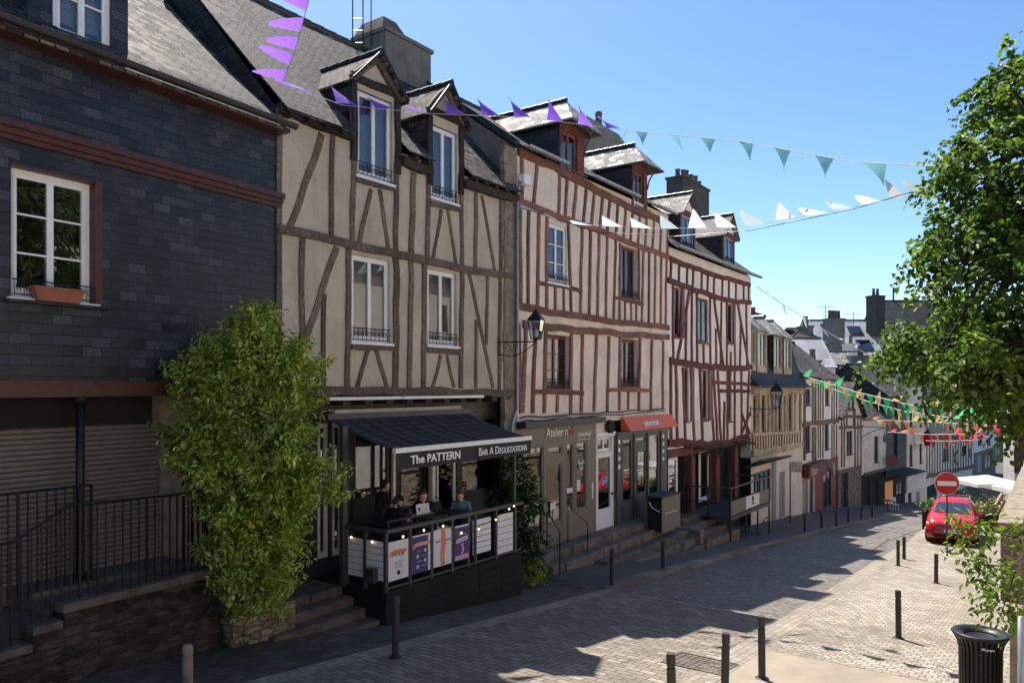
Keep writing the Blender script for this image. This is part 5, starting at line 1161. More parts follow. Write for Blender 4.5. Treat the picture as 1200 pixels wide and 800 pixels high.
mb = MB(); mb.hexa([P(F5.u(873), F5.hit(873, 546, .7)[1], .8), P(F5.u(909), F5.hit(909, 540, .7)[1], .8), P(F5.u(909), zb5-.45, -.02), P(F5.u(873), zb5-.45, -.02), P(F5.u(873), F5.hit(873, 544, .7)[1]+.02, .8), P(F5.u(909), F5.hit(909, 538, .7)[1]+.02, .8), P(F5.u(909), zb5-.3, -.02), P(F5.u(873), zb5-.3, -.02)]); fix_normals(build(mb, 'slate_canopy', M['slate_dark'], H5))
mb = MB(); mb.fbox(F5, F5.u(912), F5.u(924), -8.6, F5.hit(916, 608)[1], .0, .5); mb.fbox(F5, F5.u(910), F5.u(925), -8.6, F5.hit(916, 611)[1], .0, .85); build(mb, 'door_steps', M['step'], H5)
chimney(F5, H5, 878, 900, 363, 400, -3.0, 1.2, 'darkrender', pots=(.3, .7), poth=.6, potr=.16, taper=.12)

def farhouse(name, F, label, pxr, y0, y1, wm, wins=(), timbers=(), beams=(), rise=3, setb=3, depth=6, rm='slate_roof', gm='stonewall', tm='oak', wf='dkgrey', tw=.16, ground=True, gops=(), gfm='dark', over=.3, nf=0.0, back='dark'):
    a, b = F.u(pxr[0]) if pxr[0] else 0, F.u(pxr[1]) if pxr[1] else F.L; pm = (pxr[0] or 0)
    h = thing(name, F.pt((a+b)/2, F.g((a+b)/2)), label, 'house')
    c = ((pxr[0] or 0)+(pxr[1] or 0))/2 or None
    zt = y0; zb = y1; W = [rect_of(F, *w) for w in wins]
    mb = MB(); body(mb, F, a, b, zb, zt, depth, W, rev=.2, gable=(rise, setb)); build(mb, 'wall', M[wm], h)
    for r_ in W: win(F, h, 0, 0, 0, 0, rect=r_, fm=wf, leaves=2 if r_[1]-r_[0] > .8 else 1, back=back, rec=.08, sill=True)
    for t in timbers: beam(F, h, [t[:2], t[2:4]], t[4] if len(t) > 4 else tw, M[tm], n1=.05)
    for t in beams: beam(F, h, t[:-1], t[-1], M[tm], n1=.09, name='timber_beam')
    if rise: roof(F, h, a, b, zt+.05, zt+rise, setb, depth, M[rm], over=over, flare=.2, side=.05)
    if ground:
        G = [rect_of(F, *w[:4]) for w in gops]; mb = MB(); wall(mb, F, a, b, zb-5.5, zb-.01, G, -.12, .15); mb.quad(F.pt(b, zb-5.5, -.12), F.pt(b, zb-5.5, -depth), F.pt(b, zb, -depth), F.pt(b, zb, -.12)); mb.quad(F.pt(a, zb-.01, -.12), F.pt(b, zb-.01, -.12), F.pt(b, zb-.01, .0), F.pt(a, zb-.01, .0))
        rear(mb, F, a, b, zb-5.5, zb, -depth+.1, -.3); build(mb, 'ground_storey', M[gm], h)
        for w, g_ in zip(gops, G):
            m_ = w[4] if len(w) > 4 else 'dark'
            if m_ == 'glass': win(F, h, 0, 0, 0, 0, rect=g_, fm='dkgrey', leaves=2, back='room', sill=False, glass='shopglass', rec=.16, name='shop_window')
            else:
                mb = MB(); mb.fbox(F, g_[0], g_[1], g_[2], g_[3], -.3, -.22); build(mb, 'door', M[m_], h)
    return h
C6 = plan(982.5, 53.2); F6 = Facade(C5, C6); u957 = F6.u(957)
zt6 = F6.hit(945, 440)[1]
H6 = farhouse('narrow_grey_timbered_house', F6, 'very narrow pale grey half-timbered house beside the mansard house, over the burgundy shop sign', (None, 957), zt6, F6.hit(945, 541)[1], 'white', [(944.5, 950, 455, 475), (944.5, 950, 497, 530)],
 [(x, 442, x, 495, .14) for x in (941.5, 943, 951.5, 953.5, 955.5)]+[(x, 500, x, 539, .14) for x in (941.5, 943, 951.5, 953.5, 955.5)], [((940, 497.5), (957, 495.5), .22), ((940, 442), (957, 443), .2)], rise=2.6, setb=3, gops=[(943, 949.5, 562, 606, 'greydoor'), (951, 956, 561, 603, 'navydoor')], gm='cream')
H6b = farhouse('white_and_brown_timbered_house', F6, 'white house with thin brown timbers above the bright red shopfront', (957, None), zt6-.1, F6.hit(970, 538)[1], 'white', [(967, 972, 455, 475), (966.5, 971.5, 495, 527)],
 [(x, 444, x, 491, .15) for x in (958.5, 961, 964, 974.5, 977, 980)]+[(x, 497, x, 536, .15) for x in (958.5, 961, 964, 974.5, 977, 980)], [((957, 495.8), (982, 492.5), .3), ((957, 443.5), (982, 445), .2)], rise=2.6, setb=3, gops=[(967, 976, 552, 598, 'glass')], gm='redpaint', tm='oak')
sg = thing('burgundy_shop_sign', F6.pt(F6.u(950), F6.hit(950, 556)[1], .1), 'burgundy projecting shop fascia with cream letters beside the parking sign', 'sign')
mb = MB(); a_, b_ = F6.u(941.5), F6.u(962); z0, z1 = F6.hit(942, 560)[1], F6.hit(942, 546)[1]; mb.fbox(F6, a_, b_, z0, z1, .0, .35); build(mb, 'fascia', M['burgundy'], sg)
text("Enzo", F6, a_+(b_-a_)*.28, (z0+z1)/2+.02, .48, 'blind', sg, n=.36, width=1.35, bold=.01)
mb = MB(); mb.fbox(F6, a_, b_+.1, z1, z1+.1, .0, .5); build(mb, 'ledge', M['gutterdark'], sg)
mb = MB(); q = F6.hit(972, 548.5); mb.lathe(F6.pt(q[0], q[1], .25), [(.4, -.04), (.4, .04)], 20, ax=(F6.e, Vector((0, 0, 1)), F6.n)); tag(build(mb, 'round_shop_sign', M['zinc']), 'round pale grey disc sign over the red shopfront', 'sign')

C7 = plan(1010, 57); F7 = Facade(C6, C7); L = F7.L; P = F7.pt
H7 = thing('gabled_timber_house', P(L/2, F7.g(L/2)), 'small gable-fronted half-timbered house with a navy door and an iron sign bracket', 'house')
ze7 = F7.hit(984, 487)[1]; za7 = F7.hit(996, 452)[1]+.2; zb7 = F7.hit(990, 549)[1]; W7 = [rect_of(F7, 994, 999, 461, 482), rect_of(F7, 992, 999, 505, 533)]
mb = MB(); body(mb, F7, 0, L, zb7, ze7, 7, [W7[1]], rev=.2)
mb.add([P(0, ze7, 0), P(L, ze7, 0), P(L/2, za7, 0)], [(0, 1, 2)]); build(mb, 'wall', M['cream'], H7)
win(F7, H7, 0, 0, 0, 0, rect=W7[1], fm='navydoor', back='dark', rec=.08); a_ = W7[0]; win(F7, H7, 0, 0, 0, 0, rect=a_, fm='navydoor', leaves=1, back='dark', rec=-.05, n=0, sill=False, backn=.03)
for t in ((986, 488, 986, 547), (989, 479, 989, 547), (1001.5, 478, 1001.5, 547), (1005, 486, 1005, 547), (1008.5, 488, 1008.5, 547), (992, 470, 992, 500), (1000, 468, 1000, 500)): beam(F7, H7, [t[:2], t[2:]], .15, M['oak'], n1=.05)
for t in (((983.5, 501), (1009.5, 500)), ((983.5, 487.5), (1009.5, 488))): beam(F7, H7, list(t), .2, M['oak'], n1=.08, name='timber_beam')
mb = MB(); dz = Vector((0, 0, -.12))
for s in (0, 1):
    ue = -.15 if s == 0 else L+.15; q = [P(ue, ze7-.15, .35), P(L/2, za7+.1, .35), P(L/2, za7+.1, -7), P(ue, ze7-.15, -7)]; q = q if s == 0 else q[::-1]; mb.hexa([v+dz for v in q]+q)
fix_normals(build(mb, 'roof', M['slate_roof'], H7))
mb = MB(); wall(mb, F7, 0, L, zb7-5.5, zb7, [(F7.u(986.5), F7.u(995), zb7-4, zb7-.3)], -.05, .3); build(mb, 'ground_storey', M['stonewall'], H7)
mb = MB(); mb.fbox(F7, F7.u(986.5), F7.u(995), zb7-4, zb7-.3, -.3, -.25); build(mb, 'navy_door', M['navydoor'], H7)
mb = MB(); q = P(L*.95, F7.hit(1005, 500)[1], .05); q2 = q+F7.n*1.6; mb.tube([q, q2], .03, 5); mb.tube([q-Vector((0, 0, .8)), q+F7.n*.7-Vector((0, 0, .35)), q2], .025, 5); mb.tube([q2, q2-Vector((0, 0, .5))], .02, 5); mb.lathe(q2-Vector((0, 0, .8)), [(.3, -.03), (.3, .03)], 14, ax=(F7.e, Vector((0, 0, 1)), F7.n))
tag(build(mb, 'iron_sign_bracket', M['iron']), 'black scrolled iron sign bracket on the small gabled house', 'sign bracket')
C8 = plan(1038, 61); F8 = Facade(C7, C8); C9 = plan(1062.5, 65); F9 = Facade(C8, C9); C10 = plan(1085, 69); F10 = Facade(C9, C10); C11 = plan(1141, 84); F11 = Facade(C10, C11); C12 = plan(1168, 95); F12 = Facade(C11, C12)
H8 = farhouse('pale_jettied_house', F8, 'pale rendered house with a box-like jettied upper floor and one tall window', (None, None), F8.hit(1025, 489)[1], F8.hit(1025, 553)[1], 'cream', [(1024.5, 1029.5, 511, 542)], [], [((1012, 556), (1037, 549), .2)], rise=3.0, setb=3, gops=[(1014, 1021, 562, 602), (1026, 1031, 562, 599)], gm='stonedark')
mb = MB(); r_ = rect_of(F8, 1006, 1014, 472, 483, -1.0)
H9 = farhouse('dark_slate_fronted_house', F9, 'dark slate-fronted house above the small cafe with a charcoal awning', (None, None), F9.hit(1050, 463)[1], F9.hit(1050, 556)[1], 'slate_wall', [(1047, 1051.5, 505, 545), (1047, 1051.5, 468, 490)], rise=2.6, setb=3, gops=[(1039, 1050, 565, 600, 'amber'), (1052, 1060, 566, 598, 'glass')], gm='oakdark')
H10 = farhouse('tall_cream_house', F10, 'tall cream rendered house with arched doors and a red lantern', (None, None), F10.hit(1070, 452)[1], F10.hit(1070, 575)[1], 'cream', [(1066, 1069.5, 521, 546), (1077.5, 1080.5, 520, 543), (1066, 1069.5, 478, 500), (1077.5, 1080.5, 478, 500)], rise=2.4, setb=3, gops=[(1066, 1070, 570+8, 597, 'dark'), (1075, 1079.5, 577, 594, 'greydoor')], gm='cream')
t11 = [(1086+i*3.05, 514, 1086+i*3.05, 557-i*.72, .2) for i in range(18)]
H11 = farhouse('long_half_timbered_house', F11, 'long white and brown half-timbered house at the far bend of the street', (None, None), F11.hit(1100, 508)[1], F11.hit(1110, 554)[1], 'cream', [(1104.5, 1112, 526, 541), (1127, 1132, 523, 534)], t11+[(1116, 545, 1122, 527, .2), (1122, 545, 1116, 527, .2), (1134, 540, 1138, 522, .2), (1138, 540, 1134, 522, .2)], [((1085, 512), (1140, 512.5), .35), ((1085, 558), (1140, 546), .35)], rise=4.2, setb=4, gops=[(1088, 1100, 570, 600), (1112, 1125, 565, 590)], gm='cream', tm='oak')
H12 = farhouse('white_shop_house', F12, 'small pale house with glazed shop doors at the far end of the row', (None, None), F12.hit(1150, 505)[1], F12.hit(1150, 528)[1], 'white', [(1146, 1150, 512, 522), (1157, 1161, 512, 522)], rise=3, setb=3, gops=[(1147, 1153, 534, 555, 'greydoor'), (1156, 1163, 532, 550, 'glass')], gm='grey')
# red lantern and cafe things
def lantern(base, top, size, arm, label, glassm='lampglass', group=None):
    """bracket lamp: wall point, arm vector, four sided lantern hanging/standing at its end"""
    b = Vector(base); a = Vector(arm); e = b+a; r = thing('wall_lantern', b, label, 'street lamp', group); s = size; up = Vector((0, 0, 1)); d = a.normalized(); sd = d.cross(up)
    mb = MB(); mb.tube([b, e], .018, 6); mb.tube([b-up*.34, b+up*.14], .022, 6)
    mb.tube([b-up*.3+d*a.length*(t)+up*(.3*t*t-.1*math.sin(t*3.14)) for t in [i/10 for i in range(11)]], .012, 5)
    for c, q in ((b+d*.18-up*.12, .1), (b+d*.45-up*.1, .075)): mb.tube([c+d*(q*(1-.07*i)*math.cos(i*.6))+up*(q*(1-.07*i)*math.sin(i*.6)) for i in range(13)], .009, 4)
    build(mb, 'bracket', M['iron'], r)
    c = e+up*(.06); mb = MB(); w0, w1, h = .32*s, .52*s, .78*s
    mb.tube([e, c], .03, 6)
    cr = lambda w_, z: [c+(d*x+sd*y)*w_*.5+up*z for x, y in ((1, 1), (-1, 1), (-1, -1), (1, -1))]
    A = cr(w0, 0); B = cr(w1, h)
    for i in range(4):
        mb.tube([A[i], B[i]], .014*s+.004, 4); mb.tube([A[i], A[(i+1) % 4]], .012*s+.004, 4); mb.tube([B[i], B[(i+1) % 4]], .016*s+.004, 4)
    T_ = cr(w1*1.12, h); U_ = cr(w1*.45, h+.26*s); V_ = cr(w1*.42, h+.36*s)
    for X, Y in ((T_, U_), (U_, V_)):
        for i in range(4): mb.quad(X[i], X[(i+1) % 4], Y[(i+1) % 4], Y[i])
    mb.add(V_, [(0, 1, 2, 3)]); mb.ball(c+up*(h+.42*s), .05*s, 8); mb.add(T_, [(3, 2, 1, 0)])
    ln = build(mb, 'lantern', M['iron'], r); fix_normals(ln)
    mb = MB()
    for i in range(4): mb.quad(A[i], A[(i+1) % 4], B[(i+1) % 4], B[i])
    build(mb, 'glazing', M[glassm], ln); mb = MB(); mb.lathe(c+up*.05, [(.03, 0), (.05, .16*s), (.03, .3*s), (.01, .34*s)], 8); build(mb, 'bulb', M['pvc'], ln)
    return r
q = F2.hit(584.5, 401, .03); e = at(643, 401, 18.7)
b = F2.pt(q[0], q[1]-.0, .03); arm = F2.n*.9; 
lantern(b, 0, .62, F2.n*.98+F2.e*.25, 'black iron bracket lantern on the stone quoin between the beige and the red timbered house')
q = F5.hit(881, 479, .1); lantern(F5.pt(*q, .05), 0, 1.0, F5.n*1.1+F5.e*.3, 'black bracket lantern in front of the ochre mansard house')
q = F10.hit(1073, 521.5, .1); lantern(F10.pt(*q, .05), 0, 1.15, F10.n*1.0, 'red tinted lantern on the tall cream house', 'signred')
a_, b_ = F9.u(1036), F9.u(1060); z1 = F9.hit(1045, 551)[1]; z0 = F9.hit(1045, 563, 1.6)[1]; P = F9.pt
aw = thing('cafe_awning', P((a_+b_)/2, z0, .8), 'charcoal awning with a pale valance over the far cafe', 'awning')
mb = MB(); mb.hexa([P(a_, z0, 1.7), P(b_, z0, 1.7), P(b_, z1, .02), P(a_, z1, .02), P(a_, z0+.05, 1.7), P(b_, z0+.05, 1.7), P(b_, z1+.05, .02), P(a_, z1+.05, .02)]); fix_normals(build(mb, 'canvas', M['awning'], aw))
mb = MB(); mb.fbox(F9, a_+1.6, b_, z0-.45, z0, 1.68, 1.71); build(mb, 'valance', M['cream'], aw)
q = F8.hit(1036, 539, .3); mb = MB(); c = F9.pt(F9.u(1045, .6), F9.hit(1045, 539, .6)[1], .6); ax = (Vector((1, 0, 0)), Vector((0, 0, 1)), Vector((0, -1, 0))); mb.lathe(c, [(.46, -.06), (.46, .06)], 24, ax=ax); o = build(mb, 'disc', M['burgundy']); 
tag(o, 'round dark red projecting disc sign over the charcoal cafe awning', 'sign'); o.name = 'round_cafe_sign'
def chair_table(px, py, label, what='chair'):
    p = ghit(px, py, .12); r = thing('cafe_'+what, p, label, what); mb = MB()
    if what == 'chair':
        mb.box(p.x-.2, p.x+.2, p.y-.2, p.y+.2, p.z+.43, p.z+.46); build(mb, 'seat', M['pvc'], r); mb = MB(); mb.box(p.x-.2, p.x+.2, p.y+.18, p.y+.21, p.z+.6, p.z+.88); build(mb, 'backrest', M['pvc'], r)
        for x in (-.18, .18):
            for y in (-.18, .18): mb = MB(); mb.tube([p+Vector((x*1.15, y*1.15, 0)), p+Vector((x, y, .43 if y < 0 else .88))], .018, 5); build(mb, 'leg', M['pvc'], r)
    else:
        mb.lathe(p, [(.38, .72), (.38, .75)], 18); build(mb, 'top', M['redpaint'], r); mb = MB(); mb.lathe(p, [(.22, 0), (.22, .03), (.03, .06), (.03, .72)], 12); build(mb, 'pedestal', M['iron'], r)
chair_table(1048, 597.5, 'white chair outside the far cafe, in front of the warm lit doorway')
chair_table(1040, 598.5, 'small red table outside the far cafe awning', 'table')

# ================================================================ houses and roofs behind
def roofblock(px0, px1, ye, yr, Y, rm, wm, label, dep=7, hip=0, name='distant_house', sky=(), ang=0.0, wn=None):
    a = at(px0, 450, Y); b = at(px1, 450, Y+ang*(px1-px0)/900*Y); F = Facade((a.x, a.y), (b.x, b.y)); L = F.L; P = F.pt
    ze = at(0, ye, Y).z; zr = at(0, yr, Y+dep/2).z; gb = min(F.g(0), F.g(L))-1
    r = thing(name, P(L/2, gb, -dep/2), label, 'house'); mb = MB(); body(mb, F, 0, L, gb, ze, dep, [], gable=None if hip else (zr-ze, dep/2)); build(mb, 'wall', M[wm], r)
    if wn:
        for i in range(wn[0]):
            for j in range(wn[1]): uc = L*(i+.5)/wn[0]; zc = ze-1.6-j*2.7; win(F, r, 0, 0, 0, 0, rect=(uc-.5, uc+.5, zc-.8, zc+.7), fm='pvc' if (i+j) % 2 else 'dkgrey', rec=-.02, back='dark', backn=.015)
    if hip:
        mb = MB(); h = hip; A, B, C, D = P(-.2, ze, .2), P(L+.2, ze, .2), P(L+.2, ze, -dep), P(-.2, ze, -dep); E, G = P(h, zr, -dep/2), P(L-h, zr, -dep/2)
        mb.add([A, B, C, D, E, G], [(0, 1, 5, 4), (1, 2, 5), (2, 3, 4, 5), (3, 0, 4)]); o = build(mb, 'roof', M[rm], r)
        mb = MB(); mb.tube([E, G], .12, 6); mb.tube([A, E], .1, 6); mb.tube([B, G], .1, 6); build(mb, 'ridge_tiles', M['gutterdark'], o)
    else: o = roof(F, r, 0, L, ze, zr, dep/2, dep, M[rm], over=.25, flare=0, side=.1)
    sl = (zr-ze)/(dep/2)
    for fx, fn, w_, h_ in sky:
        n0 = -dep/2*fn; n1 = n0-h_; z0 = ze-n0*sl+.1; z1 = ze-n1*sl+.1; u0 = L*fx; mb = MB(); mb.hexa([P(u0, z0-.15, n0), P(u0+w_, z0-.15, n0), P(u0+w_, z1-.15, n1), P(u0, z1-.15, n1), P(u0, z0, n0), P(u0+w_, z0, n0), P(u0+w_, z1, n1), P(u0, z1, n1)]); k = build(mb, 'skylight_frame', M['gutterdark'], r); fix_normals(k)
        mb = MB(); d_ = .12; mb.quad(P(u0+d_, z0+.02+sl*.1, n0-.1), P(u0+w_-d_, z0+.02+sl*.1, n0-.1), P(u0+w_-d_, z1+.02-sl*.1, n1+.1), P(u0+d_, z1+.02-sl*.1, n1+.1)); build(mb, 'skylight_glass', M['shopglass'], k)
    return r, F
roofblock(922, 972, 402, 385, 66, 'slate_roof', 'grey', 'distant house with a low grey hipped roof just right of the mansard', 7, hip=2.5)
roofblock(938, 979, 428, 396, 62, 'zinc_pale', 'white', 'distant house with a bright pale plain roof slope behind the narrow grey timbered house', 6)
roofblock(960, 1046, 418, 375, 88, 'zinc_pale', 'white', 'big distant house with a long white roof, skylights and brick stacks', 10, sky=((.22, .62, 1.6, 1.3), (.58, .55, 1.6, 1.3), (.6, .15, 1.7, 1.4)))
roofblock(985, 1052, 436, 412, 72, 'slate_pale', 'grey', 'distant house with a mottled pale roof below the brick stacks', 7, sky=((.3, .4, 1.3, 1.2),))
roofblock(958, 1045, 452, 428, 68, 'slate_roof', 'grey', 'distant dark grey roof with a long knobbly ridge above the small gabled house', 6)
roofblock(1040, 1112, 408, 378, 98, 'slate_roof', 'grey', 'distant slate roof below the tall dark church roof', 10, ang=.2)
roofblock(1036, 1100, 470, 438, 78, 'slate_roof', 'grey', 'distant mottled grey roof partly hidden by the lime tree foliage', 8)
r, F = roofblock(1047, 1140, 395, 352, 125, 'slate_dark', 'grey', 'tall dark slate church roof with a small spike on the skyline', 14, name='church')
mb = MB(); q = at(1047, 352, 125+7); mb.tube([q-Vector((0, 0, 1)), q+Vector((0, 0, 2.3))], .15, 5); build(mb, 'spike', M['iron'], r)
roofblock(1080, 1172, 492, 450, 112, 'slate_roof', 'beige', 'far cream house closing the street behind the lime tree', 9, wn=(5, 2))
roofblock(1190, 1330, 500, 455, 118, 'slate_roof', 'beige', 'far white house at the end of the street beyond the parapet', 9, wn=(4, 2))
def stack(px0, px1, yt, yb, Y, mat, label, pots, dep=1.4):
    a = at(px0, yt, Y); b = at(px1, yb, Y); c = thing('chimney_stack', Vector(((a.x+b.x)/2, Y, b.z)), label, 'chimney')
    mb = MB(); F = Facade((a.x, Y), (b.x, Y+.4*(b.x-a.x))); mb.fbox(F, 0, F.L, b.z-1.5, a.z, -dep, 0); mb.fbox(F, -.08, F.L+.08, a.z, a.z+.15, -dep-.08, .08); build(mb, 'stack', M[mat], c)
    for f in pots:
        q = F.pt(F.L*f, a.z+.15, -dep/2); m2 = MB(); m2.lathe(q, [(.2, 0), (.15, .7), (.18, .85)], 10); build(m2, 'chimney_pot', M['granitedk'], c)
stack(976, 993, 374, 418, 80, 'grey', 'tall distant ribbed chimney stack with several pots, left one on the skyline', (.15, .4, .65, .9))
stack(1026, 1040, 347, 378, 90, 'darkrender', 'tall distant dark chimney stack left of the church roof', (.3, .7))
stack(1103, 1112, 392, 412, 95, 'grey', 'small distant stack beside the lime tree', (.5,))
for px, yt, yb, Y, lab in ((967.5, 358, 380, 84, 'thin tv aerial left of the ribbed chimney stack'), (1000, 366, 380, 86, 'thin tv aerial between the two tall distant stacks'), (1022, 366, 385, 86, 'plain thin mast just left of the dark distant stack')):
    a = at(px, yt, Y); b = at(px, yb, Y); mb = MB(); mb.tube([b, a], .035, 4)
    if 'aerial' in lab:
        for k in range(3): mb.tube([a-Vector((1.0-.2*k, 0, .15+k*.5)), a+Vector((1.0-.3*k, 0, -.15-k*.5))], .02, 4)
    tag(build(mb, 'aerial', M['iron']), lab, 'aerial')
for q_ in ((948, 954, 383, 398, 68, 'grey', 'small grey stack on the grey hipped roof right of the mansard', (.3, .7)), (1000, 1008, 404, 420, 76, 'cream', 'small pale stack standing before the long white roof', (.5,)), (1012, 1019, 418, 434, 72, 'grey', 'grey stack on the mottled pale roof', (.3, .7)), (1046, 1054, 418, 436, 80, 'grey', 'grey stack at the left edge of the lime tree foliage', (.5,)), (1060, 1067, 362, 382, 104, 'grey', 'slim far stack in front of the church roof', (.5,)), (986, 992, 440, 452, 66, 'stonewall', 'low stone stack just above the small gabled house', (.5,)), (958, 963, 424, 440, 58, 'stonewall', 'low stone stack above the white and brown timbered house', (.3, .7))): stack(*q_)
# white and burgundy house at the far right edge
r, F = roofblock(1189, 1290, 470, 462, 60, 'slate_dark', 'white', 'white house with burgundy timbers glimpsed at the right edge', 1.4, name='white_and_burgundy_house')
for px in (1190.5, 1196, 1201): beam(F, r, [(px, 475), (px, 553)], .3, M['burgundy'], n1=.06)
beam(F, r, [(1189, 548), (1230, 548)], .8, M['burgundy'], n1=.1, name='timber_beam')

# tables, pots and hedges of the raised terrace behind the car
for px, py, Y, lab in ((1131, 574, 44, 'dark rounded shrub in a pot at the left edge of the white parasol'), (1168, 577, 43, 'dark shrub in a pot under the right corner of the white parasol'), (1148, 575, 46, 'middle potted shrub under the white parasol')):
    c = at(px, py, Y); g_ = gxy(c.x, c.y)+.5; PT_.append((c, g_, lab)) if 'PT_' in globals() else globals().__setitem__('PT_', [(c, g_, lab)])
# ================================================================ the bar deck
P = F2.pt; zd = -3.71; u0, u1, nf, nl = .97, 5.26, 1.8, .75
DK = thing('bar_deck', P((u0+u1)/2, F2.g(3), nf), 'raised dark plank terrace of the bar with railing, slatted white panels and posters', 'deck')
mb = MB(); zg = -4.9
for a, b in ((u0, 3.72), (3.735, 4.48), (4.495, u1)):
    z = zd-.06; k = 0
    while z > zg: mb.fbox(F2, a, b, max(z-.135, zg), z, nf-.03, nf+rnd.uniform(0, .006)); z -= .142
for n0, n1 in ((nl-.6, nf-.031),):
    z = zd-.06
    while z > zg: mb.fbox(F2, u0-.01, u0+.02, max(z-.135, zg), z, n0, n1); mb.fbox(F2, u1-.02, u1+.01, max(z-.135, zg), z, .1, n1); z -= .142
build(mb, 'plank_cladding', M['deck'], DK)
mb = MB(); mb.fbox(F2, u0-.03, u1+.04, zd-.055, zd-.0, nf-.25, nf+.04); n = nf-.26
while n > -.1: mb.fbox(F2, u0-.02, u1+.02, zd-.055, zd-.012, n-.13, n); n -= .137
build(mb, 'floor_boards', M['deck'], DK)
pxs = [452.8, 480.5, 506, 530, 549, 557, 581.5, 604]; zr = -2.64
mb = MB(); mb.fbox(F2, u0-.02, u1+.02, zr-.01, zr+.055, nf-.07, nf+.05); build(mb, 'hand_rail', M['steel'], DK)
mb = MB(); mb.fbox(F2, u0-.04, u0+.03, zr-.01, zr+.05, nl, nf-.075); build(mb, 'hand_rail', M['steel'], DK)
mb = MB(); mb.fbox(F2, u0, u1, zd+.03, zd+.07, nf-.03, nf+.0); build(mb, 'bottom_rail', M['steel'], DK)
for px in pxs:
    mb = MB(); u = F2.u(px, nf); mb.fbox(F2, u-.03, u+.03, zd, zr-.011, nf-.045, nf+.015); build(mb, 'railing_post', M['steel'], DK)
for n in (nl+.02, (nl+nf)/2):
    mb = MB(); mb.fbox(F2, u0-.03, u0+.03, zd, zr-.011, n-.03, n+.03); build(mb, 'railing_post', M['steel'], DK)
def slatpanel(px0, px1, yt, yb):
    a, zt_ = F2.hit(px0, yt, nf); b = F2.u(px1, nf); zb_ = F2.hit(px0, yb, nf)[1]; mb = MB(); n = 6; h = (zt_-zb_)/n
    for i in range(n): mb.fbox(F2, a, b, zb_+i*h, zb_+(i+1)*h-.014, nf-.04, nf-.02)
    mb.fbox(F2, a+.01, b-.01, zb_, zt_-.015, nf-.055, nf-.041, 1); build(mb, 'slatted_panel', [M['pvc'], M['dark']], DK)
slatpanel(555.5, 576, 609, 650); slatpanel(583.5, 602, 603, 649.5)
for a, b in ((nl+.07, 1.24), (1.31, nf-.06)):
    mb = MB(); z0, z1 = -3.52, -2.8; h = (z1-z0)/6
    for i in range(6): mb.fbox(F2, u0-.01, u0+.01, z0+i*h, z0+(i+1)*h-.014, a, b)
    mb.fbox(F2, u0+.011, u0+.02, z0, z1-.02, a, b, 1); build(mb, 'slatted_panel', [M['pvc'], M['dark']], DK)
mb = MB(); q0 = F2.hit(452, 612, 1.5); q1 = F2.hit(509, 599.5, 1.5); mb.tube([P(q0[0], q0[1], 1.5), P(q1[0], q0[1]+.0, 1.5)], .022, 6)
for k in range(3):
    u = q0[0]+(q1[0]-q0[0])*(.05+.45*k); mb.tube([P(u, q0[1], 1.5), P(u, zd, 1.5)], .015, 5)
build(mb, 'inner_rail', M['steel'], DK)
mb = MB(); mb.fbox(F2, u0-.14, u0-.02, -3.55, -3.3, 1.4, 1.62); bx = build(mb, 'ash_box', M['steel']); mb = MB(); mb.fbox(F2, u0-.145, u0-.14, -3.4, -3.33, 1.44, 1.58); build(mb, 'slot', M['dark'], bx)
tag(bx, 'small grey metal box fixed on the white slats at the deck corner', 'box')
def poster(px0, px1, yt, yb, base, label, band=True):
    a, zt_ = F2.hit(px0, yt, nf); b = F2.u(px1, nf); zb_ = F2.hit(px0, yb, nf)[1]; r = thing('poster', P((a+b)/2, zb_, nf+.02), label, 'poster')
    mb = MB(); mb.fbox(F2, a, b, zb_, zt_, nf+.016, nf+.022); build(mb, 'sheet', M[base], r); 
    w_ = b-a; h = zt_-zb_; X = lambda f: a+w_*f; Z = lambda f: zb_+h*f
    def poly(pts, mat, name='print', nn=.0245):
        m_ = MB(); m_.add([P(X(x), Z(y), nf+nn) for x, y in pts], [tuple(range(len(pts)))]); o = build(m_, name, M[mat], r)
        return o
    return r, X, Z, poly, w_, h
r, X, Z, poly, w_, h = poster(454.2, 477.6, 635.5, 681.5, 'paper', 'white poster with an orange brush stroke reading HOUR, leftmost on the deck railing')
poly([(.04, .60), (.07, .72), (.25, .79), (.9, .76), (.93, .68), (.7, .66), (.3, .66)], 'porange', 'brush_stroke')
text("HOUR", F2, X(.5), Z(.65), h*.1, 'ink', r, n=nf+.027, width=w_*.6, ext=.001, name='headline')
for i, s in enumerate(("BIERES PRESSION", "COCKTAILS", "VINS AU VERRE", "SOFTS")): text(s, F2, X(.5), Z(.46-.052*i), h*.022, 'ink', r, n=nf+.026, width=w_*(.36 if i else .42), ext=.001, name='small_print')
m_ = MB(); m_.lathe(P(X(.5), Z(.18), nf+.0235), [(h*.062, 0), (h*.062, .002), (h*.03, .002)], 20, ax=(F2.e, Vector((0, 0, 1)), F2.n)); build(m_, 'round_emblem', M['ink'], r)
r, X, Z, poly, w_, h = poster(482.5, 503.2, 628, 672.5, 'paper', 'navy poster with four round pictures and an orange title band, second on the railing')
poly([(.0, .0), (.87, .0), (.87, .96), (.0, .96)], 'navy', nn=.0235)
poly([(.0, .62), (.0, .74), (.3, .81), (.98, .80), (.98, .70), (.2, .70)], 'porange', 'brush_stroke', .0255)
text("PLANCHES", F2, X(.5), Z(.75), h*.07, 'paper', r, n=nf+.028, width=w_*.68, ext=.001, name='headline')
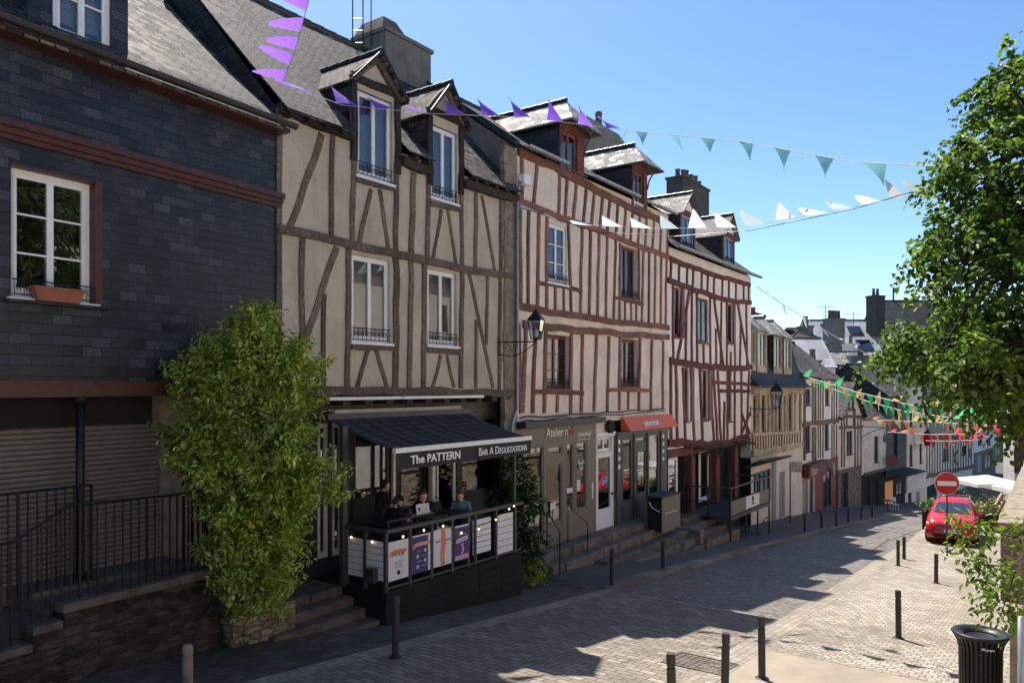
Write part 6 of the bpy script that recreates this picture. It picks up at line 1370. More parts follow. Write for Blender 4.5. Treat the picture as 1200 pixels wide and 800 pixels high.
for i in range(4):
    m_ = MB(); fx = (.70, .28)[i % 2]; m_.lathe(P(X(fx), Z(.57-.135*i), nf+.0245), [(h*.05, 0), (h*.05, .002)], 16, ax=(F2.e, Vector((0, 0, 1)), F2.n)); m_.lathe(P(X(fx), Z(.57-.135*i), nf+.027), [(h*.03, 0), (h*.03, .002)], 10, 1, ax=(F2.e, Vector((0, 0, 1)), F2.n)); build(m_, 'round_picture', [M['paper'], M['pyellow']], r)
    text(("FROMAGES", "CHARCUTERIE", "LEGUMES", "MIXTE")[i], F2, X((.35, .62)[i % 2]), Z(.57-.135*i), h*.02, 'paper', r, n=nf+.026, width=w_*.28, ext=.001, name='small_print')
r, X, Z, poly, w_, h = poster(507.2, 528, 621.5, 665, 'paper', 'white poster with a tall orange vertical stripe, third on the railing')
poly([(.40, .02), (.62, .02), (.60, .3), (.68, .55), (.62, .99), (.40, .99), (.42, .6), (.36, .35)], 'porange', 'orange_stripe')
poly([(.36, .12), (.52, .1), (.54, .3), (.46, .4), (.36, .32)], 'pyellow', 'mustard_mark', .0265)
text("BAR", F2, X(.25), Z(.68), h*.055, 'navy', r, n=nf+.027, width=w_*.24, ext=.001, name='headline'); text("MIAM", F2, X(.82), Z(.68), h*.055, 'navy', r, n=nf+.027, width=w_*.26, ext=.001, name='headline')
r, X, Z, poly, w_, h = poster(532.2, 548, 616.5, 658, 'paper', 'navy poster with a pink figure and a pink band, right of the orange striped one')
poly([(.0, .0), (1, .0), (1, .95), (.0, .95)], 'navy', nn=.0235); poly([(.0, .03), (1, .03), (1, .17), (.0, .15)], 'ppink', 'pink_band', .0255)
poly([(.1, .50), (.92, .56), (.92, .68), (.1, .62)], 'paper', 'white_band', .0255); text("BURGER", F2, X(.5), Z(.59), h*.07, 'navy', r, n=nf+.028, width=w_*.66, ext=.001, name='headline', slope=.08)
text("SMASH", F2, X(.55), Z(.74), h*.045, 'paper', r, n=nf+.026, width=w_*.5, ext=.001, name='headline')
poly([(.4, .18), (.58, .18), (.68, .3), (.6, .4), (.68, .5), (.5, .45), (.36, .49), (.5, .38), (.52, .28)], 'ppink', 'pink_figure', .0255)
# festoon bulbs
rb = thing('festoon_lights', P(3, zr, nf), 'string of small warm bulbs hanging below the deck hand rail', 'string lights')
bp = [(404+17, 627), (443, 632), (470, 629), (494.5, 621.5), (517, 616.5), (538.5, 624.5), (559, 620), (579, 609), (594.5, 596.5), (600, 593)]; mb = MB(); pts = []
for i, (x, y) in enumerate(bp):
    if i < 2: q = P(u0-.05, F2.hit(x, y, .95+.5*i)[1], (.95, 1.5)[i])
    else: q = P(F2.u(x, nf), F2.hit(x, y, nf+.05)[1], nf+.05)
    m_ = MB(); m_.ball(q, .021, 8, sc=(1, 1, 1.25)); build(m_, 'bulb', M['bulb'], rb); m_ = MB(); m_.lathe(q+Vector((0, 0, .025)), [(.014, 0), (.016, .04)], 8); build(m_, 'socket', M['iron'], rb)
    top = q+Vector((0, 0, .065)); 
    if pts: pts.append((pts[-1]+top)/2-Vector((0, 0, .05)))
    pts.append(top)
mb.tube(pts, .006, 4); build(mb, 'cable', M['iron'], rb)
# ---------------------------------------------------------------- awning
AW = thing('bar_awning', P(3.3, -1.16, 1.85), 'charcoal canvas awning of the bar with a lettered front valance', 'awning')
a0, a1 = 1.12, 5.5; zb_, zf_ = -.62, -1.15; nb, nfr = .04, 1.86
mb = MB(); K = 12; J = 8
for i in range(K):
    for j in range(J):
        q = []
        for ii, jj in ((i, j), (i+1, j), (i+1, j+1), (i, j+1)):
            f = jj/J; s = ii/K; u = a0+(a1-a0)*s; q.append(P(u, zb_+(zf_-zb_)*f-.05*math.sin(math.pi*f), nb+(nfr-nb)*f))
        mb.quad(q[3], q[2], q[1], q[0])
cv = build(mb, 'canvas', M['awning'], AW, smooth=True); 
sol = cv.modifiers.new('thickness', 'SOLIDIFY'); sol.thickness = .006
mb = MB()
for k in range(1, 5): mb.tube([P(a0+(a1-a0)*k/5, zb_+(zf_-zb_)*f-.05*math.sin(math.pi*f)+.006, nb+(nfr-nb)*f) for f in [i/8 for i in range(9)]], .006, 4)
build(mb, 'seams', M['dkgrey'], cv)
mb = MB(); mb.fbox(F2, a0-.01, a1+.03, zf_-.06, zf_+.03, nfr-.03, nfr+.05); build(mb, 'front_bar', M['pvc'], AW)
mb = MB(); K = 40
def vx(s): return .012*math.sin(s*31)+.006*math.sin(s*77)
for i in range(K):
    s, t = i/K, (i+1)/K; A = a0+(a1-a0)*s; B = a0+(a1-a0)*t
    mb.quad(P(A, zf_-.37+.008*math.sin(s*20), nfr+.03+vx(s)), P(B, zf_-.37+.008*math.sin(t*20), nfr+.03+vx(t)), P(B, zf_-.05, nfr+.045), P(A, zf_-.05, nfr+.045))
vl = build(mb, 'valance', M['awning'], AW, smooth=True)
ul = lambda px: F2.u(px, nfr)
text("The ", F2, (ul(478)+ul(495))/2, zf_-.205, .15, 'textw', vl, n=nfr+.06, width=ul(494.5)-ul(478.5), bold=.004, name='lettering')
text("PATTERN", F2, (ul(498)+ul(536.5))/2, zf_-.205, .15, 'textw', vl, n=nfr+.06, width=ul(536.5)-ul(498), bold=.004, name='lettering')
text("Bar A Degustations", F2, (ul(559)+ul(614.5))/2, zf_-.2, .16, 'textw', vl, n=nfr+.06, width=ul(614.5)-ul(558.5), name='lettering', smallcaps=.78)
for u in (a0+.12, a1-.15):
    mb = MB(); mb.tube([P(u, zb_-.05, nb+.05), P(u+.35, zb_-.45, 1.0), P(u, zf_-.02, nfr-.05)], .025, 6); build(mb, 'folding_arm', M['pvc'], AW)
mb = MB(); mb.fbox(F2, a0-.02, a1+.1, zb_-.05, zb_+.09, .0, .1); build(mb, 'cassette', M['steel'], AW)
for px, n, w_ in ((461, -.1, .035), (507, .1, .03), (602.5, nf-.12, .03)):
    u = F2.u(px, n); mb = MB(); mb.fbox(F2, u-w_, u+w_, zd, zf_-.0, n-w_, n+w_); build(mb, 'upright_post', M['pvc' if px < 600 else 'steel'], DK)
u = .93; mb = MB(); mb.fbox(F2, u-.06, u+.06, -3.75, -.75, .68, .78); build(mb, 'upright_post', M['steel'], DK)
# clear weather sheet on the left of the awning
mb = MB(); mb.quad(P(1.05, -2.55, .15), P(1.1, -2.55, nf-.1), P(1.1, zf_-.05, nf-.1), P(1.05, zb_-.1, .15)); 
o = build(mb, 'weather_sheet', M['glass'], AW)

# ================================================================ people
def capsules(segs, vox=.011, smooth=3):
    """one continuous skin grown round tapering limbs: voxel-fused, then smoothed"""
    mb = MB()
    for (a, ra, b, rb_) in segs:
        a, b = Vector(a), Vector(b); n = 4; d = b-a
        if d.length < 1e-4: mb.ball(a, ra, 12); continue
        mb.tube([a+d*i/n for i in range(n+1)], [ra+(rb_-ra)*i/n for i in range(n+1)], 12); mb.ball(a, ra, 12); mb.ball(b, rb_, 12)
    me = bpy.data.meshes.new('tmp'); me.from_pydata(mb.v, [], mb.f); ob = bpy.data.objects.new('tmp', me); COL.objects.link(ob)
    m = ob.modifiers.new('r', 'REMESH'); m.mode = 'VOXEL'; m.voxel_size = vox; s = ob.modifiers.new('s', 'SMOOTH'); s.iterations = smooth; s.factor = .5
    dg = bpy.context.evaluated_depsgraph_get(); e = ob.evaluated_get(dg).to_mesh(); out = MB(); out.add([v.co.copy() for v in e.vertices], [tuple(p.vertices) for p in e.polygons]); out.smooth = True
    bpy.data.objects.remove(ob); bpy.data.meshes.remove(me); return out
def hand(w, d, up, s=1.0, curl=.5):
    """palm, four unequal bent fingers and a thumb from the side"""
    d = Vector(d).normalized(); up = Vector(up); up = (up-d*up.dot(d)).normalized(); sd = d.cross(up); segs = []; w = Vector(w); p = w+d*.085*s
    for k in (-1.2, -.4, .4, 1.2): segs.append((w+sd*.012*k*s, .019*s, p+sd*.022*k*s, .014*s))
    for k, L_ in zip((-1.3, -.45, .42, 1.25), (.062, .076, .080, .070)):
        a = p+sd*.022*k*s; dd = (d*math.cos(curl*.6)-up*math.sin(curl*.6)); b = a+dd*L_*.55*s; d2 = (d*math.cos(curl*1.5)-up*math.sin(curl*1.5)); segs += [(a, .0105*s, b, .0095*s), (b, .0095*s, b+d2*L_*.5*s, .008*s)]
    a = w+sd*.022*s+d*.02*s; b = a+(sd*.8+d*.75-up*.3).normalized()*.045*s; segs += [(a, .014*s, b, .012*s), (b, .012*s, b+(d+sd*.25-up*.2).normalized()*.035*s, .010*s)]
    return segs
def person(label, u, n, head_z, face, lean=.3, arms=None, hair='hair', top='blackcloth', hairstyle='short', headpitch=.35, sleeve='short', legs=True, turn=0.0, sc=1.0):
    f = (F2.e*face[0]+F2.n*face[1]).normalized(); up = Vector((0, 0, 1)); sd = f.cross(up)
    S = lambda *v: B+f*v[0]*sc+sd*v[1]*sc+up*v[2]*sc
    B = P(u, head_z, n)-up*.80*sc-f*(math.sin(lean)*.72)*sc    # pelvis
    r = thing('person', Vector((B.x, B.y, B.z-.1)), label, 'person')
    cl, sl = math.cos(lean), math.sin(lean); T = lambda h, s=0, fw=0: S(sl*h+cl*fw, s, cl*h-sl*fw)
    neck = T(.53); hc = neck+f*.055*sc+up*.135*sc
    hp = headpitch; hf = (f*math.cos(hp)-up*math.sin(hp)); hu = (up*math.cos(hp)+f*math.sin(hp))
    seg = [(T(.0, -.07), .115, T(.0, .07), .115), (T(.02), .115, T(.22), .105), (T(.22), .105, T(.40), .115), (T(.38, -.10), .09, T(.38, .10), .09), (T(.46, -.15), .058, T(.46, .15), .058), (T(.42), .09, T(.5), .06), (T(.50), .055, neck+up*.07*sc, .05)]
    hd = [(hc+hu*.03*sc, .083*sc, hc-hu*.02*sc+hf*.012*sc, .078*sc), (hc+hf*.02*sc, .075*sc, hc-hu*.075*sc+hf*.045*sc, .045*sc), (hc-hf*.03*sc, .08*sc, hc-hf*.03*sc, .08*sc),
          (hc+hf*.085*sc+hu*.0*sc, .012*sc, hc+hf*.104*sc-hu*.025*sc, .014*sc), (hc+hf*.088*sc-hu*.058*sc+sd*.018, .010*sc, hc+hf*.088*sc-hu*.058*sc-sd*.018, .010*sc), (hc+hf*.072*sc+hu*.03*sc+sd*.03, .014*sc, hc+hf*.072*sc+hu*.03*sc-sd*.03, .014*sc)]
    for s in (-1, 1): hd.append((hc+sd*.083*s*sc-hu*.01*sc, .018*sc, hc+sd*.085*s*sc-hu*.035*sc, .013*sc))
    limb = []; slv = []
    for s, (el, wr, hdir) in zip((-1, 1), arms):
        sh = T(.455, .185*s); E = S(*el); W_ = S(*wr); limb += [(sh, .052, E, .040), (E, .040, W_, .026)]
        hd_ = (f*hdir[0]+sd*hdir[1]+up*hdir[2]).normalized(); limb += hand(W_, hd_, sd*s*.2+up if abs(hd_.z) < .8 else -f, 1.0*sc, .55)
        if sleeve == 'short': slv.append((sh, .064, sh+(E-sh)*.62, .056))
        else: slv += [(sh, .062, E, .05), (E, .05, W_, .035)]
    lg = []; ft = []
    for s in (-1, 1):
        hip = T(0, .09*s); kn = S(.42, .11*s, -.05); an = S(.36, .11*s, -.46); lg += [(hip, .085, kn, .058), (kn, .058, an, .038)]; ft += [(an-up*.02, .04, an+f*.13-up*.05, .033)]
    bd = build(capsules(seg+hd+limb+lg, .0105, 3), 'body', M['skin'], r, smooth=True)
    tops = [(a, ra+.012, b, rb_+.012) for a, ra, b, rb_ in seg[:6]]+slv
    build(capsules(tops, .014, 3), 'top', M[top], r, smooth=True)
    build(capsules([(a, ra+.010, b, rb_+.014) for a, ra, b, rb_ in lg]+[(T(-.02, -.07), .125, T(.04, .07), .122)], .014, 2), 'trousers', M['jean'], r, smooth=True)
    build(capsules(ft, .012, 2), 'shoes', M['rubber'], r, smooth=True)
    hs = [(hc+hu*.052*sc-hf*.012*sc, .084*sc, hc-hf*.035*sc, .083*sc), (hc-hf*.045*sc, .075*sc, hc-hf*.05*sc-hu*.05*sc, .06*sc), (hc+hu*.075*sc+hf*.03*sc, .05*sc, hc+hu*.07*sc-hf*.02*sc, .06*sc)]
    if hairstyle == 'bun': hs += [(hc+hu*.10*sc-hf*.07*sc, .042*sc, hc+hu*.115*sc-hf*.08*sc, .036*sc)]
    if hairstyle == 'tail': hs += [(hc-hf*.09*sc+hu*.01, .04*sc, hc-hf*.13*sc-hu*.14*sc, .028*sc)]
    build(capsules(hs, .011, 2), 'hair', M[hair], r, smooth=True)
    if hairstyle == 'cap':
        build(capsules([(hc+hu*.06*sc, .086*sc, hc+hu*.05*sc-hf*.02*sc, .09*sc), (hc-hf*.08*sc+hu*.03*sc+sd*.03, .02, hc-hf*.13*sc+hu*.015*sc+sd*.02, .012), (hc-hf*.08*sc+hu*.03*sc-sd*.03, .02, hc-hf*.13*sc+hu*.015*sc-sd*.02, .012)], .011, 2), 'cap', M['blackcloth'], r, smooth=True)
        build(capsules([(hc+hf*.055*sc-hu*.085*sc+sd*.035, .032, hc+hf*.055*sc-hu*.085*sc-sd*.035, .032), (hc+hf*.02*sc-hu*.07*sc+sd*.05, .03, hc+hf*.02*sc-hu*.07*sc-sd*.05, .03)], .01, 2), 'beard', M['hair'], r, smooth=True)
    for s in (-1, 1):
        m_ = MB(); m_.ball(hc+hf*.078*sc+hu*.012*sc+sd*.032*s*sc, .010, 8); build(m_, 'eye', M['ink'], r)
    # stool
    c = T(-.13); sr = thing('bar_stool', Vector((c.x, c.y, zd)), 'black high stool under the '+label.split(',')[0], 'stool', 'stools on the bar deck'); m_ = MB(); zs = B.z-.125*sc
    m_.lathe((B.x, B.y, zs-.05), [(.16, 0), (.18, .02), (.17, .05)], 16); build(m_, 'seat', M['rubber'], sr)
    for q in range(4):
        t = math.pi/4+q*math.pi/2; m_ = MB(); m_.tube([(B.x+.1*math.cos(t), B.y+.1*math.sin(t), zs-.05), (B.x+.19*math.cos(t), B.y+.19*math.sin(t), zd)], .012, 6); build(m_, 'leg', M['iron'], sr)
    return r
person('bearded man in black cap and t-shirt, leaning over the bar table at left', 2.30, .85, -2.13, (1, .25), .42, [((.34, -.24, .28), (.52, -.10, .30), (1, .2, 0)), ((.36, .24, .26), (.55, .10, .32), (1, -.3, .1))], hairstyle='cap', headpitch=.75)
person('person with dark hair in black top, seated behind the capped man', 2.62, .12, -1.93, (1, .5), .2, [((.22, -.24, .22), (.44, -.12, .26), (1, 0, 0)), ((.22, .24, .22), (.44, .12, .26), (1, 0, 0))], headpitch=.3)
person('woman in black t-shirt with hair in a bun, hand held to her face', 3.12, .75, -2.12, (-1, .25), .36, [((.40, -.2, .27), (.34, -.06, .50), (-.1, .25, 1)), ((.36, .26, .26), (.56, .12, .30), (1, -.3, 0))], hairstyle='bun', headpitch=.55)
person('woman in light blue sweater with tied auburn hair, seated alone to the right', 4.42, .70, -2.30, (-1, .35), .30, [((.20, -.25, .24), (.40, -.14, .24), (1, .1, -.1)), ((.14, .26, .20), (.36, .16, .22), (1, -.2, 0))], hair='haira', top='bluecloth', hairstyle='tail', headpitch=.25, sleeve='long', sc=.95)
def table(u, n, w_, d_, z, label):
    r = thing('bar_table', P(u, zd, n), label, 'table', None); mb = MB(); mb.fbox(F2, u-w_, u+w_, z-.035, z, n-d_, n+d_); build(mb, 'top', M['oakdark'], r)
    mb = MB(); mb.fbox(F2, u-.03, u+.03, zd+.02, z-.035, n-.03, n+.03); mb.fbox(F2, u-.22, u+.22, zd, zd+.02, n-.22, n+.22); build(mb, 'pedestal', M['iron'], r); return r
table(2.78, .85, .30, .55, -2.62, 'dark high table between the capped man and the woman with a bun')
table(4.02, .75, .24, .4, -2.74, 'dark high table in front of the woman in light blue')
mb = MB(); q = P(2.5, -2.62, 1.12); 
for k, t in enumerate((.25, -.25)):
    d = F2.e*math.cos(t)+F2.n*math.sin(t); s_ = (1 if k else -1)
    a = P(2.56, -2.60, 1.22); b = a+(F2.e*.9+F2.n*.25*s_).normalized()*.2*(1 if k else -1); mb.hexa([a, b, b+F2.n*.004, a+F2.n*.004]+[v+Vector((0, 0, .24))-F2.n*.03 for v in (a, b, b+F2.n*.004, a+F2.n*.004)])
o = build(mb, 'menu_card', M['paper']); fix_normals(o); tag(o, 'open white menu card standing on the table before the capped man', 'menu'); 
mb = MB(); mb.fbox(F2, 2.45, 2.49, -2.5, -2.42, 1.24, 1.245); build(mb, 'printed_lines', M['ink'], o)
for u, n, l in ((2.86, .95, 'small white cup between the man and the woman with a bun'), (3.9, .8, 'small glass on the table of the woman in light blue')):
    mb = MB(); z = -2.62 if u < 3 else -2.74; mb.lathe(P(u, z, n), [(.03, 0), (.04, .09), (.035, .09), (.026, .01)], 14); tag(build(mb, 'cup', M['pvc'] if u < 3 else M['lampglass'], smooth=True), l, 'cup')
mb = MB(); q = P(3.72, -2.74, .6); mb.hexa([q+F2.e*x+F2.n*y+Vector((0, 0, z)) for x, y, z in ((-.14, -.08, 0), (.14, -.08, 0), (.14, .08, 0), (-.14, .08, 0), (-.1, -.04, .22), (.1, -.04, .22), (.1, .04, .22), (-.1, .04, .22))]); o = build(mb, 'handbag', M['rubber']); fix_normals(o); tag(o, 'black handbag lying on the table before the woman in light blue', 'bag'); mb = MB(); mb.tube([q+F2.e*(.1*math.cos(t))+Vector((0, 0, .2+.14*math.sin(t))) for t in [math.pi*i/10 for i in range(11)]], .008, 5); build(mb, 'strap', M['rubber'], o)

# ================================================================ steps up to the bar
ST = thing('bar_steps', P(.3, F2.g(.3), 1.1), 'worn dark stone steps between the planter and the bar deck', 'steps')
for i in range(4):
    mb = MB(); n1 = .7+.33*i; z1 = -3.74-.155*i
    if z1 < F2.g(.3)+.03: break
    u = -1.1
    while u < .9:
        L_ = rnd.uniform(.5, .9); mb.fbox(F2, u, min(u+L_, .93)-.012, -5, z1-rnd.uniform(0, .015), -.3 if i == 0 else n1-.5, n1+rnd.uniform(-.02, .02)); u += L_
    build(mb, 'step', M['granitedk'], ST)
# ================================================================ steps in front of the red timbered house
P3 = F3.pt; S3 = thing('shop_steps', P3(5, F3.g(5), 1), 'long irregular flight of worn stone steps below the salon and charcoal shop', 'steps')
zf = -4.47
def tread(F, par, ua, ub, n0, n1, z, zbot=None, mat='step', jag=.03):
    mb = MB(); u = ua
    while u < ub-.05:
        L_ = min(rnd.uniform(.55, 1.15), ub-u); j = rnd.uniform(-jag, jag); zz = z-rnd.uniform(0, .018); b = .03
        pr = [(n0, z-.55), (n1+j, z-.55), (n1+j+.005, zz-b), (n1+j-b, zz), (n0, zz)]
        mb.prism([F.pt(u, q, n) for n, q in pr], F.e*(L_-.014)); u += L_
    o = build(mb, 'step', M[mat], par); fix_normals(o)
tread(F3, S3, .1, 8.2, -.2, .55, zf); tread(F3, S3, 1.9, 8.3, .3, .95, zf-.22); tread(F3, S3, .3, 1.95, .3, 1.0, zf-.2)
tread(F3, S3, 2.6, 8.6, .7, 1.35, zf-.47, mat='granitedk'); tread(F3, S3, 1.2, 8.6, 1.1, 1.62, zf-.68); tread(F3, S3, 5.4, 8.7, 1.4, 1.85, zf-.92, mat='granitedk')
mb = MB(); mb.fbox(F3, 8.6, 8.95, -6.3, zf-.45, .2, 1.75); mb.fbox(F3, 8.95, 9.15, -6.3, zf-.75, .3, 1.85); tag(build(mb, 'rubble_cheek_wall', M['stonewall']), 'short rubble cheek wall between the two flights of steps', 'wall')
S4 = thing('house_steps', F4.pt(1, F4.g(1), 1), 'weathered stone steps beside the raised platform of the white timbered house', 'steps')
for i in range(4): tread(F4, S4, -.6, 2.6+i*.2, -.5 if i == 0 else .3*i, .35+.42*i, -4.95-.2*i, mat='step' if i % 2 else 'granitedk')
# handrails on the salon steps
for (a, b, n0), lab in (((640, 663, .3), 'thin black handrail left of the salon door'), ((664, 690, .3), 'thin black handrail right of the salon door')):
    if a < 650: pts = [F3.hit(640, 600, .45), F3.hit(658, 624, 1.0)]; nn = (.2, 1.0); g0 = ((638, 640), (658, 650))
    pa = (P3(F3.u(641, .2), F3.hit(641, 599, .2)[1], .2), P3(F3.u(656, 1.15), F3.hit(656, 623, 1.15)[1], 1.15)) if a < 650 else (P3(F3.u(665.5, .25), F3.hit(665.5, 592, .25)[1], .25), P3(F3.u(688.5, .8), F3.hit(688.5, 613, .8)[1], .8))
    mb = MB(); A, B_ = pa; zA = zf-.02; zB = zf-.25 if a > 650 else zf-.45; mb.tube([Vector((A.x, A.y, zA)), A, B_, Vector((B_.x, B_.y, zB))], .018, 6)
    tag(build(mb, 'handrail', M['iron']), lab, 'handrail')
# black cabinet with bags
cu0, cu1, cn0, cn1, cz0, cz1 = 6.67, 8.15, .62, 1.2, zf-.3, -3.6
CB = thing('waste_cabinet', P3(7.4, cz0, .9), 'grey metal cabinet with an open black side standing on the shop steps', 'cabinet')
mb = MB(); mb.fbox(F3, cu0, cu1, cz0, cz1-.05, cn1-.03, cn1); mb.fbox(F3, cu1-.03, cu1, cz0, cz1-.05, cn0, cn1-.03); mb.fbox(F3, cu0, cu1-.03, cz0, cz1-.05, cn0, cn0+.02); build(mb, 'panels', M['taupe'], CB)
mb = MB(); mb.fbox(F3, cu0-.03, cu1+.03, cz1-.05, cz1, cn0-.03, cn1+.03); build(mb, 'lid', M['dkgrey'], CB)
mb = MB(); mb.fbox(F3, cu0+.05, cu0+.6, cz0, cz1-.15, cn0+.04, cn1-.06); bn = build(mb, 'black_bin', M['rubber'], CB); mb = MB(); mb.tube([P3(cu0+.03, cz1-.2, cn0+.1), P3(cu0-.0, cz1-.38, cn0+.22), P3(cu0+.03, cz1-.5, cn1-.1)], .018, 6); build(mb, 'white_bag_tie', M['pvc'], bn)
text("la plateforme", F3, (cu0+cu1)/2, (cz0+cz1)/2+.02, .06, 'textw', CB, n=cn1+.004, width=.95, name='lettering', ext=.002)
# ================================================================ raised platform of house 4
Fp = Facade(st(28.6, -10.15)[:2], st(33.4, -10.15)[:2]); Pp = Fp.pt; PL = thing('raised_platform', Pp(2.4, Fp.g(2.4)), 'dark steel platform on legs with railing and a small white sign panel', 'platform')
zfl4 = Fp.hit(856, 606)[1]; zft = Fp.hit(856, 588)[1]; zrt = Fp.hit(856, 571.5)[1]; L = 4.85
mb = MB(); mb.fbox(Fp, 0, L, zfl4-.14, zfl4, -.05, .02); mb.fbox(Fp, 0, L, zfl4-.06, zfl4-.01, -1.9, -.051); build(mb, 'floor', M['steel'], PL)
mb = MB(); mb.fbox(Fp, .04, L-.04, zfl4+.04, zft, -.02, .0); build(mb, 'fascia_panel', M['taupe'], PL)
mb = MB(); mb.fbox(Fp, 0, L, zrt-.05, zrt, -.04, .02); mb.fbox(Fp, 0, .05, zrt-.06, zrt-.01, -1.8, -.04); mb.fbox(Fp, L-.05, L, zrt-.06, zrt-.01, -1.8, -.041); mb.fbox(Fp, 0, .05, zrt-.6, zrt-.56, -1.8, -.04); build(mb, 'hand_rail', M['steel'], PL)
for f in (0.0, .375, .68, 1.0):
    mb = MB(); u = .03+f*(L-.06); top = zrt-.051 if f in (0.0, 1.0, .68) else zfl4-.14; mb.fbox(Fp, u-.035, u+.035, Fp.g(u)-.2, top, -.035, .021 if f in (0, 1) else .012); build(mb, 'leg', M['dkgrey'], PL)
for u, n in ((.05, -1.75), (L-.05, -1.75), (.05, -.9)):
    mb = MB(); mb.fbox(Fp, u-.03, u+.03, Fp.g(u)-.2 if n < -1 else zfl4, zrt-.06, n-.03, n+.03); build(mb, 'leg', M['dkgrey'], PL)
a = Fp.u(874); b = Fp.u(889.5); mb = MB(); mb.fbox(Fp, a, b, zfl4+.08, zft-.02, .004, .014); sp_ = build(mb, 'sign_panel', M['pvc'], PL)
mb = MB(); c = (a+b)/2; zc = (zfl4+zft)/2+.03
for k in range(3): mb.lathe(Pp(c, zc+.09-.0*k, .016), [(.13-.04*k, 0), (.13-.04*k, .002), (.11-.04*k, .002)], 16, ax=(Fp.e, Vector((0, 0, 1)), Fp.n))
mb.fbox(Fp, c-.13, c+.13, zc-.14, zc-.06, .015, .018); build(mb, 'emblem', M['ink'], sp_)
# ================================================================ left terrace wall, steps and railings
PT = F1.pt; nW = .9; zt1 = -2.81
TW = thing('terrace_wall', PT(9, F1.g(9, nW), nW), 'dark rubble wall with lichen below the iron railing at left', 'wall')
uE = F1.u(256, nW); uA = F1.u(76, nW); uB = F1.u(40, nW); z2 = F1.hit(60, 729, nW)[1]; z3 = F1.hit(20, 758, nW)[1]
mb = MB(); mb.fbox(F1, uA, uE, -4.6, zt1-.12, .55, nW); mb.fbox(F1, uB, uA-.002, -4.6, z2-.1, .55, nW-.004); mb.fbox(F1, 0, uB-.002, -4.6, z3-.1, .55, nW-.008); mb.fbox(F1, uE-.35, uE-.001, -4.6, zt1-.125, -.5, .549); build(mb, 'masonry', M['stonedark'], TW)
mb = MB(); u = uA-.04
while u < uE-.1: L_ = min(rnd.uniform(.6, 1.0), uE+.03-u); mb.fbox(F1, u, u+L_-.012, zt1-.118, zt1+rnd.uniform(-.01, .01), .5, nW+.05); u += L_
mb.fbox(F1, uB-.03, uA-.045, z2-.098, z2, .5, nW+.045); mb.fbox(F1, 0, uB-.035, z3-.098, z3, .5, nW+.04); build(mb, 'coping', M['granitedk'], TW)
mb = MB(); mb.fbox(F1, uA, uE, -4.3, zt1-.06, -.6, .545); mb.fbox(F1, uB, uA-.004, -4.3, z2-.03, -.6, .54); mb.fbox(F1, 0, uB-.004, -4.3, z3-.03, -.6, .54); mb.fbox(F1, uE-2.4, uE-.01, zt1-.058, zt1+.02, -.6, .15); build(mb, 'landing', M['granitedk'], TW)
def railing(F, pts, n, zbots, label, dn=.12, name='iron_railing'):
    """pts (u,z) of the top rail; balusters every dn"""
    r = thing(name, F.pt(pts[0][0], zbots(pts[0][0]), n), label, 'railing'); mb = MB(); mb.tube([F.pt(u, z, n) for u, z in pts], .02, 6); build(mb, 'top_rail', M['iron'], r)
    L_ = pts[-1][0]-pts[0][0]; k = int(L_/dn)
    def zz(u):
        for (a, b), (c, d) in zip(pts[:-1], pts[1:]):
            if u <= c: return b+(d-b)*(u-a)/max(1e-6, c-a)
        return pts[-1][1]
    for i in range(k+1):
        u = pts[0][0]+L_*i/k; mb = MB(); w_ = .009 if i % 8 else .016; mb.fbox(F, u-w_, u+w_, zbots(u), zz(u)-.015, n-w_, n+w_); build(mb, 'baluster', M['iron'], r)
    return r
nr = .78; tr = [F1.hit(x, y, nr) for x, y in ((-110, 660), (16, 634), (80, 592), (92, 590.5), (200, 580), (256, 573))]; tr[-1] = (tr[-1][0], tr[-2][1])
railing(F1, tr, nr, lambda u: zt1 if u > uA else (z2 if u > uB else z3), 'black iron railing with a sloping left part on top of the rubble wall')
tr = [F1.hit(x, y, .1) for x, y in ((-80, 588), (107, 564))]; tr[1] = (tr[1][0], tr[0][1]); railing(F1, tr, .1, lambda u: zt1, 'second black iron railing nearer the roller shutters')
Fe = Facade(PT(uE-.05, 0, .1)[:2], PT(uE-.05, 0, .85)[:2]); railing(Fe, [(0, tr[0][1]-.1), (.72, tr[0][1]-.1)], 0, lambda u: zt1, 'short black railing closing the terrace beside the big shrub')
# planter below the big shrub
PN = thing('stone_planter', st(7.8, -10.9), 'low reddish stone planter wall under the big shrub', 'planter'); mb = MB()
stbox(mb, 7.25, 8.45, -10.68, -10.5, lambda s: gz(s)-.2, -3.6); stbox(mb, 8.27, 8.45, -11.7, -10.681, lambda s: gz(s)-.2, -3.61); stbox(mb, 7.25, 7.43, -11.5, -10.681, lambda s: gz(s)-.2, -3.61); fix_normals(build(mb, 'masonry', M['stonewall'], PN))
mb = MB(); stbox(mb, 7.43, 8.27, -11.6, -10.69, -4.4, -3.68); fix_normals(build(mb, 'soil', M['granitedk'], PN))
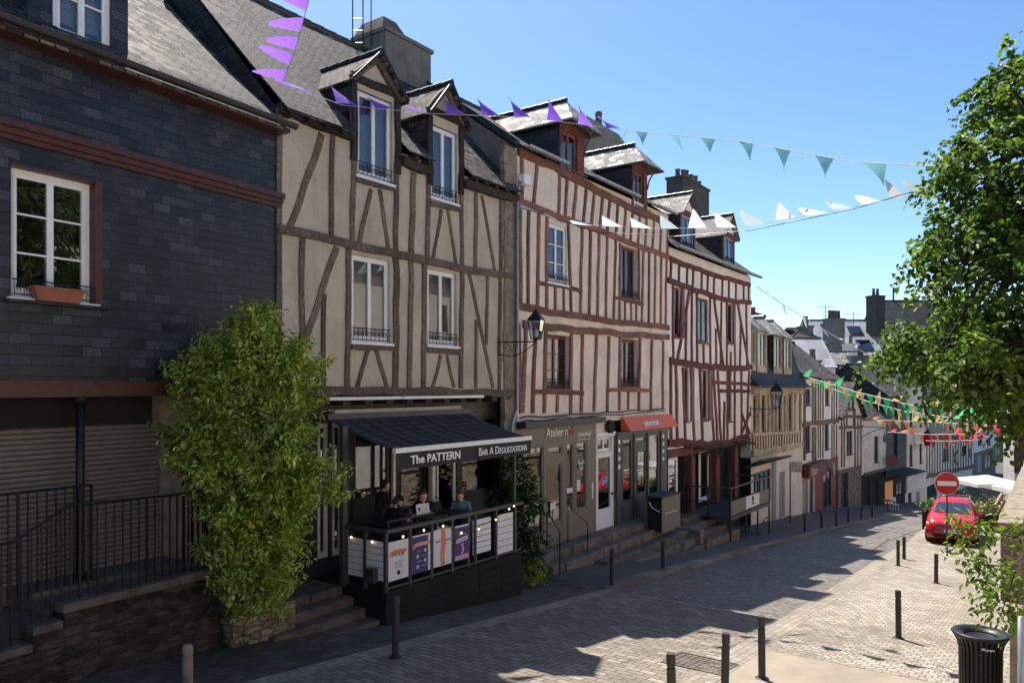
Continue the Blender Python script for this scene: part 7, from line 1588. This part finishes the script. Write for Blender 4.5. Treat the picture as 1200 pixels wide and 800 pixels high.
# ================================================================ foliage
RN = np.random.default_rng(11)
def leafmesh(name, mat, pos, ax, nor, size, parent=None, loc=None, aspect=.62, fold=.18):
    """many separate folded leaves; ax = leaf axis, nor = leaf normal"""
    n = len(pos); ax = ax/np.linalg.norm(ax, axis=1)[:, None]; sd = np.cross(nor, ax); sd /= np.linalg.norm(sd, axis=1)[:, None]+1e-9; nn = np.cross(ax, sd)
    s = size[:, None]; w = s*aspect/2
    B = pos; T = pos+ax*s-nn*s*.12; L1 = pos+ax*s*.28+sd*w*.92+nn*s*fold*.8; L2 = pos+ax*s*.68+sd*w*.72+nn*s*fold*.6; R1 = pos+ax*s*.28-sd*w*.92+nn*s*fold*.8; R2 = pos+ax*s*.68-sd*w*.72+nn*s*fold*.6
    V = np.stack([B, L1, L2, T, R2, R1], 1).reshape(-1, 3); loc = np.array(loc) if loc is not None else V.mean(0); V = V-loc
    me = bpy.data.meshes.new(name); me.vertices.add(len(V)); me.vertices.foreach_set('co', V.astype(np.float32).ravel())
    base = np.arange(n)[:, None]*6; q = np.concatenate([base+np.array([0, 3, 2, 1]), base+np.array([0, 5, 4, 3])], 1).reshape(-1)
    me.loops.add(len(q)); me.loops.foreach_set('vertex_index', q.astype(np.int32)); me.polygons.add(2*n); me.polygons.foreach_set('loop_start', np.arange(0, 8*n, 4, dtype=np.int32)); me.polygons.foreach_set('loop_total', np.full(2*n, 4, dtype=np.int32)); me.update(calc_edges=True); me.validate()
    me.materials.append(mat); o = bpy.data.objects.new(name, me); COL.objects.link(o)
    if parent is not None: o.parent = parent
    else: o.location = loc
    return o
def unit(n): v = RN.normal(size=(n, 3)); return v/np.linalg.norm(v, axis=1)[:, None]
def sprays(ells, ns, nl, length, lsize, droop=.35, rmin=.45, rmax=1.0, spread=.5, flat=0.0, wts=None):
    """twigs starting inside ellipsoids (centre, radii), growing outwards with leaves along both sides"""
    w = np.array([np.prod(e[1])**(2/3) for e in ells]) if wts is None else np.array(wts, float); w /= w.sum()
    idx = RN.choice(len(ells), ns, p=w); C = np.array([ells[i][0] for i in idx]); Rr = np.array([ells[i][1] for i in idx]); d = unit(ns); r = rmin+(rmax-rmin)*RN.random(ns)**.6
    start = C+d*Rr*r[:, None]; out = d*Rr; out /= np.linalg.norm(out, axis=1)[:, None]; out = out+unit(ns)*spread; out[:, 2] -= flat*out[:, 2]; out /= np.linalg.norm(out, axis=1)[:, None]
    Ln = length*(.5+.8*RN.random(ns)); t = (np.arange(nl)+RN.random((ns, nl)))/nl
    p = start[:, None]+out[:, None]*(t*Ln[:, None])[..., None]; p[..., 2] -= droop*(t**2)*Ln[:, None]
    side = np.cross(out, unit(ns)); side /= np.linalg.norm(side, axis=1)[:, None]; sg = np.where(np.arange(nl) % 2 == 0, 1.0, -1.0)
    ax = out[:, None]*.55+side[:, None]*sg[None, :, None]*.9+unit(ns*nl).reshape(ns, nl, 3)*.45; ax[..., 2] -= .35
    p = p+side[:, None]*sg[None, :, None]*lsize*.3+unit(ns*nl).reshape(ns, nl, 3)*lsize*.5
    nor = unit(ns*nl).reshape(ns, nl, 3)*.75; nor[..., 2] += .8; nor += out[:, None]*.35
    sz = lsize*(.65+.6*RN.random(ns*nl))
    return p.reshape(-1, 3), ax.reshape(-1, 3), nor.reshape(-1, 3), sz, start, out, Ln
def E(px, py, Y, rx, ry, rz): c = at(px, py, Y); k = Y/900; return ((c.x, c.y, c.z), (rx*k, ry, rz*k))
def limbs(root, base, top, ells, starts, r0, mat, ntw=60):
    mb = MB(); base = Vector(base); top = Vector(top); n = 6
    tr = [base+(top-base)*i/n+Vector((math.sin(i*1.3)*.05, math.cos(i*1.7)*.05, 0)) for i in range(n+1)]; mb.tube(tr, [r0*(1-.55*i/n) for i in range(n+1)], 10); build(mb, 'trunk', mat, root, smooth=True)
    mb = MB(); ends = []
    for c, r in ells:
        c = Vector(c)
        for k in range(3):
            q = c+Vector(unit(1)[0]*np.array(r)*.45); a = tr[rnd.randint(2, n)]; m1 = (a+q)/2+Vector((0, 0, .15)); mb.tube([a, m1, q], [r0*.42, r0*.28, r0*.14], 6); ends.append(q); ends.append(m1)
    for s in starts[:ntw]:
        s = Vector(s); q = min(ends, key=lambda e: (e-s).length); mb.tube([q, (q+s)/2+Vector((0, 0, .08)), s], [r0*.12, r0*.09, r0*.05], 4)
    build(mb, 'branches', mat, root, smooth=True)
# --- lime tree at right
els = [E(1252, 190, 12, 95, 1.7, 165), E(1215, 330, 11.8, 108, 1.8, 98), E(1188, 412, 11.6, 84, 1.4, 48), E(1106, 412, 11.4, 46, .9, 28), E(1174, 108, 12.1, 14, .5, 22), E(1250, 450, 11.8, 100, 1.7, 55), E(1128, 288, 11.8, 34, .8, 34), E(1152, 200, 12, 34, .8, 38), E(1310, 320, 12.5, 130, 2.0, 170), E(1198, 105, 12.2, 24, .7, 32)]
loc = st(15, 1.55, -1.87); TR = thing('lime_tree', loc, 'tall leafy lime tree filling the right side, its branches reaching over the street', 'tree')
A = sprays(els, 1650, 25, .54, .098, .45, .35, 1.0, wts=[3.0, 2.6, 2.0, .7, .18, 2.2, .6, .6, 2.2, .35])
leafmesh('foliage', M['leaf'], A[0], A[1], A[2], A[3], TR, loc, .82)
limbs(TR, loc, at(1235, 180, 12.2), els, A[4], .16, M['bark'], 260)
T2 = copy_tree(TR, None, loc+Vector((.8, -.95, 0))); T2.scale = (1.1, 1.1, 1.5); T2['label'] = 'second lime tree beyond the right edge, mirrored in the windows of the slate clad house'; T2.rotation_euler = (0, 0, 2)
TR['group'] = T2['group'] = 'lime trees on the terrace'
# --- big shrub by the bar
es = [E(292, 440, 12.3, 46, .75, 50), E(250, 462, 12.2, 34, .6, 34), E(300, 402, 12.4, 16, .3, 22), E(303, 378, 12.4, 7, .2, 14), E(258, 440, 12.2, 28, .4, 20), E(340, 435, 12.4, 22, .5, 28), E(300, 540, 12.0, 62, .95, 64), E(238, 528, 12.0, 30, .55, 26), E(366, 562, 12.2, 16, .5, 24), E(352, 480, 12.3, 16, .45, 28), E(303, 640, 12.0, 46, .75, 52), E(300, 684, 11.95, 36, .6, 26), E(298, 600, 12.0, 54, .85, 48), E(208, 432, 12.2, 8, .2, 6), E(216, 518, 12.2, 14, .3, 10)]
p = st(7.85, -11.05); p.z = -3.68; SH = thing('big_shrub', p, 'big bushy privet with yellow-green shoots growing between the slate house and the bar', 'shrub')
A = sprays(es, 1300, 22, .32, .088, -.3, .35, 1.05, .7)
es_up = [E(x, y, 12.2, 5, .1, 5) for x, y in ((300, 382), (312, 386), (322, 396), (285, 400), (262, 420), (240, 432), (222, 446), (205, 452), (350, 420), (370, 428), (386, 565), (390, 578), (196, 520), (205, 505), (335, 425), (250, 405), (306, 368))]
B_ = sprays(es_up, 90, 26, .34, .085, -.4, .1, 1, .5); A = tuple(np.concatenate([x, y]) for x, y in zip(A, B_))
leafmesh('foliage', M['shrub'], A[0], A[1], A[2], A[3], SH, p, .5)
limbs(SH, p, at(300, 520, 12.2), es[:10], A[4], .05, M['bark'], 200)
# --- laurel right of the deck
el = [E(630, 600, 19.3, 22, .4, 36), E(625, 555, 19.4, 14, .3, 22), E(640, 640, 19.2, 18, .4, 24), E(648, 582, 19.3, 12, .3, 12)]
c = F2.pt(6.4, 0, .75); gq = gxy(c.x, c.y); p = Vector((c.x, c.y, gq))
els2 = [(( c.x+dx*F2.e.x+dn*F2.n.x, c.y+dx*F2.e.y+dn*F2.n.y, z), r) for dx, dn, z, r in ((-.1, 0, -3.2, (.42, .42, .75)), (.05, .1, -2.3, (.28, .28, .5)), (.15, .15, -3.9, (.42, .42, .5)), (.45, .1, -2.9, (.28, .28, .3)), (-.25, .1, -2.8, (.3, .3, .35)))]
LS = thing('laurel_bush', p, 'dark glossy laurel bush between the bar deck and the salon windows', 'shrub'); A = sprays(els2, 230, 14, .3, .15, .15, .3, 1.0); leafmesh('foliage', M['laurel'], A[0], A[1], A[2], A[3], LS, p, .34)
limbs(LS, p, (p.x, p.y, -2.6), els2, A[4], .03, M['bark'], 60)
els3 = [((c.x+F2.n.x*.5, c.y+F2.n.y*.5, gq+.3), (.35, .3, .28))]; A = sprays(els3, 60, 14, .2, .08, .1, .2, 1); p = Vector((c.x+F2.n.x*.5, c.y+F2.n.y*.5, gq)); leafmesh('low_plant', M['shrub'], A[0], A[1], A[2], A[3], None, p, .4)['label'] = 'low yellowing plant at the foot of the laurel by the deck corner'
bpy.data.objects['low_plant']['category'] = 'plant'
# --- overhanging young vine at lower right
def vine(pts, label, ns, ls, r=.12, loc=None):
    pts = [Vector(q) for q in pts]; loc = loc or pts[0]; T_ = thing('overhanging_branch', loc, label, 'plant'); mb = MB(); mb.tube(pts, [.016-.012*i/(len(pts)-1) for i in range(len(pts))], 5); build(mb, 'stem', M['bark'], T_)
    ell = [(tuple(q), (r, r, r*.8)) for q in pts[2:]]; A = sprays(ell, ns, 9, .24, ls, .2, .1, 1.0); leafmesh('foliage', M['vine'], A[0], A[1], A[2], A[3], T_, loc, .42)
vine([st(10.6, .85, -1.72), at(1225, 600, 8.6), at(1190, 630, 8.8), at(1165, 622, 9), at(1145, 612, 9.1), at(1132, 622, 9.2)], 'leafy yellow-green branch drooping in front of the red car bonnet', 30, .085, .13)
vine([st(10.2, .8, -1.72), at(1225, 690, 8.2), at(1198, 700, 8.4), at(1178, 690, 8.6), at(1155, 675, 8.8), at(1140, 655, 9)], 'second leafy branch drooping lower, over the cobbles left of the pier', 28, .09, .12)
vine([st(9.9, .8, -1.72), at(1228, 660, 8.0), at(1206, 672, 8.1), at(1190, 668, 8.2), at(1180, 700, 8.3), at(1172, 722, 8.4)], 'short hanging sprig nearest the right edge of the photo', 20, .095, .1)
# weeds at steps
def weed(px, py, dz, label, n=26, r=(.3, .25, .2), ls=.09):
    p = ghit(px, py, dz); A = sprays([((p.x, p.y, p.z+r[2]*.5), r)], n, 10, .2, ls, .1, .1, 1); o = leafmesh('weeds', M['laurel'], A[0], A[1], A[2], A[3], None, p, .4); tag(o, label, 'plant')
weed(864, 624, .12, 'green weeds under the raised steel platform', 40, (.7, .3, .3)); weed(846, 628, .12, 'small weeds at the left leg of the platform', 14, (.3, .2, .15)); weed(276, 757, 0, 'small tuft of grass at the end of the dark rubble wall', 14, (.15, .12, .1), .07)
weed(895, 612, .12, 'green tuft at the ochre house wall behind the platform legs', 14, (.3, .2, .2))
# ================================================================ bunting
def bunting(pts, flags, label, fs, mats, wind=(.5, .15), name='bunting', cordr=.006, sag=0.0, seed=3, upr=None, bw=.85):
    rr = random.Random(seed); pts = [Vector(p) for p in pts]; r = thing(name, pts[0], label, 'bunting'); mb = MB(); line = []
    for a, b in zip(pts[:-1], pts[1:]):
        for i in range(8): line.append(a+(b-a)*i/8-Vector((0, 0, sag*4*(i/8)*(1-i/8))))
    line.append(pts[-1]); mb.tube(line, cordr, 4); build(mb, 'cord', M['cord'], r)
    cum = [0]
    for a, b in zip(line[:-1], line[1:]): cum.append(cum[-1]+(b-a).length)
    def pos(d):
        for i in range(len(cum)-1):
            if d <= cum[i+1]: return line[i]+(line[i+1]-line[i])*((d-cum[i])/(cum[i+1]-cum[i]))
        return line[-1]
    T_ = cum[-1]; n = flags; w = fs*bw
    for k in range(n):
        d0 = (k+.5)*T_/n-w/2; a, b = pos(max(0, d0)), pos(min(T_, d0+w)); e = (b-a).normalized(); h = fs*rr.uniform(.85, 1.1)
        out = Vector((wind[0]*rr.uniform(.1, 1.6), wind[1]*rr.uniform(-1, 1.4), 0)); v = (Vector((0, 0, -1))*rr.uniform(.35, 1.0)+out*1.0); 
        if upr: v.z = rr.uniform(*upr)
        elif rr.random() < .25: v.z = rr.uniform(.0, .5)
        v = v.normalized()*h; tip = (a+b)/2+v; nr = e.cross(v).normalized(); N_ = 5; vs = []; tw = rr.uniform(-.03, .03)*fs
        for i in range(N_+1):
            f = i/N_
            for j in range(3):
                g_ = j/2; x = a+(b-a)*(f/2+(1-f)*g_)+v*f; x = x+nr*(math.sin(f*3.0+g_*2.2)*.05*fs+tw*f*f*(g_-.5)*2); vs.append(x)
        m_ = MB(); m_.add(vs, [(i*3+j, i*3+j+1, (i+1)*3+j+1, (i+1)*3+j) for i in range(N_) for j in range(2)]); build(m_, 'flag', M[mats[k % len(mats)]], r, smooth=True)
    return r
K0 = at(331, 97, 13.6)
bunting([at(372, -40, 9.5), at(362, 0, 10.4), at(347, 55, 12), K0], 6, 'short run of violet flags rising from the slate roof corner out of the frame', .52, ['flagp'], (-1.0, .1), seed=5, upr=(.05, .35), bw=1.1)
bunting([at(372, -40, 9.5), st(6, 4, 6.0), st(6, 9.4, 6.6)], 0, 'plain cord carrying the violet flags on over the street above the frame', .5, ['flagp'])
for s_, zz, lb in ((38, .4, 'wooden pole on the terrace wall holding the green bunting'), (52, -.15, 'wooden pole on the terrace wall holding the red and orange bunting')): mb = MB(); mb.tube([st(s_, .85, -1.8), st(s_, .85, zz)], .05, 8); tag(build(mb, 'wooden_pole', M['oak']), lb, 'pole')
T0 = at(735, 153, 22.0)
bunting([K0, at(400, 123, 15.0), at(500, 133, 17.2), at(620, 138, 19.6), T0], 10, 'violet flags strung from the slate roof corner past the dormers', .58, ['flagp'], (-.45, .1), seed=9, upr=(.1, .8), bw=1.0)
bunting([T0, at(870, 166, 18), at(1000, 190, 14.6), at(1140, 197, 12.2)], 8, 'teal flags strung across the sky from the red house to the lime tree', .42, ['flagt'], (.45, .1), seed=4, cordr=.008, bw=1.35, upr=(-1.0, -.55))
bunting([at(735, 153, 22.0), at(722, 173, 24.3)], 0, 'short tether cord tying the violet bunting back to the dormer', .3, ['flagp'])
bunting([at(607, 238, 20.0), at(660, 262, 19.8), at(770, 268, 19), at(870, 266, 17.5), at(960, 250, 16), at(1040, 234, 14.3), at(1092, 222, 12.8)], 15, 'white flags strung from the red timbered facade to the lime tree', .44, ['flagw', 'flagw', 'flagl'], (-.45, .1), seed=12, upr=(.05, .6), bw=1.15)
mb = MB(); mb.tube([at(600, 240, 19.9), at(700, 272, 20), at(790, 277, 19), at(880, 270, 17.6), at(1000, 245, 15.2), at(1092, 218, 12.8)], .009, 4); tag(build(mb, 'overhead_cable', M['iron']), 'dark cable running just below the white bunting', 'cable')
bunting([at(887, 336, 36), at(915, 355, 40), at(980, 395, 48), at(1022, 418, 54), at(1060, 440, 60)], 9, 'faint pale blue flags descending from the white timbered house towards the far roofs', .6, ['flagl'], (.4, .2), cordr=.025, seed=2)
bunting([at(940, 440, 44), at(1000, 458, 40), at(1065, 474, 36), at(1135, 478, 30), st(38, .85, .25)], 30, 'upper green and yellow flags strung to the lime tree over the far street', .66, ['flagg', 'flagy'], (.2, .2), cordr=.02, seed=6)
bunting([at(950, 446, 46), at(1010, 468, 42), at(1060, 482, 38), at(1135, 492, 32), st(38, .85, .0)], 27, 'lower green flags below the green and yellow ones over the far street', .62, ['flagg', 'flagg', 'flagy'], (.2, .2), cordr=.02, seed=7)
bunting([at(1016, 491, 54), at(1080, 494, 50), at(1141, 497, 44), st(52, .85, -.3)], 22, 'orange and pale flags strung over the far street below the green ones', .7, ['flago', 'flagy'], (.2, .2), cordr=.02, seed=8)
bunting([at(1040, 506, 56), at(1090, 509, 52), at(1141, 508, 46), st(52, .85, -.6)], 17, 'middle row of red flags over the far street', .7, ['flagr', 'flago'], (.2, .2), cordr=.02, seed=13)
bunting([at(1085, 516, 58), at(1110, 517, 56), at(1150, 515, 50), st(52, .85, -.9)], 13, 'lowest row of red flags before the long half-timbered house', .7, ['flagr'], (.2, .2), cordr=.02, seed=14)
# ================================================================ parking sign, parasol and terrace beyond the car
p = ghit(926, 613, .12); Y = p.y; r = thing('parking_sign', p, 'small grey parking sign on a dark pole before the ochre house', 'road sign'); c = at(926, 541, Y); mb = MB(); mb.tube([p, c], .035, 8); build(mb, 'pole', M['dkgrey'], r)
Fs = Facade((at(927, 0, Y).x, Y-.05), (at(939.5, 0, Y).x, Y-.05)); z0, z1 = at(0, 553, Y).z, at(0, 540.5, Y).z; mb = MB(); mb.fbox(Fs, 0, Fs.L, z0, z1, -.02, .0); pl = build(mb, 'panel', M['zinc'], r)
mb = MB(); mb.fbox(Fs, .06, .24, z1-.24, z1-.06, .001, .006); build(mb, 'blue_square', M['signblue'], pl); text("P", Fs, .15, z1-.15, .13, 'textw', pl, n=.008); 
mb = MB(); mb.fbox(Fs, .2, .3, z0+.06, z0+.16, .001, .005); mb.fbox(Fs, .34, .42, z0+.06, z0+.12, .001, .005); build(mb, 'red_marks', M['signred'], pl)
def parasol(px, yt, ye, hw, Y, label, dy=0):
    t = at(px, yt, Y); e = at(px, ye, Y); w_ = hw*Y/900; g_ = gxy(t.x, t.y)+.57; r = thing('parasol', (t.x, t.y, g_), label, 'parasol'); mb = MB()
    C = [Vector((t.x+x*w_, t.y+y*w_, e.z)) for x, y in ((1, -1), (1, 1), (-1, 1), (-1, -1))]; n = 4
    for i in range(4):
        a, b = C[i], C[(i+1) % 4]; m = (a+b)/2+Vector((0, 0, .04)); mb.add([a, m, t], [(0, 1, 2)]); mb.add([m, b, t], [(0, 1, 2)]); mb.quad(a, b, b-Vector((0, 0, .18)), a-Vector((0, 0, .18)))
    build(mb, 'canopy', M['parasol'], r); mb = MB(); mb.tube([(t.x, t.y, g_), t], .04, 8); build(mb, 'pole', M['oak'], r); mb = MB()
    for c in C: mb.tube([t, c], .015, 4)
    build(mb, 'ribs', M['oak'], r); mb = MB(); mb.lathe((t.x, t.y, g_), [(.35, 0), (.35, .08), (.06, .1)], 12); build(mb, 'base', M['granitedk'], r)
parasol(1157, 556, 563.5, 29, 42, 'large white square parasol behind the red car'); parasol(1196, 564, 571, 26, 40, 'second white parasol cut by the right edge of the photo')
def fence(px0, py0, px1, py1, h, label, Y0, Y1):
    a = at(px0, 0, Y0); b = at(px1, 0, Y1); F = Facade((a.x, a.y), (b.x, b.y)); r = thing('wooden_railing', F.pt(0, F.g(0)), label, 'railing'); za, zb_ = at(0, py0, Y0).z, at(0, py1, Y1).z; L_ = F.L
    for k in range(3):
        mb = MB(); q = .42*k; mb.tube([F.pt(0, za-q, 0), F.pt(L_, zb_-q, 0)], .055, 5); build(mb, 'rail', M['newoak'], r)
    for k in range(4): mb = MB(); u = L_*k/3; zt_ = za+(zb_-za)*k/3; mb.fbox(F, u-.05, u+.05, zt_-1.15, zt_+.05, -.05, .05); build(mb, 'post', M['midoak'], r)
fence(1094, 589, 1107, 580, 1, 'light wooden rail sloping up left of the red car roof', 37, 40); fence(1166, 592, 1174, 578, 1, 'wooden rail sloping up right of the red car roof', 34, 38); fence(1178, 594, 1185, 579, 1, 'second wooden rail right of the car, beside the parapet', 33, 37)
r = thing('planter_trough', st(41, -2.2), 'dark trough planted with flowers between the car and the white parasol', 'planter'); mb = MB(); stbox(mb, 40.5, 41.2, -5.2, .2, lambda s: gz(s)-.1, gz(40.8)+1.35); fix_normals(build(mb, 'trough', M['oakdark'], r))
cc = st(40.8, -2.5); A = sprays([((st(40.8, t).x, st(40.8, t).y, gz(40.8)+1.5), (.5, .4, .28)) for t in (-4.8, -3.8, -2.8, -1.8, -.8)], 150, 10, .25, .13, .1, .2, 1); leafmesh('flowers', M['vine'], A[0], A[1], A[2], A[3], r, st(41, -2.2), .6)
mb = MB()
for k in range(60): q = st(40.6+rnd.random()*.5, -5+rnd.random()*5, gz(40.8)+1.6+rnd.random()*.25); mb.ball(q, .05, 5)
build(mb, 'pink_blossom', M['ppink'], r)

for c, g_, lab in PT_:
    r = thing('potted_shrub', (c.x, c.y, g_), lab, 'shrub'); mb = MB(); mb.lathe((c.x, c.y, g_), [(.2, 0), (.28, .45), (.3, .5)], 12); build(mb, 'pot', M['terracotta'], r)
    A = sprays([((c.x, c.y, g_+1.0), (.45, .45, .55))], 60, 12, .25, .1, .1, .3, 1); leafmesh('foliage', M['laurel'], A[0], A[1], A[2], A[3], r, (c.x, c.y, g_), .5)

gp = [F4.pt(F4.u(x, .25), F4.hit(x, y, .25)[1], .25) for x, y in ((812, 524), (824, 525), (838, 524), (850, 522), (862, 519), (874, 514))]
r = thing('hanging_garland', gp[0], 'sparse garland of leaves hanging under the bowed jetty of the white timbered house', 'garland'); mb = MB(); mb.tube(gp, .012, 4); build(mb, 'wire', M['iron'], r)
A = sprays([(tuple(q-Vector((0, 0, .1))), (.35, .12, .14)) for q in gp], 70, 9, .25, .10, .5, .1, 1); leafmesh('leaves', M['laurel'], A[0], A[1], A[2], A[3], r, gp[0], .45)
